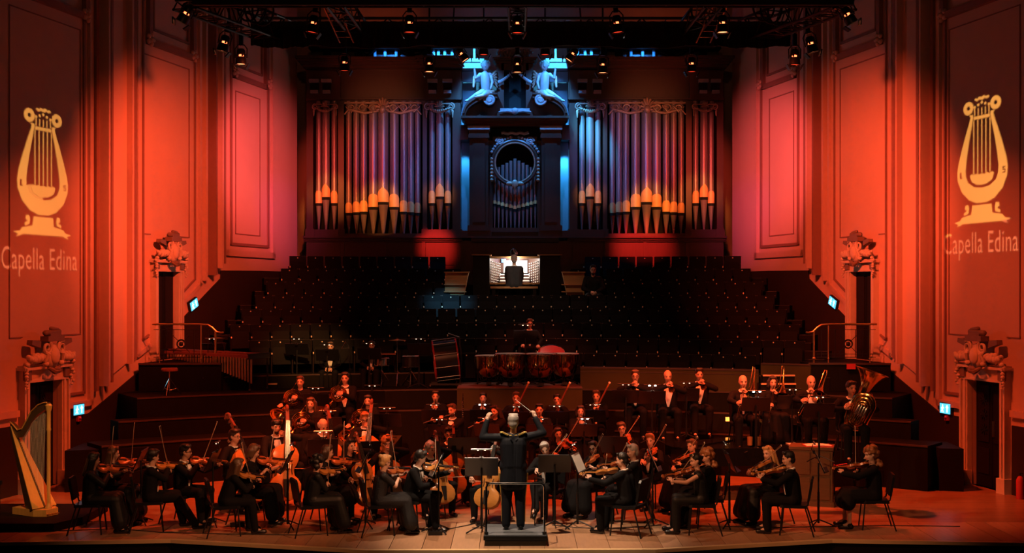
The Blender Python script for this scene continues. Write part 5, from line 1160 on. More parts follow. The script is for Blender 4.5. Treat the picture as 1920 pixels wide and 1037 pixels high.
# ---- furniture of the orchestra
def make_chair():
    t = thing('orchestra_chair', None, 'chair', 'black orchestra chairs')
    b = MB(); b.prism([(-.20, -.20), (.20, -.20), (.22, .16), (.19, .21), (-.19, .21), (-.22, .16)], .045, M.Translation((0, 0, .425))); b.build('seat', 'black_paint', t)
    b = MB(); b.prism([(-.20, 0), (.20, 0), (.20, .30), (.16, .34), (-.16, .34), (-.20, .30)], .035, M(((1, 0, 0, 0), (0, -.17, 1, -.235), (0, .985, .17, .54), (0, 0, 0, 1)))); b.build('backrest', 'black_paint', t)
    for x in (-1, 1):
        b = MB(); b.tube([(x * .18, .17, .43), (x * .21, .21, 0)], .012, 6); b.build('leg', 'black_metal', t)
        b = MB(); b.tube([(x * .18, -.17, .43), (x * .22, -.30, 0)], .012, 6); b.build('leg', 'black_metal', t)
        b = MB(); b.tube([(x * .19, -.12, .43), (x * .19, -.21, .48), (x * .19, -.25, .70)], .011, 6); b.build('back_post', 'black_metal', t)
    return t
CHAIR = Proto(make_chair)
def make_stool():
    t = thing('bass_stool', None, 'stool', 'round stools of the bass players')
    b = MB(); b.lathe([(0, .62), (.16, .62), (.17, .60), (.17, .575), (0, .575)], 18); b.build('seat', 'black_paint', t, True)
    for i in range(4): a = math.pi / 4 + i * math.pi / 2; b = MB(); b.tube([(.10 * math.cos(a), .10 * math.sin(a), .575), (.20 * math.cos(a), .20 * math.sin(a), 0)], .012, 6); b.build('leg', 'black_metal', t)
    b = MB(); b.tube([(.155 * math.cos(a), .155 * math.sin(a), .25) for a in np.linspace(0, 6.283, 21)[:-1]], .009, 6, True); b.build('foot_ring', 'black_metal', t)
    return t
STOOL = Proto(make_stool)
def make_stand(h=1.02, tilt=.42, braces=False):
    t = thing('music_stand', None, 'music stand', 'black music stands')
    R = M.Translation((0, 0, h)) @ M.Rotation(-tilt, 4, 'X')
    b = MB(R); b.b2((-.26, -.008, -.13), (.26, .008, .20)); b.build('desk', 'black_paint', t); b = MB(R); b.b2((-.26, -.075, -.14), (.26, .008, -.128)); b.build('lip', 'black_paint', t)
    if braces:
        for q in (-1, 1): b = MB(R); b.bar((-.25, -.012, -.12 * q), (.25, -.012, .18 * q), .02, .008); b.build('brace', 'black_metal', t)
    b = MB(); b.tube([(0, .02, .06), (0, .02, h)], .014, 8); b.build('post', 'black_metal', t); b = MB(); b.tube([(0, .02, .06), (0, .02, h * .55)], .019, 8); b.build('sleeve', 'black_metal', t)
    for i in range(3): a = i * 2.094 + .5; b = MB(); b.tube([(0, .02, .12), (.16 * math.cos(a), .02 + .16 * math.sin(a), .06), (.27 * math.cos(a), .02 + .27 * math.sin(a), .012)], .011, 6); b.build('foot', 'black_metal', t)
    return t
STAND = Proto(make_stand); STANDX = Proto(lambda: make_stand(1.0, .5, True))
def make_stand_lamp(lit):
    t = thing('stand_lamp', None, 'lamp', 'clip-on music stand lamps')
    b = MB(); b.tube([(0, .02, 0), (0, .03, .05), (0, -.02, .11), (0, -.05, .125)], .007, 6); b.build('stem', 'black_metal', t)
    b = MB(); b.tube([(-.16, -.05, .125), (.16, -.05, .125)], .014, 8); b.build('shade', 'chrome', t, True); b = MB(); b.b2((-.03, -.01, -.03), (.03, .03, .02)); b.build('clip', 'black_metal', t)
    for x in (-.055, .055): b = MB(); b.ell((x, -.045, .107), (.022 if lit else .016, .018 if lit else .012, .012 if lit else .006), n=8, m=5); b.build('led', 'led_white' if lit else 'lamp_glow', t)
    return t
LAMP_LIT = Proto(lambda: make_stand_lamp(True)); LAMP = Proto(lambda: make_stand_lamp(False))
def sheet(mw, label, m='paper'):
    t = thing('sheet_music', label, 'sheet music', 'open scores on the stands', mw)
    for q in (-1, 1): b = MB(); b.b2((min(0, q * .21), -.013, -.12), (max(0, q * .21), -.009, .17)); b.build('page', m, t)
    return t
STAND_H, STAND_T = 1.02, .42
def desk_m(mw): return mw @ M.Translation((0, 0, STAND_H)) @ M.Rotation(-STAND_T, 4, 'X')
# ---------------------------------------------------------------- the players
def head_off(seat, lean, k, stand=False):
    h = .93 * k if stand else seat + .085
    u = V((0, math.sin(lean), math.cos(lean))); f = V((0, math.cos(lean), -math.sin(lean)))
    return V((0, 0, h)) + u * .5 * k + (u * .6 + V((0, 0, .4))).normalized() * .185 * k + f * .025
def place(px, py, z, yaw, seat=.46, lean=.06, k=1.0, stand=False, d=None, dmin=18.6):
    o = head_off(seat, lean, k, stand)
    if d: z = HC - (py - HY) * d / F - o.z
    else: d = F * (HC - z - o.z) / (py - HY)
    if z == 0 and d < dmin: d = dmin
    r = M.Rotation(math.radians(yaw), 3, 'Z') @ V((o.x, o.y, 0))
    return V(((px - CX) * d / F - r.x, d - r.y, z))
def P_(who, look, act, px, py, z, yaw, ps, chair='chair', inst=None, bow=None, stand_at=None, lamp=None, g='m', **kw):
    seat = kw.get('seat', .62 if chair == 'stool' else .46); kw['seat'] = seat; kk = kw.get('k') or (1.0 if g == 'm' else .94); kw['k'] = kk
    loc = place(px, py, z, yaw, seat, kw.get('lean', .06), kk, kw.get('stand', False), kw.pop('d', None), kw.pop('dmin', 18.6))
    fr = person(who, '%s %s' % (look, act), loc, yaw, ps, g=g, **kw); mw = fr['mw']
    if chair == 'chair': CHAIR(mw @ M.Translation((0, 0, seat - .47)) if abs(seat - .46) < .02 else mw, 'black chair under the %s' % who)
    elif chair == 'stool': STOOL(mw, 'round black stool under the %s' % who)
    if inst: 
        nm = {VIOLIN: 'reddish violin', VIOLIN2: 'golden violin', VIOLA: 'brown viola', CELLO: 'golden cello', BASS: 'golden double bass', HORN: 'coiled brass horn', TRUMPET: 'brass trumpet', TROMBONE: 'brass trombone', TUBA: 'big brass tuba', FLUTE: 'silver flute', CLARINET: 'black clarinet', OBOE: 'black oboe', BASSOON: 'dark red bassoon'}[inst]
        T = fr['inst']
        if inst is VIOLA: T = T
        inst(mw @ T, '%s of the %s' % (nm, who))
    if bow: bow(mw @ fr['bow'], 'thin wooden bow of the %s' % who)
    if stand_at is not None:
        dx, dy, lm = stand_at; sm = mw @ M.Translation((dx, dy, 0)) @ M.Diagonal((1, 1, .83, 1)); STAND(sm, 'black music stand before the %s' % who)
        lm = lamp if lamp is not None else lm
        if lm is not None: (LAMP_LIT if lm else LAMP)(desk_m(sm) @ M.Translation((0, 0, .20)), '%s lamp clipped to the stand of the %s' % ('bright' if lm else 'dim', who))
    return fr
VG = 'string players at the front of the stage'
V_ = dict(ps='violin', inst=VIOLIN, bow=BOW, group=VG, head=(.42, .18, .12))
def vio(who, look, act, px, py, yaw, **kw):
    a = dict(V_); a.update(kw); a.setdefault('seat', .43); a.setdefault('k', .94 if a.get('g', 'm') == 'm' else .90); ps = a.pop('ps'); return P_(who, look, act, px, py, a.pop('z', 0), yaw, ps, **a)
# first violins
vio('woman violinist nearest the harp', 'woman with long black hair', 'playing violin nearest the harp', 176, 862, -82, k=.91, g='f', hair='long', hc='hair_black', skin=0, be=58, bs=.12, top='dress', vox=.014)
vio('woman violinist second from the harp', 'brown-haired woman in black', 'playing violin, second player from the harp', 213, 856, -100, dmin=19.5, g='f', hair='long', hc='hair_brown', skin=1, be=50, bs=.14, top='dress', vox=.014, inst=VIOLIN)
vio('man violinist third from the harp', 'dark-haired man with white collar', 'playing violin, third from the harp', 287, 856, -72, hair='short', hc='hair_black', be=66, bs=.10, vox=.014, feet=(.52, .70), byaw=-25, inst=VIOLIN2)
vio('spectacled man violinist fourth from the harp', 'dark-haired man in spectacles and bow tie', 'playing violin, fourth from the harp', 348, 850, -108, dmin=19.5, hair='side', hc='hair_black', skin=2, glasses=True, be=48, bs=.10, vox=.014, feet=(.36, .44), byaw=15, head=(.35, .1, .05))
vio('long brown-haired violinist before the basses', 'woman with long brown hair', 'bent over a violin before the double basses', 446, 881, -68, g='f', hair='long', hc='hair_brown', lean=.34, k=.87, seat=.42, be=30, bs=.2, top='black', legs='trousers', vox=.014, vel=-14, inst=VIOLIN2)
vio('bowed-head violinist before the basses', 'short-haired woman with bare forearms', 'bowing her head over a violin by the basses', 476, 853, -96, dmin=19.5, g='f', hair='bob', hc='hair_brown', lean=.12, k=.95, be=72, bs=.18, top='black', sleeve=.55, head=(.4, .45, .1), vox=.014)
vio('curly dark-haired violinist in a long gown', 'woman with curly dark hair and long gown', 'playing violin with her back half turned', 596, 876, -66, g='f', hair='curly', hc='hair_black', lean=.16, k=.88, seat=.43, be=62, bs=.22, top='dress', sleeve=.5, vox=.014, inst=VIOLIN2)
vio('violinist just behind the curly-haired one', 'dark-haired woman with bare ankle', 'playing violin just behind the curly-haired violinist', 614, 852, -100, dmin=19.5, g='f', hair='bob', hc='hair_dark', lean=.08, k=.93, be=44, bs=.12, top='black', legs='short', vox=.015)
vio('blonde front-desk violinist in a sequinned gown', 'woman with blonde updo and sequinned gown', 'playing violin at the front desk', 722, 868, -74, g='f', hair='updo', hc='hair_blonde', skin=3, lean=.14, k=.89, seat=.43, be=52, bs=.16, top='sequin', sleeve=.35, glasses=True, vox=.013, byaw=-10)
vio('dark-haired man at the front violin desk', 'dark-haired man in tailcoat', 'leaning over his violin at the front desk', 788, 862, -104, dmin=18.95, hair='quiff', hc='hair_black', lean=.26, k=.94, be=40, bs=.30, head=(.5, .42, .3), skin=3, vox=.014, feet=(.30, .48), inst=VIOLIN2)
# cellos and basses
C_ = dict(ps='cello', inst=CELLO, bow=CBOW, group='cello and bass players', knees=.27, feet=(.36, .40))
def low(who, look, act, px, py, yaw, **kw):
    a = dict(C_); a.update(kw); ps = a.pop('ps'); return P_(who, look, act, px, py, a.pop('z', 0), yaw, ps, **a)
low('grey curly-haired cellist', 'man with curly grey hair', 'bent over a cello behind the front violins', 808, 843, -150, dmin=20.2, k=.88, seat=.42, hair='curly', hc='hair_grey', lean=.12, head=(.2, .3, 0), skin=3)
low('spectacled dark-haired cellist', 'dark-haired man in spectacles', 'playing cello near the conductor', 842, 814, -165, hair='short', hc='hair_black', skin=2, glasses=True, head=(-.2, .2, 0))
low('cellist half hidden by the conductor', 'grey-haired man in spectacles', 'playing cello half hidden by the conductor', 928, 848, 165, hair='short', hc='hair_grey', glasses=True, k=.88, seat=.42, lean=.10, head=(.6, .3, 0))
low('red curly-haired cellist', 'woman with long curly red hair', 'playing cello among the dark stands', 727, 832, -170, g='f', hair='curlylong', hc='hair_red', glasses=True, skin=3, top='black', legs='trousers')
low('long black-haired cellist', 'woman with long black hair', 'playing cello behind the gowned violinist', 657, 836, -135, g='f', hair='long', hc='hair_black', top='black', legs='trousers')
B_ = dict(vs=2.75, pin=.14, chair='stool', inst=BASS, ct=.34, cx=-.08, cy=.52, lh=.42, knees=.30, lean=.10)
low('spectacled bass player by the violins', 'dark-haired man in spectacles', 'playing the double bass nearest the violins', 440, 818, -112, hair='side', hc='hair_dark', glasses=True, **dict(B_, lean=.05, seat=.50, ct=.5))
low('bearded bass player in a dark cap', 'bearded man with thick black hair', 'playing an upright double bass', 518, 800, -150, hair='cap', hc='hair_black', beard='hair_black', skin=2, **dict(B_, ct=.22))
low('grey-haired bass player looking down', 'balding man with reddish face', 'looking down over his double bass', 606, 798, -140, hair='balding', hc='hair_grey', skin=0, **dict(B_, head=(0, .55, .2), lean=.2))
low('bass player in front of the horns', 'short-haired man in white shirt', 'playing double bass in front of the horns', 684, 785, -172, hair='short', hc='hair_ginger', skin=2, glasses=True, **dict(B_, ct=.26, head=(.1, .35, 0)))
# second violins and violas on the other side
vio('grey-haired violist by the podium', 'grey-haired man in tailcoat', 'playing viola just past the conductor', 1022, 842, 150, hair='short', hc='hair_grey', skin=3, be=25, bs=.22, head=(.5, .35, .25), lean=.14, cross=True, inst=VIOLA)
vio('long dark-haired violist behind', 'woman with long dark hair', 'playing viola behind the grey-haired violist', 1046, 813, 168, g='f', hair='long', hc='hair_dark', be=30, bs=.25, top='black', inst=VIOLA)
vio('long-haired violist in a wide skirt', 'woman with long dark hair in spectacles', 'playing viola beside the white score', 1113, 840, 130, g='f', hair='long', hc='hair_dark', skin=3, be=34, bs=.28, top='black', sleeve=.75, glasses=True, inst=VIOLA)
vio('young spectacled violist in the rear desk', 'young man in dark spectacles', 'playing viola in the rear desk', 1166, 803, 150, hair='side', hc='hair_brown', skin=3, glasses=True, be=28, bs=.26, top='black', inst=VIOLA)
vio('black-haired violinist seen from behind', 'black-haired man in dark coat', 'seen from behind playing violin by the podium', 1166, 866, 62, k=.93, lean=.14, hair='short', hc='hair_black', be=10, bs=.30, vox=.014, inst=VIOLIN2, head=(.3, .2, .1))
vio('grey-haired violinist behind the black-haired one', 'grey-haired man', 'playing violin behind the black-haired violinist', 1186, 851, 80, dmin=19.5, hair='short', hc='hair_grey', be=14, bs=.25, vox=.015)
vio('short-haired violinist in white shirt', 'short-haired man with white shirt front', 'playing violin with raised bow', 1219, 826, 140, hair='quiff', hc='hair_ginger', skin=3, be=32, bs=.22, head=(.35, .15, .05), vwidth=.07)
vio('brown-haired violinist facing the conductor', 'woman with tied brown hair', 'playing violin in the far pair', 1297, 836, 108, dmin=19.5, g='f', hair='bun', hc='hair_brown', be=22, bs=.3, top='black')
vio('fair curly-haired violinist', 'woman with long fair curly hair', 'playing violin between two dark-haired women', 1325, 856, 84, dmin=19.15, g='f', hair='curlylong', hc='hair_ginger', be=20, bs=.2, top='black')
vio('bare-armed violinist with a dark bun', 'woman with dark bun and bare arms', 'playing violin at the outer front desk', 1304, 864, 84, g='f', hair='bun', hc='hair_black', skin=1, k=.90, lean=.14, be=12, bs=.30, top='dress', sleeve=0, legs='trousers', vox=.014)
vio('blonde violinist in a long skirt', 'woman with long blonde hair and long skirt', 'playing violin before the celesta', 1440, 856, 108, dmin=19.5, g='f', hair='long', hc='hair_blonde', skin=3, be=12, bs=.25, top='dress', inst=VIOLIN2)
vio('dark-haired violinist before the celesta', 'short dark-haired man in black', 'seen from behind playing violin before the celesta', 1478, 860, 74, k=.95, lean=.12, hair='short', hc='hair_black', be=-8, bs=.3, vox=.014, inst=VIOLIN2, head=(.3, .2, .1))
vio('curly-haired violinist sitting apart', 'woman with long curly fair hair', 'playing violin apart from the rest near the stage door', 1632, 852, 82, g='f', hair='curlylong', hc='hair_ginger', skin=3, k=.96, be=50, bs=.12, top='black', legs='short', vox=.014, vyaw=15)
# winds
WG = 'wind players on the low risers'
def wind(who, look, act, px, py, z, ps, inst, yaw=180, st=(0, .62, False), **kw): return P_(who, look, act, px, py, z, yaw, ps, inst=inst, stand_at=st, group=kw.pop('group', WG), vox=.018, **kw)
wind('bearded flautist', 'short-haired man', 'playing flute behind the cellos', 848, 769, .16, 'flute', FLUTE, 160, hair='short', hc='hair_brown', head=(-.2, .15, .15), beard='hair_brown', fz=.32)
wind('dark-haired woman flautist', 'woman with long dark hair', 'playing flute beside the conductor', 928, 771, .16, 'flute', FLUTE, 165, g='f', hair='long', hc='hair_dark', head=(-.2, .15, .25), fz=.5, top='black')
wind('man oboist behind the conductor', 'short-haired man in bow tie', 'playing oboe just past the conductor', 1011, 768, .16, 'clarinet', OBOE, 180, hair='short', hc='hair_black', skin=0)
wind('woman oboist with the bright stand lamp', 'dark-haired woman', 'playing oboe behind a bright stand lamp', 1088, 771, .16, 'clarinet', OBOE, 185, g='f', hair='bob', hc='hair_dark', top='black', st=(0, .62, True))
wind('man clarinettist by the bass drum', 'dark-haired man in white shirt', 'playing clarinet below the bass drum', 817, 743, .30, 'clarinet', CLARINET, 180, hair='short', hc='hair_dark')
wind('woman clarinettist behind two bright lamps', 'woman with tied dark hair', 'playing clarinet behind two bright lamp bulbs', 906, 746, .30, 'clarinet', CLARINET, 180, g='f', hair='bun', hc='hair_dark', top='black', st=(0, .62, True))
wind('man bassoonist above the conductor', 'short-haired man', 'playing bassoon straight above the conductor', 968, 746, .30, 'bassoon', BASSOON, 180, hair='short', hc='hair_brown')
wind('woman bassoonist', 'dark-haired woman', 'playing bassoon below the timpani', 1044, 749, .30, 'bassoon', BASSOON, 178, g='f', hair='bun', hc='hair_dark', top='black')
wind('end bassoonist beside the trumpets', 'red-lit short-haired man', 'playing bassoon at the end beside the trumpets', 1118, 743, .30, 'bassoon', BASSOON, 170, hair='quiff', hc='hair_brown', bh=.10)
HGp = 'horn players'
wind('upper woman horn player', 'woman with tied hair', 'playing horn below the marimba', 563, 716, .72, 'horn', HORN, 180, g='f', hair='bun', hc='hair_brown', top='black', group=HGp, st=(-.42, .62, False))
wind('man horn player in white shirt', 'short-haired man in white shirt', 'playing horn between the percussionists', 647, 709, .72, 'horn', HORN, 180, hair='short', hc='hair_dark', vwidth=.10, group=HGp, tie=False, st=(-.62, .45, False))
wind('long-haired woman horn player', 'woman with long fair hair', 'playing horn above the double basses', 583, 757, .42, 'horn', HORN, 175, g='f', hair='long', hc='hair_brown', top='black', group=HGp, st=(-.48, .6, False))
wind('round-faced woman horn player', 'woman with tied dark hair', 'playing horn behind the bass players', 690, 752, .42, 'horn', HORN, 180, g='f', hair='bun', hc='hair_dark', top='black', group=HGp, st=(-.44, .6, False))
BGp = 'brass players on the upper riser'
wind('first trumpeter from the timpani', 'red-haired man in spectacles', 'playing trumpet nearest the timpani', 1191, 705, L1Z, 'trumpet', TRUMPET, 176, hair='short', hc='hair_brown', glasses=True, group=BGp, st=(.2, .62, False), vwidth=.07, tx=.12)
wind('middle trumpeter', 'balding man in white shirt', 'playing the middle trumpet beside two bright lamps', 1252, 706, L1Z, 'trumpet', TRUMPET, 180, hair='balding', hc='hair_brown', group=BGp, st=(.38, .66, True), vwidth=.09)
wind('tall trumpeter', 'tall man with brushed-up hair', 'playing trumpet next to the trombones', 1311, 702, L1Z, 'trumpet', TRUMPET, 180, hair='quiff', hc='hair_dark', group=BGp, st=(.35, .66, False), vwidth=.09)
wind('bald trombonist with lit stand', 'bald man', 'playing trombone behind a lit music stand', 1393, 716, L1Z - .0, 'trombone', TROMBONE, 180, hair='bald', hc='hair_grey', group=BGp, st=(-.12, .66, True))
wind('woman trombonist', 'woman with dark hair', 'playing the middle trombone before the red-lit steps', 1449, 717, L1Z, 'trombone', TROMBONE, 180, g='f', hair='bob', hc='hair_dark', top='black', group=BGp, st=(-.22, .66, False), tz=.75)
wind('bald bass trombonist', 'bald man in white shirt', 'playing trombone beside the tuba', 1521, 717, L1Z, 'trombone', TROMBONE, 180, hair='bald', hc='hair_grey', group=BGp, st=(-.34, .60, None), vwidth=.09, tx=.5, tz=.45)
wind('tuba player', 'dark-suited man', 'half hidden behind a big tuba', 1596, 728, L1Z, 'tuba', TUBA, 178, hair='short', hc='hair_dark', group=BGp, st=(.62, .35, False), head=(.25, .1, 0))
# percussion, timpani
PGp = 'percussionists on the gallery riser'
P_('percussionist under the triangle', 'dark-suited man behind a music stand', 'with hands folded below the triangle', 620, 650, L3Z, 180, 'lap', hair='short', hc='hair_brown', group=PGp, d=27.3, k=.86, seat=.36, stand_at=(0, .5, False), vox=.018, lean=.0, vwidth=.09, tie=False)
P_('percussionist by the cymbal stand', 'dark-suited man with clasped hands', 'seated by the cymbal stand', 697, 648, L3Z, 180, 'lap', hair='short', hc='hair_dark', group=PGp, d=27.3, k=.86, seat=.36, stand_at=(0, .5, False), vox=.018, vwidth=.07)
P_('timpanist', 'young standing man in suit and tie', 'behind the copper timpani', 993, 607, 1.45, 185, 'mallets', d=27.95, k=.87, chair=None, hair='quiff', hc='hair_brown', group=PGp, stand=True, vox=.018, vwidth=.05, head=(.1, .15, 0))
# conductor, organist, listener
cp = FL(965, 988, .0); CONX, CONY = 0.0, 18.16
cond = person('conductor', 'conductor in dark uniform with gold epaulettes, arms raised, back turned', V((CONX - .02, CONY, .16)), 0, 'conduct', hair='short', hc='hair_grey', skin=3, stand=True, top='uniform', vox=.012, coat=True, head=(0, .05, 0), k=1.0)
cb = cond['body']
for q in (-1, 1):
    b = MB(); s = cond['SL'] if q < 0 else cond['SR']; n0 = cond['n0']; a = V((q * .075, -.03, n0.z - .01)); c = V((q * .175, -.02, s.z + .085))
    b.bar(a + V((0, 0, .01)), c, .06, .018, up=(0, 0, 1)); b.ell(c, (.035, .04, .014), n=10, m=5); b.build('epaulette', 'gold_braid', cb, True)
    b = MB(); b.tube([(q * .213, .0, .85), (q * .192, .015, .62), (q * .176, .02, .50), (q * .172, .01, .3), (q * .168, -.005, .12)], .014, 6); b.build('trouser_stripe', 'gold_braid', cb)
    b = MB(); b.tube([(q * .06, -.085, n0.z + .0), (q * .02, -.10, n0.z - .002)], .01, 6); b.build('collar_tab', 'gold_braid', cb)
b = MB(); b.tube([(0, -.13, cond['n0'].z - .08), (0, -.148, cond['P'].z + .2), (0, -.15, cond['P'].z - .05)], .004, 5); b.build('back_seam', 'cloth_black', cb)
R_ = cond['n0'] + V((.32, .13, .31)); bt = MB(); bt.tube([R_ + V((.02, 0, -.03)), R_ + V((-.30, .22, .20))], [.005, .002], 6); bt.cap(R_ + V((.03, -.01, -.04)), R_ + V((.0, .01, -.01)), .011, .008, 8)
o = bt.build('baton', 'paper', None, True); o.matrix_world = cond['mw']; tag(o, 'thin white baton in the conductor\'s raised hand', 'baton')
P_('organist', 'organist in a grey-lit dark suit', 'seated with his back turned at the console', 964, 487, CZ, 0, 'keys', d=31.35, chair=None, hair='short', hc='hair_grey', seat=.62, vox=.017, kz=.06, top='charcoal', lean=.08)
P_('lone man in the choir seats', 'bearded man in black', 'sitting alone with clasped hands beside the organ console', 1112, 506, ROWS[2][1] - .02, 180, 'lap', chair=None, hair='short', hc='hair_black', beard='hair_black', skin=2, top='black', vox=.018, seat=.44, glasses=True, d=31.05)
# ---------------------------------------------------------------- podium, stands, percussion, harp, keyboards
pod = thing('podium', 'low dark conductor podium with grey carpet top and guard rail', 'podium')
b = MB(); b.b2((-.44, 17.72, 0), (.46, 18.55, .07)); b.build('base_box', 'black_paint', pod); b = MB(); b.b2((-.46, 17.70, .085), (.48, 18.57, .145)); b.build('deck_box', 'black_paint', pod); b = MB(); b.b2((-.45, 17.71, .145), (.47, 18.56, .16)); b.build('carpet_top', 'podium_carpet', pod)
b = MB(); b.tube([(-.42, 17.76, .16), (-.42, 17.76, .86), (-.40, 17.76, .90), (-.36, 17.76, .915), (.38, 17.76, .915), (.42, 17.76, .90), (.44, 17.76, .86), (.44, 17.76, .16)], .016, 8); b.build('guard_rail', 'chrome', pod, True)
for x in (-.42, .44): b = MB(); b.tube([(x, 17.76, .16), (x, 17.76, .20)], .03, 8); b.build('rail_socket', 'black_metal', pod)
b = MB(); b.tube([(.31, 18.45, .16), (.31, 18.45, .90)], .010, 6); b.tube([(.44, 17.76, .90), (.44, 18.2, .915), (.31, 18.45, .90)], .010, 6); b.build('side_rail', 'black_metal', pod)
def sstand(px, by, yaw, where, lamp=0, sh=None, X=False):
    p = FL(px, by); mw = TR(p, math.radians(yaw)); (STANDX if X else STAND)(mw, 'black music stand %s' % where)
    dm = mw @ M.Translation((0, 0, 1.0 if X else STAND_H)) @ M.Rotation(-.5 if X else -STAND_T, 4, 'X')
    if lamp is not None: (LAMP_LIT if lamp else LAMP)(dm @ M.Translation((0, 0, .20)), '%s clip-on lamp of the stand %s' % ('bright' if lamp else 'small', where))
    if sh: sheet(dm, 'open white score on the stand %s' % where)
sstand(262, 982, -85, 'shared by the two violinists nearest the harp', None); sstand(397, 985, -92, 'between the spectacled violinist and the bass players', 0, True); sstand(537, 990, -88, 'between the long brown-haired and the gowned violinist', 0, True)
sstand(683, 988, -88, 'in front of the curly dark-haired violinist', 0, True); sstand(820, 998, -90, 'of the front violin desk beside the podium', None, True)
sstand(903, 998, 180, 'with crossed braces on the harp side of the conductor', 0, True, True); sstand(1040, 990, 180, 'with crossed braces on the tuba side of the conductor', None, True, True)
sstand(1085, 990, 72, 'with the brightly lit score beside the podium', 0, True); sstand(1226, 986, 86, 'between the two far violin pairs', None, True); sstand(1370, 988, 90, 'in front of the blonde violinist', 0, True); sstand(1537, 988, 80, 'beside the celesta', 0, True)
sstand(605, 952, -165, 'with a shiny lit score before the bass players', 0, True); sstand(704, 958, -172, 'before the red curly-haired cellist', None, True); sstand(1150, 945, 165, 'of the rear viola desk', None, True); sstand(1478, 912, 150, 'behind the celesta', 0, True)
sstand(867, 948, -170, 'before the spectacled dark-haired cellist', None, True)
# timpani
def make_timpani():
    t = thing('timpani', None, 'timpani', 'copper timpani on the rostrum'); r = .34
    b = MB(); b.lathe([(.02, .18), (.14, .20), (.25, .28), (.315, .42), (.335, .58), (r, .70)], 28); b.build('kettle', 'copper', t, True)
    b = MB(); b.lathe([(0, .722), (r - .01, .720), (r + .01, .705)], 28); b.build('drumhead', 'drumhead', t, True)
    b = MB(); b.tube([(r * 1.04 * math.cos(a), r * 1.04 * math.sin(a), .705) for a in np.linspace(0, 6.2832, 29)[:-1]], .016, 8, True); b.build('hoop', 'chrome', t, True)
    for i in range(6): a = i * 1.0472 + .3; b = MB(); b.tube([(.36 * math.cos(a), .36 * math.sin(a), .70), (.36 * math.cos(a), .36 * math.sin(a), .58), (.20 * math.cos(a), .20 * math.sin(a), .12)], .010, 6); b.build('strut', 'black_metal', t)
    for i in range(3): a = i * 2.094 + .5; b = MB(); b.tube([(.05 * math.cos(a), .05 * math.sin(a), .14), (.34 * math.cos(a), .34 * math.sin(a), .03)], .02, 6); b.ell((.34 * math.cos(a), .34 * math.sin(a), .03), .03, n=8, m=5); b.build('leg', 'black_metal', t)
    b = MB(); b.b2((-.06, -.36, .03), (.06, -.12, .09)); b.build('pedal', 'black_metal', t)
    return t
TIMP = Proto(make_timpani)
for px, d, s, wh in ((917, 26.75, .92, 'farthest towards the bass drum'), (957, 26.45, 1.0, 'second from the bass drum'), (1014, 26.45, 1.0, 'third from the bass drum'), (1058, 26.75, .98, 'nearest the trumpets')):
    TIMP(M.Translation((XD(px, d), d, 1.668)) @ M.Scale(s, 4), 'copper kettledrum %s' % wh)
mw = TR((XD(985, 27.0), 27.15, 1.668), math.pi); STAND(mw, 'black music stand in front of the timpanist'); LAMP(desk_m(mw) @ M.Translation((0, 0, .2)), 'dim lamp clipped to the stand of the timpanist')
t = thing('tenor_drum', 'red-lit large round drum leaning behind the timpani', 'drum'); T = M.Translation((XD(1034, 27.5), 27.55, 2.32)) @ M.Rotation(.62, 4, 'X')
b = MB(T); b.lathe([(.30, -.16), (.32, .0)], 26); b.build('shell', 'drum_red_lit', t, True); b = MB(T); b.lathe([(0, .012), (.32, .0)], 26); b.build('drumhead', 'drum_red_lit', t, True); b = MB(T); b.tube([(.325 * math.cos(a), .325 * math.sin(a), 0) for a in np.linspace(0, 6.2832, 27)[:-1]], .012, 6, True); b.build('hoop', 'chrome', t, True)
for q in (-1, 1): b = MB(); b.tube([(XD(1034, 27.5) + q * .25, 27.75, 1.668), (XD(1034, 27.5) + q * .2, 27.6, 2.15)], .015, 6); b.build('leg', 'chrome', t)
# bass drum
t = thing('bass_drum', 'big upright bass drum with red-lit rims on a wheeled frame', 'drum'); bx, bd, bz = XD(836, 27.0), 27.0, 2.22
T = M.Translation((bx, bd, bz)) @ M.Rotation(-.12, 4, 'Y') @ M.Rotation(.10, 4, 'Z') @ M.Rotation(math.pi / 2, 4, 'Y')
b = MB(T); b.lathe([(.43, -.25), (.43, .25)], 30); b.build('shell', 'black_paint', t, True)
for z in (-.26, .26): 
    b = MB(T); b.tube([(.445 * math.cos(a), .445 * math.sin(a), z) for a in np.linspace(0, 6.2832, 33)[:-1]], .02, 8, True); b.build('hoop', 'drum_red_lit', t, True); b = MB(T); b.lathe([(0, z * 1.01), (.43, z * 1.01)], 30); b.build('drumhead', 'drumhead', t)
for i in range(10): a = i * .6283; b = MB(T); b.tube([(.46 * math.cos(a), .46 * math.sin(a), -.27), (.46 * math.cos(a), .46 * math.sin(a), .27)], .011, 6); b.build('tension_rod', 'chrome', t)
b = MB(); b.tube([(bx + .32, bd, 1.70), (bx + .36, bd, 2.2), (bx + .30, bd, 2.72), (bx + .05, bd, 2.80)], .018, 6); b.build('frame_hoop', 'black_metal', t)
for q in (-1, 1): b = MB(); b.bar((bx - .34, bd + q * .25, 1.68), (bx + .36, bd + q * .25, 1.68), .05, .04); b.build('frame_bar', 'black_metal', t)
for q in (-1, 1):
    for w in (-1, 1): b = MB(); b.ell((bx + q * .33, bd + w * .25, 1.64), .04, n=10, m=6); b.build('caster', 'black_metal', t)
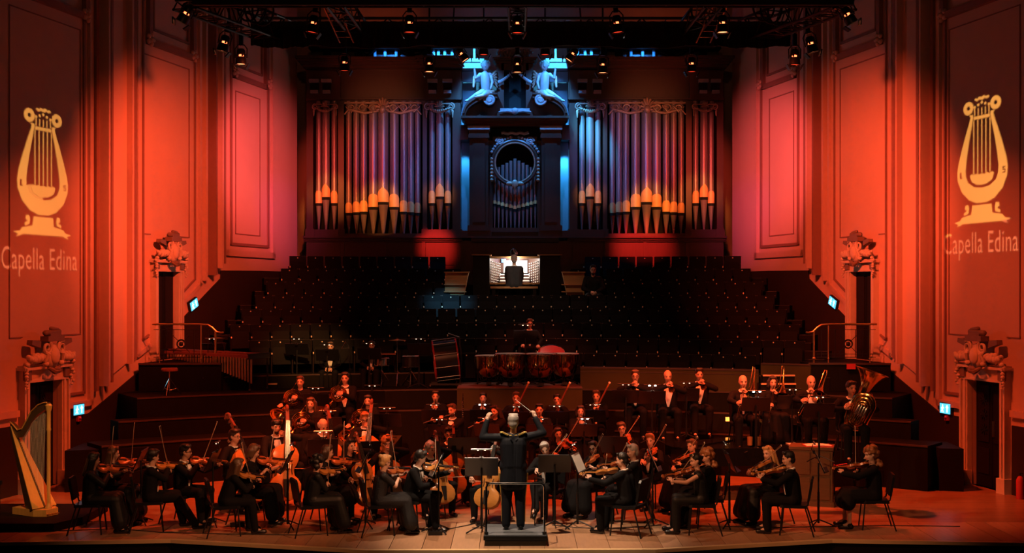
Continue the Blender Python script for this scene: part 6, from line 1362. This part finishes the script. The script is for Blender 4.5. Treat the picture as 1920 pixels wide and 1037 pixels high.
# small percussion on stands
def tripod(t, p, h, m='chrome'):
    b = MB(); b.tube([p + V((0, 0, .05)), p + V((0, 0, h))], .012, 7); b.build('post', m, t)
    for i in range(3): a = i * 2.094 + .52; b = MB(); b.tube([p + V((0, 0, .36)), p + V((.24 * math.cos(a), .24 * math.sin(a), .01))], .010, 6); b.tube([p + V((0, 0, .10)), p + V((.15 * math.cos(a), .15 * math.sin(a), .14))], .006, 5); b.build('leg', m, t)
for px, py, d, wh in ((745, 638, 27.3, 'between the two stands of the percussion'), (405, 634, 26.9, 'above the marimba')):
    t = thing('cymbal_stand', 'thin cymbal on a chrome tripod stand %s' % wh, 'cymbal'); p = V((XD(px, d), d, L3Z)); zc = ZD(py, d); tripod(t, p, zc - L3Z + .06)
    b = MB(); b.lathe([(.012, zc + .03), (.05, zc + .02), (.20, zc + .0), (.20, zc - .003), (.05, zc + .012)], 26, M.Translation((p.x, p.y, 0))); b.build('cymbal', 'brass', t, True)
for px, py, d, r, hh, m, nm in ((716, 672, 27.2, .17, .16, 'chrome', 'snare drum on a chrome tripod beside the clasped-hands percussionist'), (770, 668, 27.2, .19, .24, 'black_paint', 'black tom drum on a tripod beside the bass drum'), (618, 666, 27.9, .16, .14, 'amber_shell', 'small amber drum on a tripod behind the first percussionist')):
    if m == 'amber_shell' and m not in MATS: mat('amber_shell', (.75, .38, .05), .35)
    t = thing('drum_on_stand', nm, 'drum', 'small drums on tripods'); p = V((XD(px, d), d, L3Z)); zc = ZD(py, d); tripod(t, p, zc - L3Z - hh)
    b = MB(); b.lathe([(r, zc - hh), (r, zc)], 22, M.Translation((p.x, p.y, 0))); b.lathe([(0, zc - hh), (r, zc - hh)], 22, M.Translation((p.x, p.y, 0))); b.build('shell', m, t, True); b = MB(); b.lathe([(0, zc + .004), (r, zc)], 22, M.Translation((p.x, p.y, 0))); b.build('drumhead', 'drumhead', t)
    for z in (zc, zc - hh): b = MB(); b.tube([(p.x + (r + .008) * math.cos(a), p.y + (r + .008) * math.sin(a), z) for a in np.linspace(0, 6.2832, 23)[:-1]], .009, 6, True); b.build('hoop', 'chrome', t, True)
t = thing('triangle', 'bright metal triangle hanging beside the percussion stand', 'triangle'); p = W(648, 647, 27.0); b = MB(); b.tube([p + V((.02, 0, -.075)), p + V((-.085, 0, -.075)), p + V((0, 0, .08)), p + V((.085, 0, -.075)), p + V((.045, 0, -.075))], .008, 6); b.build('bent_rod', 'silver', t)
b = MB(); b.tube([p + V((0, 0, .07)), p + V((0, 0, .13)), p + V((.06, 0, .13)), V((p.x + .12, p.y, L3Z))], .006, 5); b.build('holder', 'black_metal', t)
t = thing('bar_chimes', 'row of hanging copper chime bars beside the snare drum', 'chimes'); p = W(728, 664, 27.6)
b = MB(); b.bar(p + V((-.17, 0, 0)), p + V((.17, 0, 0)), .03, .04); b.build('beam', 'rosewood', t); b = MB(); b.tube([p, V((p.x, p.y, L3Z))], .01, 6); b.build('post', 'chrome', t)
for i in range(9): b = MB(); x = -.15 + .0375 * i; b.tube([p + V((x, -.01, -.03)), p + V((x, -.01, -.14 - .018 * i))], .008, 6); b.build('chime_bar', 'copper', t)
for px, py, yaw, wh in ((400, 652, 170, 'above the marimba end'), (557, 654, 180, 'alone before the gold-lit seats'), (786, 652, 175, 'beside the bass drum')):
    d = 26.9; mw = TR((XD(px, d), d, L3Z - .28), math.radians(yaw)); mw = M.Translation((XD(px, d), d, L3Z)) @ M.Rotation(math.radians(yaw), 4, 'Z') @ M.Diagonal((1, 1, .82, 1)); STAND(mw, 'black music stand on the percussion riser %s' % wh); LAMP(desk_m(mw) @ M.Translation((0, 0, .2)), 'dim lamp on the percussion stand %s' % wh)
# marimba
t = thing('marimba', 'long dark marimba with hanging resonator tubes on the percussion riser', 'marimba')
pa, pb = V((XD(292, 26.0), 26.35, 2.42)), V((XD(462, 25.5), 25.55, 2.36)); ax = (pb - pa).normalized(); cr = V((-ax.y, ax.x, 0)); L = (pb - pa).length
for q in (0, 1):
    b = MB(); b.bar(pa + cr * (.12 + .62 * q), pb + cr * (.05 + .8 * q), .04, .06); b.build('frame_rail', 'rosewood', t)
    b = MB(); e = pa if q == 0 else pb; b.bar(e + cr * .05, e + cr * .85, .05, .12); b.build('end_board', 'black_paint', t)
    for w in (0, 1): b = MB(); p = e + cr * (.1 + .68 * w); b.tube([p, V((p.x, p.y, 1.62))], .02, 6); b.ell((p.x, p.y, 1.63), .035, n=8, m=5); b.build('leg', 'black_metal', t)
for i in range(30):
    s = (i + .5) / 30; c = pa.lerp(pb, s); ln = .24 + .12 * s; b = MB(); b.bar(c + cr * (.36 - ln / 2) + V((0, 0, .05)), c + cr * (.36 + ln / 2) + V((0, 0, .05)), L / 30 * .82, .022); b.build('tone_bar', 'rosewood', t)
    rl = .12 + .46 * max(0, s) ** 1.6; b = MB(); b.tube([c + cr * .22 + V((0, 0, -.02)), c + cr * .22 + V((0, 0, -.02 - rl))], .024, 8); b.build('resonator', 'brass', t, True)
for px, py, d, wh in ((318, 690, 24.9, 'in front of the marimba'), (338, 664, 27.0, 'behind the marimba')):
    t = thing('drum_stool', 'round padded stool on a chrome tripod %s' % wh, 'stool', 'percussion stools'); p = V((XD(px, d), d, L3Z)); z = ZD(py, d) if d < 26 else 2.28; tripod(t, p, z - L3Z - .03)
    b = MB(); b.lathe([(0, z), (.15, z), (.17, z - .02), (.17, z - .06), (0, z - .07)], 20, M.Translation((p.x, p.y, 0))); b.build('seat', 'rosewood', t, True)
# small flights of steps with red-lit nosings either side
for px0, px1, nm in ((457, 520, 'beside the marimba'), (1427, 1492, 'behind the trombones')):
    t = thing('wooden_steps', 'short flight of wooden steps with red-lit edges %s' % nm, 'steps')
    for j, y in enumerate((720, 704)):
        d = (26.55 + .3 * j) if px0 < 900 else (24.75 + .17 * j); z = ZD(y, d); b = MB(); b.b2((XD(px0 + 3 * j, d), d, L3Z if px0 < 900 else L2Z), (XD(px1 - 2 * j, d), d + .17, z)); b.build('step', 'riser_wood', t); b = MB(); b.bar((XD(px0 + 3 * j, d), d - .005, z), (XD(px1 - 2 * j, d), d - .005, z), .06, .03); b.build('nosing', 'nosing', t)
# brass rails of the landings
for sd, wh in ((-1, 'above the marimba'), (1, 'above the tuba')):
    t = thing('landing_rail', 'curved brass handrail with iron scrollwork %s' % wh, 'railing'); X = lambda px: sd * (px - CX) * 26.0 / F; zz = lambda py: ZD(py, 26.0)
    b = MB(); b.tube([(X(1644), 26.0, zz(608)), (X(1560), 26.0, zz(608)), (X(1540), 26.0, zz(609)), (X(1532), 26.0, zz(614)), (X(1524), 26.0, zz(622)), (X(1516), 26.0, zz(624)), (X(1511), 26.0, zz(623))], .022, 8); b.build('handrail', 'brass', t, True)
    for px, m, r in ((1526, 'brass', .022), (1553, 'brass', .014), (1631, 'brass', .014)): b = MB(); b.tube([(X(px), 26.0, 2.2), (X(px), 26.0, zz(610 if px > 1540 else 620))], r, 8); b.ell((X(px), 26.0, 2.3), r * 1.8, n=8, m=6); b.build('post', m, t, True)
    for py in (618, 664, 670): b = MB(); b.bar((X(1532), 26.0, zz(py)), (X(1642), 26.0, zz(py)), .012, .012); b.build('rail_bar', 'black_metal', t)
    for px in (1540, 1566, 1604, 1618): b = MB(); b.bar((X(px), 26.0, zz(618)), (X(px), 26.0, zz(670)), .012, .012); b.build('baluster', 'black_metal', t)
    b = MB(); c = (X(1590), zz(645)); 
    for k in range(4): a = k * math.pi / 2 + .785; b.bar((c[0], 26.0, c[1]), (c[0] + .26 * math.cos(a), 26.0, c[1] + .26 * math.sin(a)), .012, .012)
    b.tube([(c[0] + .09 * math.cos(a), 25.99, c[1] + .09 * math.sin(a)) for a in np.linspace(0, 6.2832, 17)[:-1]], .018, 6, True); b.ell((c[0], 25.98, c[1]), (.05, .03, .05)); b.build('rosette', 'black_metal', t, True)
b = MB(); b.b2((XD(1587, 25.85), 25.80, ZD(692, 25.85)), (XD(1603, 25.85), 25.84, ZD(682, 25.85))); tag(b.build('notice_plate', 'red_card'), 'small red notice plate on the landing face above the tuba', 'sign')
b = MB(); b.b2((XD(254, 23.8), 23.1, ZD(808, 23.1)), (XD(264, 23.8), 23.13, ZD(797, 23.1))); 
p = V((12.5 * math.sin(math.radians(-30.9)), 12.7 + 12.49 * math.cos(math.radians(-30.9)), .72)); b = MB(M.Translation(p) @ M.Rotation(math.radians(30.9), 4, 'Z')); b.b2((-.05, -.03, -.05), (.05, .01, .06)); tag(b.build('wall_socket', 'brass'), 'small pale socket plate on the riser behind the violins', 'socket')
t = thing('cue_light', 'small glowing amber cue light below the trombones', 'lamp'); p = W(1364, 786, 24.4); b = MB(); b.b2((p.x - .04, p.y - .03, p.z - .04), (p.x + .04, p.y, p.z + .04)); b.build('lens', 'amber_light', t); b = MB(); b.b2((p.x - .05, p.y, p.z - .05), (p.x + .05, p.y + .06, p.z + .05)); b.tube([(p.x, p.y + .03, .85), (p.x, p.y + .03, p.z)], .012, 6); b.build('housing', 'black_metal', t)
# harp on its rostrum
b = MB(); b.prism([(-9.3, 18.75), (-7.2, 18.75), (-6.95, 19.3), (-6.95, 20.5), (-9.3, 20.5)], .13); tag(b.build('floor_harp_rostrum', 'dark_wood'), None, kind='structure')
hp = thing('harp', 'tall golden concert harp on a low dark rostrum', 'harp', mw=M.Translation((XD(98, 19.6), 19.45, .13)) @ M.Rotation(-.50, 4, 'Z'))
b = MB(); b.lathe([(.055, 0), (.055, .08), (.035, .11), (.03, .16), (.03, 1.30), (.04, 1.33), (.032, 1.36), (.034, 1.62), (.05, 1.66), (.058, 1.72), (.03, 1.75), (0, 1.75)], 16, M.Translation((0, 0, .06))); b.build('column', 'harp_gold', hp, True)
b = MB(); b.prism([(-.62, -.20), (-.10, -.22), (.08, -.12), (.08, .12), (-.10, .22), (-.62, .20)], .11); b.build('pedal_base', 'harp_gold', hp)
tp, bt_ = V((-.86, 0, 1.40)), V((-.10, 0, .12)); dv = (bt_ - tp).normalized(); nr = V((dv.z, 0, -dv.x)) * -1
b = MB(); vs = []
for s in (0, .5, 1):
    c = tp.lerp(bt_, s); w = .05 + .19 * s; dp = .05 + .16 * s
    vs += [c + V((0, -w, 0)), c + V((0, w, 0)), c + V((0, w * .8, 0)) - nr * dp, c + V((0, -w * .8, 0)) - nr * dp]
b.add(vs, [(i * 4 + a, i * 4 + (a + 1) % 4, i * 4 + 4 + (a + 1) % 4, i * 4 + 4 + a) for i in range(2) for a in range(4)] + [(0, 3, 2, 1), (8, 9, 10, 11)]); b.build('sound_box', 'harp_dark', hp)
b = MB(); b.add([tp + V((0, -.048, 0)) + nr * .008, tp + V((0, .048, 0)) + nr * .008, bt_ + V((0, .235, 0)) + nr * .008, bt_ + V((0, -.235, 0)) + nr * .008, tp + V((0, -.048, 0)), tp + V((0, .048, 0)), bt_ + V((0, .235, 0)), bt_ + V((0, -.235, 0))], [(0, 1, 2, 3), (7, 6, 5, 4), (0, 4, 5, 1), (1, 5, 6, 2), (2, 6, 7, 3), (3, 7, 4, 0)]); b.build('soundboard', 'harp_gold', hp)
b = MB(); b.bar(tp + nr * .014, bt_ + nr * .014, .03, .014, up=nr); b.build('string_rib', 'harp_dark', hp)
NK = [(-.88, 1.42, .05), (-.80, 1.36, .06), (-.70, 1.28, .065), (-.60, 1.30, .07), (-.50, 1.42, .075), (-.38, 1.58, .08), (-.22, 1.70, .075), (-.08, 1.76, .06), (.0, 1.78, .05)]
b = MB(); vs = []
for x, z, h in NK: vs += [(x, -.035, z - h), (x, .035, z - h), (x, .035, z + h), (x, -.035, z + h)]
b.add(vs, [(i * 4 + a, i * 4 + (a + 1) % 4, i * 4 + 4 + (a + 1) % 4, i * 4 + 4 + a) for i in range(len(NK) - 1) for a in range(4)] + [(0, 3, 2, 1), tuple(range(len(vs) - 4, len(vs)))]); b.build('neck', 'harp_dark', hp, True)
b = MB(); b.tube([(x, -.04, z + h) for x, z, h in NK], .012, 6); b.build('neck_beading', 'harp_gold', hp)
b = MB()
for i in range(34):
    s = .06 + .88 * i / 33; p = tp.lerp(bt_, s) + nr * .02; x = p.x + .05; z = np.interp(x, [k[0] for k in NK], [k[1] - k[2] for k in NK]); b.tube([p, (x, 0, z)], .0016, 4)
tag(b.build('strings', 'horsehair', hp), None, kind='stuff')
for i in range(5): b = MB(); b.bar((.06, -.10 + .05 * i, .04), (.13, -.10 + .05 * i, .03), .018, .012); b.build('pedal', 'brass', hp)
t = thing('harp_bench', 'dark harpist bench at the very edge beside the harp', 'bench', mw=TR((-8.75, 19.6, .13), .2))
b = MB(); b.b2((-.40, -.2, .44), (.32, .2, .50)); b.build('seat', 'cloth_black', t)
for x in (-.34, .26):
    for y in (-.15, .15): b = MB(); b.b2((x - .03, y - .03, 0), (x + .03, y + .03, .44)); b.build('leg', 'dark_wood', t)
# grand piano
gp = thing('grand_piano', 'black glossy grand piano behind the outer violins', 'piano', mw=TR((XD(1380, 22.0), 22.25, 0), .10))
PL = [(1.15, -.72), (1.15, .72), (.55, .72), (.1, .68), (-.45, .42), (-.85, .22), (-1.2, .10), (-1.32, -.12), (-1.30, -.50), (-1.15, -.70)]
b = MB(); b.prism(PL, .32, M.Translation((0, 0, .62))); b.build('case', 'piano_black', gp); b = MB(); b.prism([(x * 1.01, y * 1.01) for x, y in PL if x < 1.1] + [(.72, -.73), (.72, .73)][::-1][:0], .02, M.Translation((0, 0, .945))); b.build('lid', 'piano_black', gp)
for x, y in ((.9, -.55), (.9, .55), (-1.0, -.2)): b = MB(); b.tube([(x, y, .62), (x, y, .08)], [.06, .04], 10); b.ell((x, y, .05), .04, n=8, m=6); b.build('leg', 'piano_black', gp)
b = MB(); b.b2((.95, -.62, .945), (1.14, .62, .955)); b.build('keyboard', 'paper', gp); b = MB(); b.b2((.70, -.35, .965), (.72, .35, 1.17)); b.build('music_desk', 'piano_black', gp)
b = MB(); b.tube([(.9, 0, .62), (.9, 0, .2)], .03, 8); b.b2((.8, -.12, .14), (1.0, .12, .2)); b.build('pedal_lyre', 'piano_black', gp)
for k, (x, y, cc) in enumerate(((.30, -.55, 'brass'), (.16, -.50, 'oak'))): b = MB(); b.lathe([(0, .965), (.045, .965), (.05, 1.12), (.045, 1.12), (.04, .97)], 14, gp.matrix_world @ M.Translation((x, y, 0))); tag(b.build('tumbler', cc, None, True), ('amber drinking glass' if k == 0 else 'small wooden pot') + ' standing on the grand piano lid', 'cup')
# celesta and its bench
ce = thing('celesta', 'upright oak celesta with panelled back beside the blonde violinist', 'celesta', mw=TR(FL(1521, 948), -.30))
b = MB(); b.b2((-.36, -.05, .06), (.36, .48, .98)); b.build('case', 'celesta_wood', ce); b = MB(); b.b2((-.38, -.07, .98), (.38, .5, 1.03)); b.build('top', 'celesta_wood', ce); b = MB(); b.b2((-.39, -.08, 0), (.39, .5, .08)); b.build('plinth', 'celesta_wood', ce)
for z0, z1 in ((.12, .50), (.55, .94)):
    for x0, x1 in ((-.32, -.02), (.02, .32)): b = MB(); b.b2((x0, -.065, z0), (x1, -.05, z1)); b.build('panel', 'celesta_wood', ce)
b = MB(); b.b2((-.33, .48, .60), (.33, .75, .68)); b.build('keybed', 'celesta_wood', ce)
t = thing('sheet_music', 'open score with red cover lying on the celesta', 'sheet music', 'open scores on the stands', ce.matrix_world @ M.Translation((.10, .2, 1.03)) @ M.Rotation(.3, 4, 'Z'))
b = MB(); b.b2((-.24, -.16, 0), (.24, .16, .012)); b.build('cover', 'red_card', t); b = MB(); b.prism([(-.22, 0.012), (0, .03), (.22, .012)], .28, M(((1, 0, 0, 0), (0, 0, 1, -.14), (0, 1, 0, 0), (0, 0, 0, 1)))); b.build('page', 'paper', t)
t = thing('piano_bench', 'black keyboard bench with a red folder beside the celesta', 'bench', mw=TR(FL(1583, 925), -.1)); 
b = MB(); b.b2((-.28, -.18, .42), (.28, .18, .50)); b.build('seat', 'black_paint', t)
for x in (-.22, .22):
    for y in (-.13, .13): b = MB(); b.b2((x - .03, y - .03, 0), (x + .03, y + .03, .42)); b.build('leg', 'black_paint', t)
b = MB(t.matrix_world); b.b2((-.22, -.15, .502), (.2, .12, .515)); b.prism([(-.1, 0), (.05, .03), (.2, 0)], .22, M(((1, 0, 0, 0), (0, 0, 1, -.1), (0, 1, 0, .515), (0, 0, 0, 1)))); tag(b.build('folder', 'red_card'), 'red folder lying on the keyboard bench', 'folder')
# resting instruments and small things
CLARINET(M.Translation(FL(868, 0 + 0 + 1000)) if False else frame_m(W(868, 797, 24.0), (0, 0, -1), (0, -1, 0)) @ M.Translation((0, -.62, 0)), 'black clarinet standing upright beside the bearded flautist')
t = thing('instrument_peg', 'small black peg stand holding the upright clarinet', 'stand'); p = W(868, 797, 24.0); b = MB(); b.tube([V((p.x, p.y, .16)), V((p.x, p.y, p.z + .12))], .012, 7); b.build('peg', 'black_metal', t)
for i in range(3): a = i * 2.09; b = MB(); b.tube([V((p.x, p.y, .19)), V((p.x + .1 * math.cos(a), p.y + .1 * math.sin(a), .17))], .008, 5); b.build('foot', 'black_metal', t)
def cable(pts, label):
    b = MB(); b.tube([V((p[0], p[1], .008)) for p in pts], .007, 5); tag(b.build('floor_cable', 'rope_cable'), label, 'cable', 'cables on the stage floor')
def fpx(*a): return [FL(x, y)[:2] for x, y in a]
cable(fpx((30, 994), (120, 996), (220, 992), (300, 999), (420, 1002), (560, 1004), (680, 998)), 'thin black cable along the stage edge under the first violins')
cable(fpx((800, 994), (845, 992), (880, 985), (905, 979), (940, 978)), 'black cable running from the front desk to the podium'); cable(fpx((1035, 985), (1080, 990), (1130, 992), (1180, 990), (1240, 985)), 'black cable looped by the bright score stand'); cable(fpx((1360, 988), (1450, 990), (1560, 988), (1660, 986), (1800, 988)), 'thin cable on the floor towards the stage door')
for px, py, yw, wh in ((905, 985, .2, 'below the crossed-brace stand'), (816, 1003, .1, 'at the foot of the front desk stand'), (445, 987, .4, 'beside the long brown-haired violinist')):
    t = thing('cable_box', 'small black cable box %s' % wh, 'power box', 'small floor boxes', TR(FL(px, py), yw)); b = MB(); b.b2((-.11, -.05, 0), (.11, .05, .06)); b.build('housing', 'black_paint', t)
    for i in range(3): b = MB(); b.lathe([(0, .066), (.018, .066), (.018, .06)], 10, M.Translation((-.06 + .06 * i, 0, 0))); b.build('outlet', 'chrome', t)
t = thing('fire_extinguisher', 'red fire extinguisher by the stage door', 'extinguisher', mw=M.Translation(TWR @ V((S(962), 0, .16))) @ M.Scale(.8, 4)); b = MB(); b.lathe([(0, 0), (.08, .0), (.085, .03), (.085, .42), (.05, .5), (.02, .52), (0, .52)], 16); b.build('cylinder', 'red_card', t, True); b = MB(); b.tube([(0, 0, .52), (0, 0, .58), (.06, 0, .57)], .015, 6); b.build('valve_handle', 'black_metal', t)
# ---------------------------------------------------------------- projected lyre emblem: profile lamp with a cut metal gobo
from mathutils.geometry import tessellate_polygon
def text_polys(txt, width):
    """outlines of a serif-like word as closed polygons, x from 0 to width"""
    cu = bpy.data.curves.new('letters', 'FONT'); cu.body = txt; cu.resolution_u = 3; cu.offset = -.012; cu.space_character = 1.05
    o = bpy.data.objects.new('letters', cu); COL.objects.link(o); bpy.context.view_layer.update()
    me = o.to_mesh() if False else None
    for q in bpy.context.selected_objects: q.select_set(False)
    o.select_set(True); bpy.context.view_layer.objects.active = o; bpy.ops.object.convert(target='CURVE'); cv = o.data; out = []
    for sp in cv.splines:
        pl = []
        if sp.type == 'BEZIER':
            n = len(sp.bezier_points)
            for i in range(n):
                a, c = sp.bezier_points[i], sp.bezier_points[(i + 1) % n]
                for t in (0, .25, .5, .75):
                    m = 1 - t; p = a.co * m ** 3 + a.handle_right * 3 * m * m * t + c.handle_left * 3 * m * t * t + c.co * t ** 3
                    if not pl or (V(p[:2]) - V(pl[-1])).length > 1e-3: pl.append(tuple(p[:2]))
        else: pl = [tuple(p.co[:2]) for p in sp.points]
        if len(pl) > 2: out.append(pl)
    bpy.data.objects.remove(o)
    x0 = min(p[0] for q in out for p in q); x1 = max(p[0] for q in out for p in q); k = width / (x1 - x0)
    return [[((p[0] - x0) * k, p[1]) for p in q] for q in out], k
def ring(cx, cy, rx, ry, n=18): return [(cx + rx * math.cos(2 * math.pi * i / n), cy + ry * math.sin(2 * math.pi * i / n)) for i in range(n)]
def rect(x0, y0, x1, y1): return [(x0, y0), (x1, y0), (x1, y1), (x0, y1)]
HO = [(.25, 187), (.225, 200), (.25, 228), (.31, 280), (.40, 365), (.47, 440), (.495, 490), (.485, 535), (.40, 598), (.25, 645), (.1, 664)]
HI = [(.172, 187), (.168, 205), (.19, 240), (.25, 330), (.30, 420), (.322, 480), (.315, 515), (.27, 550), (.15, 577)]
def lyre():
    """pieces of the emblem as polygons (u across, v down in design units); second list: dark letters cut back in"""
    body = [(-u, v) for u, v in HO] + [(u, v) for u, v in reversed(HO)] + [(u, v) for u, v in HI] + [(0, 584)] + [(-u, v) for u, v in reversed(HI)]
    P = {'lyre_body': [body]}
    P['volute'] = [q for sg in (-1, 1) for q in (ring(sg * .266, 149, .104, 36), ring(sg * .266, 149, .032, 11))]
    P['crossbar'] = [rect(-.16, 200, .16, 218)]
    P['string_line'] = [rect(u - .011, 221, u + .011, 508) for u in (-.16, -.08, 0, .08, .16)] + [rect(u - .011, 158, u + .011, 197) for u in (-.14, -.07, 0, .07, .14)]
    P['peg'] = [ring(u, 150 - 18 * (1 - abs(u) / .14), .026, 8, 10) for u in (-.14, -.07, 0, .07, .14)]
    P['bowl'] = [[(-.24, 514)] + [(u, 512 if i % 2 else 505) for i, u in enumerate(np.linspace(-.2, .2, 9))] + [(.24, 514), (.2, 548), (.1, 566), (0, 570), (-.1, 566), (-.2, 548)]]
    P['crest_beast'] = [[(-.15, 112), (-.12, 100), (-.09, 108), (-.05, 97), (-.01, 103), (.04, 95), (.08, 104), (.13, 100), (.15, 112), (.1, 118), (.06, 112), (.01, 120), (-.05, 114), (-.09, 121)]]
    P['base_plinth'] = [[(-.19, 674), (.19, 674), (.21, 722), (.40, 735), (.44, 752), (.56, 760), (.47, 772), (.52, 786), (.42, 776), (.38, 770), (-.38, 770), (-.42, 776), (-.52, 786), (-.47, 772), (-.56, 760), (-.44, 752), (-.40, 735), (-.21, 722)]]
    P['side_scroll'] = [[(sg * u, v) for u, v in ((.27, 668), (.33, 672), (.34, 690), (.30, 700), (.36, 712), (.35, 726), (.26, 716), (.25, 690))] for sg in (-1, 1)]
    return P
def serif(ch, u, v): return [(u + a, v + c) for a, c in ((-.012, -16), (.012, -16), (.012, 12), (.03, 12), (.03, 17), (-.02, 17), (-.02, -16))] if ch == 'L' else [(u + a, v + c) for a, c in ((.03, -16), (-.02, -16), (-.02, 2), (.018, 2), (.018, 12), (-.02, 12), (-.02, 17), (.03, 17), (.03, -3), (-.006, -3), (-.006, -11), (.03, -11))]
gm = bpy.data.materials.new('gel_filter'); gm.use_nodes = True; MATS['gel_filter'] = gm
_n = gm.node_tree; _t = _n.nodes.new('ShaderNodeBsdfTransparent'); _t.inputs[0].default_value = (.85, .66, .95, 1); _n.links.new(_t.outputs[0], _n.nodes['Material Output'].inputs[0])
TXT, _k = text_polys('Capella Edina', 1.0)
ht = .74 * _k
for sd, T, offc, lamp, nm in ((1, TWR, 876, V((-1.6, 11.0, 8.8)), 'past the curly-haired violinist'), (-1, TWL, 884, V((1.6, 11.0, 8.8)), 'above the harp door')):
    sc = S(offc); fl = -sd; zb, zt = (5.05, 7.46) if sd > 0 else (4.80, 7.20); us = 1.58
    def wl(u, v): return (sc + fl * u * us, zt - (v - 112) * (zt - zb) / 665.0)
    txw = 2.30; tz = 4.5 if sd > 0 else 4.17; toff = -.03
    def wt(x, y): return (sc + fl * ((x - .5 + toff) * txw), tz + y * (.44 / .74))
    em = thing('projected_emblem', 'golden lyre and words Capella Edina projected on the wall %s' % nm, 'projection', 'projected lyre emblems')  # thin raised outlines stand in for the projected light
    pieces = []
    for k, pls in lyre().items():
        for q in pls: pieces.append((k, [wl(*p) for p in q]))
    letters = [[wt(*p) for p in q] for q in TXT]; dark = [[wl(*p) for p in serif('L', -.42, 505)], [wl(*p) for p in serif('S', .42, 505)]]
    def slab(nm, polys, w0, w1, m):
        b = MB(T); vs3 = [[V((p[0], p[1], 0)) for p in q] for q in polys]; tr = tessellate_polygon(vs3); fl_ = [p for q in polys for p in q]
        b.add([(p[0], p[1], w1) for p in fl_] + [(p[0], p[1], w0) for p in fl_], [tuple(t) for t in tr] + [tuple(i + len(fl_) for i in reversed(t)) for t in tr])
        return b.build(nm, m, em)
    i = 0
    while i < len(pieces):
        k, q = pieces[i]
        if k == 'volute': slab(k, [q, pieces[i + 1][1]], .004, .006, 'projected_light_tint'); i += 2
        else: slab(k, [q] + (dark if k == 'lyre_body' else []), .004, .006, 'projected_light_tint'); i += 1
    # letters: outer outlines with their counters
    def inside(p, q):
        c = False; n = len(q)
        for a in range(n):
            (x0, y0), (x1, y1) = q[a], q[a - 1]
            if (y0 > p[1]) != (y1 > p[1]) and p[0] < (x1 - x0) * (p[1] - y0) / (y1 - y0) + x0: c = not c
        return c
    par = [next((j for j, r in enumerate(letters) if j != i and inside(q[0], r)), None) for i, q in enumerate(letters)]
    for i, q in enumerate(letters):
        if par[i] is None: slab('letter', [q] + [r for j, r in enumerate(letters) if par[j] == i], .004, .006, 'projected_light_tint')
    # the gobo: the same outlines carried back along the rays to a plate close to the lamp
    ctr = T @ V((sc, (tz + zt) / 2, 0)); ax = (ctr - lamp).normalized(); g = .5
    X = ax.cross(V((0, 0, 1))).normalized(); Y = X.cross(ax)
    def back(p): d = (T @ V((p[0], p[1], 0))) - lamp; d = d * (g / d.dot(ax)); return (d.dot(X), d.dot(Y))
    loops = [rect(-.16, -.16, .16, .16)] + [[back(p) for p in q] for _, q in pieces] + [[back(p) for p in q] for q in dark] + [[back(p) for p in q] for q in letters]
    pj = thing('profile_projector', 'black profile projector aimed at the wall %s' % nm, 'projector', 'emblem projectors', M(((X.x, Y.x, -ax.x, lamp.x), (X.y, Y.y, -ax.y, lamp.y), (X.z, Y.z, -ax.z, lamp.z), (0, 0, 0, 1))))
    tr = tessellate_polygon([[V((a, c, 0)) for a, c in q] for q in loops]); b = MB(); b.add([(a, c, -g) for q in loops for a, c in q], [tuple(t) for t in tr]); b.build('gobo_plate', 'slot_black', pj)
    yt = back((sc, tz + .52))[1]; b = MB(); b.b2((-.15, -.15, -g + .012), (.15, yt, -g + .013)); b.build('gel_strip', 'gel_filter', pj)
    b = MB(); b.b2((-.12, -.12, .02), (.12, .12, .5)); b.build('lamp_house', 'black_metal', pj)
    for dx, dy in ((-.16, 0), (.16, 0)): b = MB(); b.b2((dx - .01, -.16, -g), (dx + .01, .16, .1)); b.build('side_plate', 'black_metal', pj)
    l = bpy.data.lights.new('emblem_light', 'SPOT'); l.energy = 15000 if sd > 0 else 12000; l.color = (1, .56, .125); l.spot_size = math.radians(28); l.spot_blend = .05; l.shadow_soft_size = .0006
    lo = bpy.data.objects.new('emblem_light', l); COL.objects.link(lo); lo.location = lamp; lo.rotation_euler = ax.to_track_quat('-Z', 'Y').to_euler()
finish_blobs()
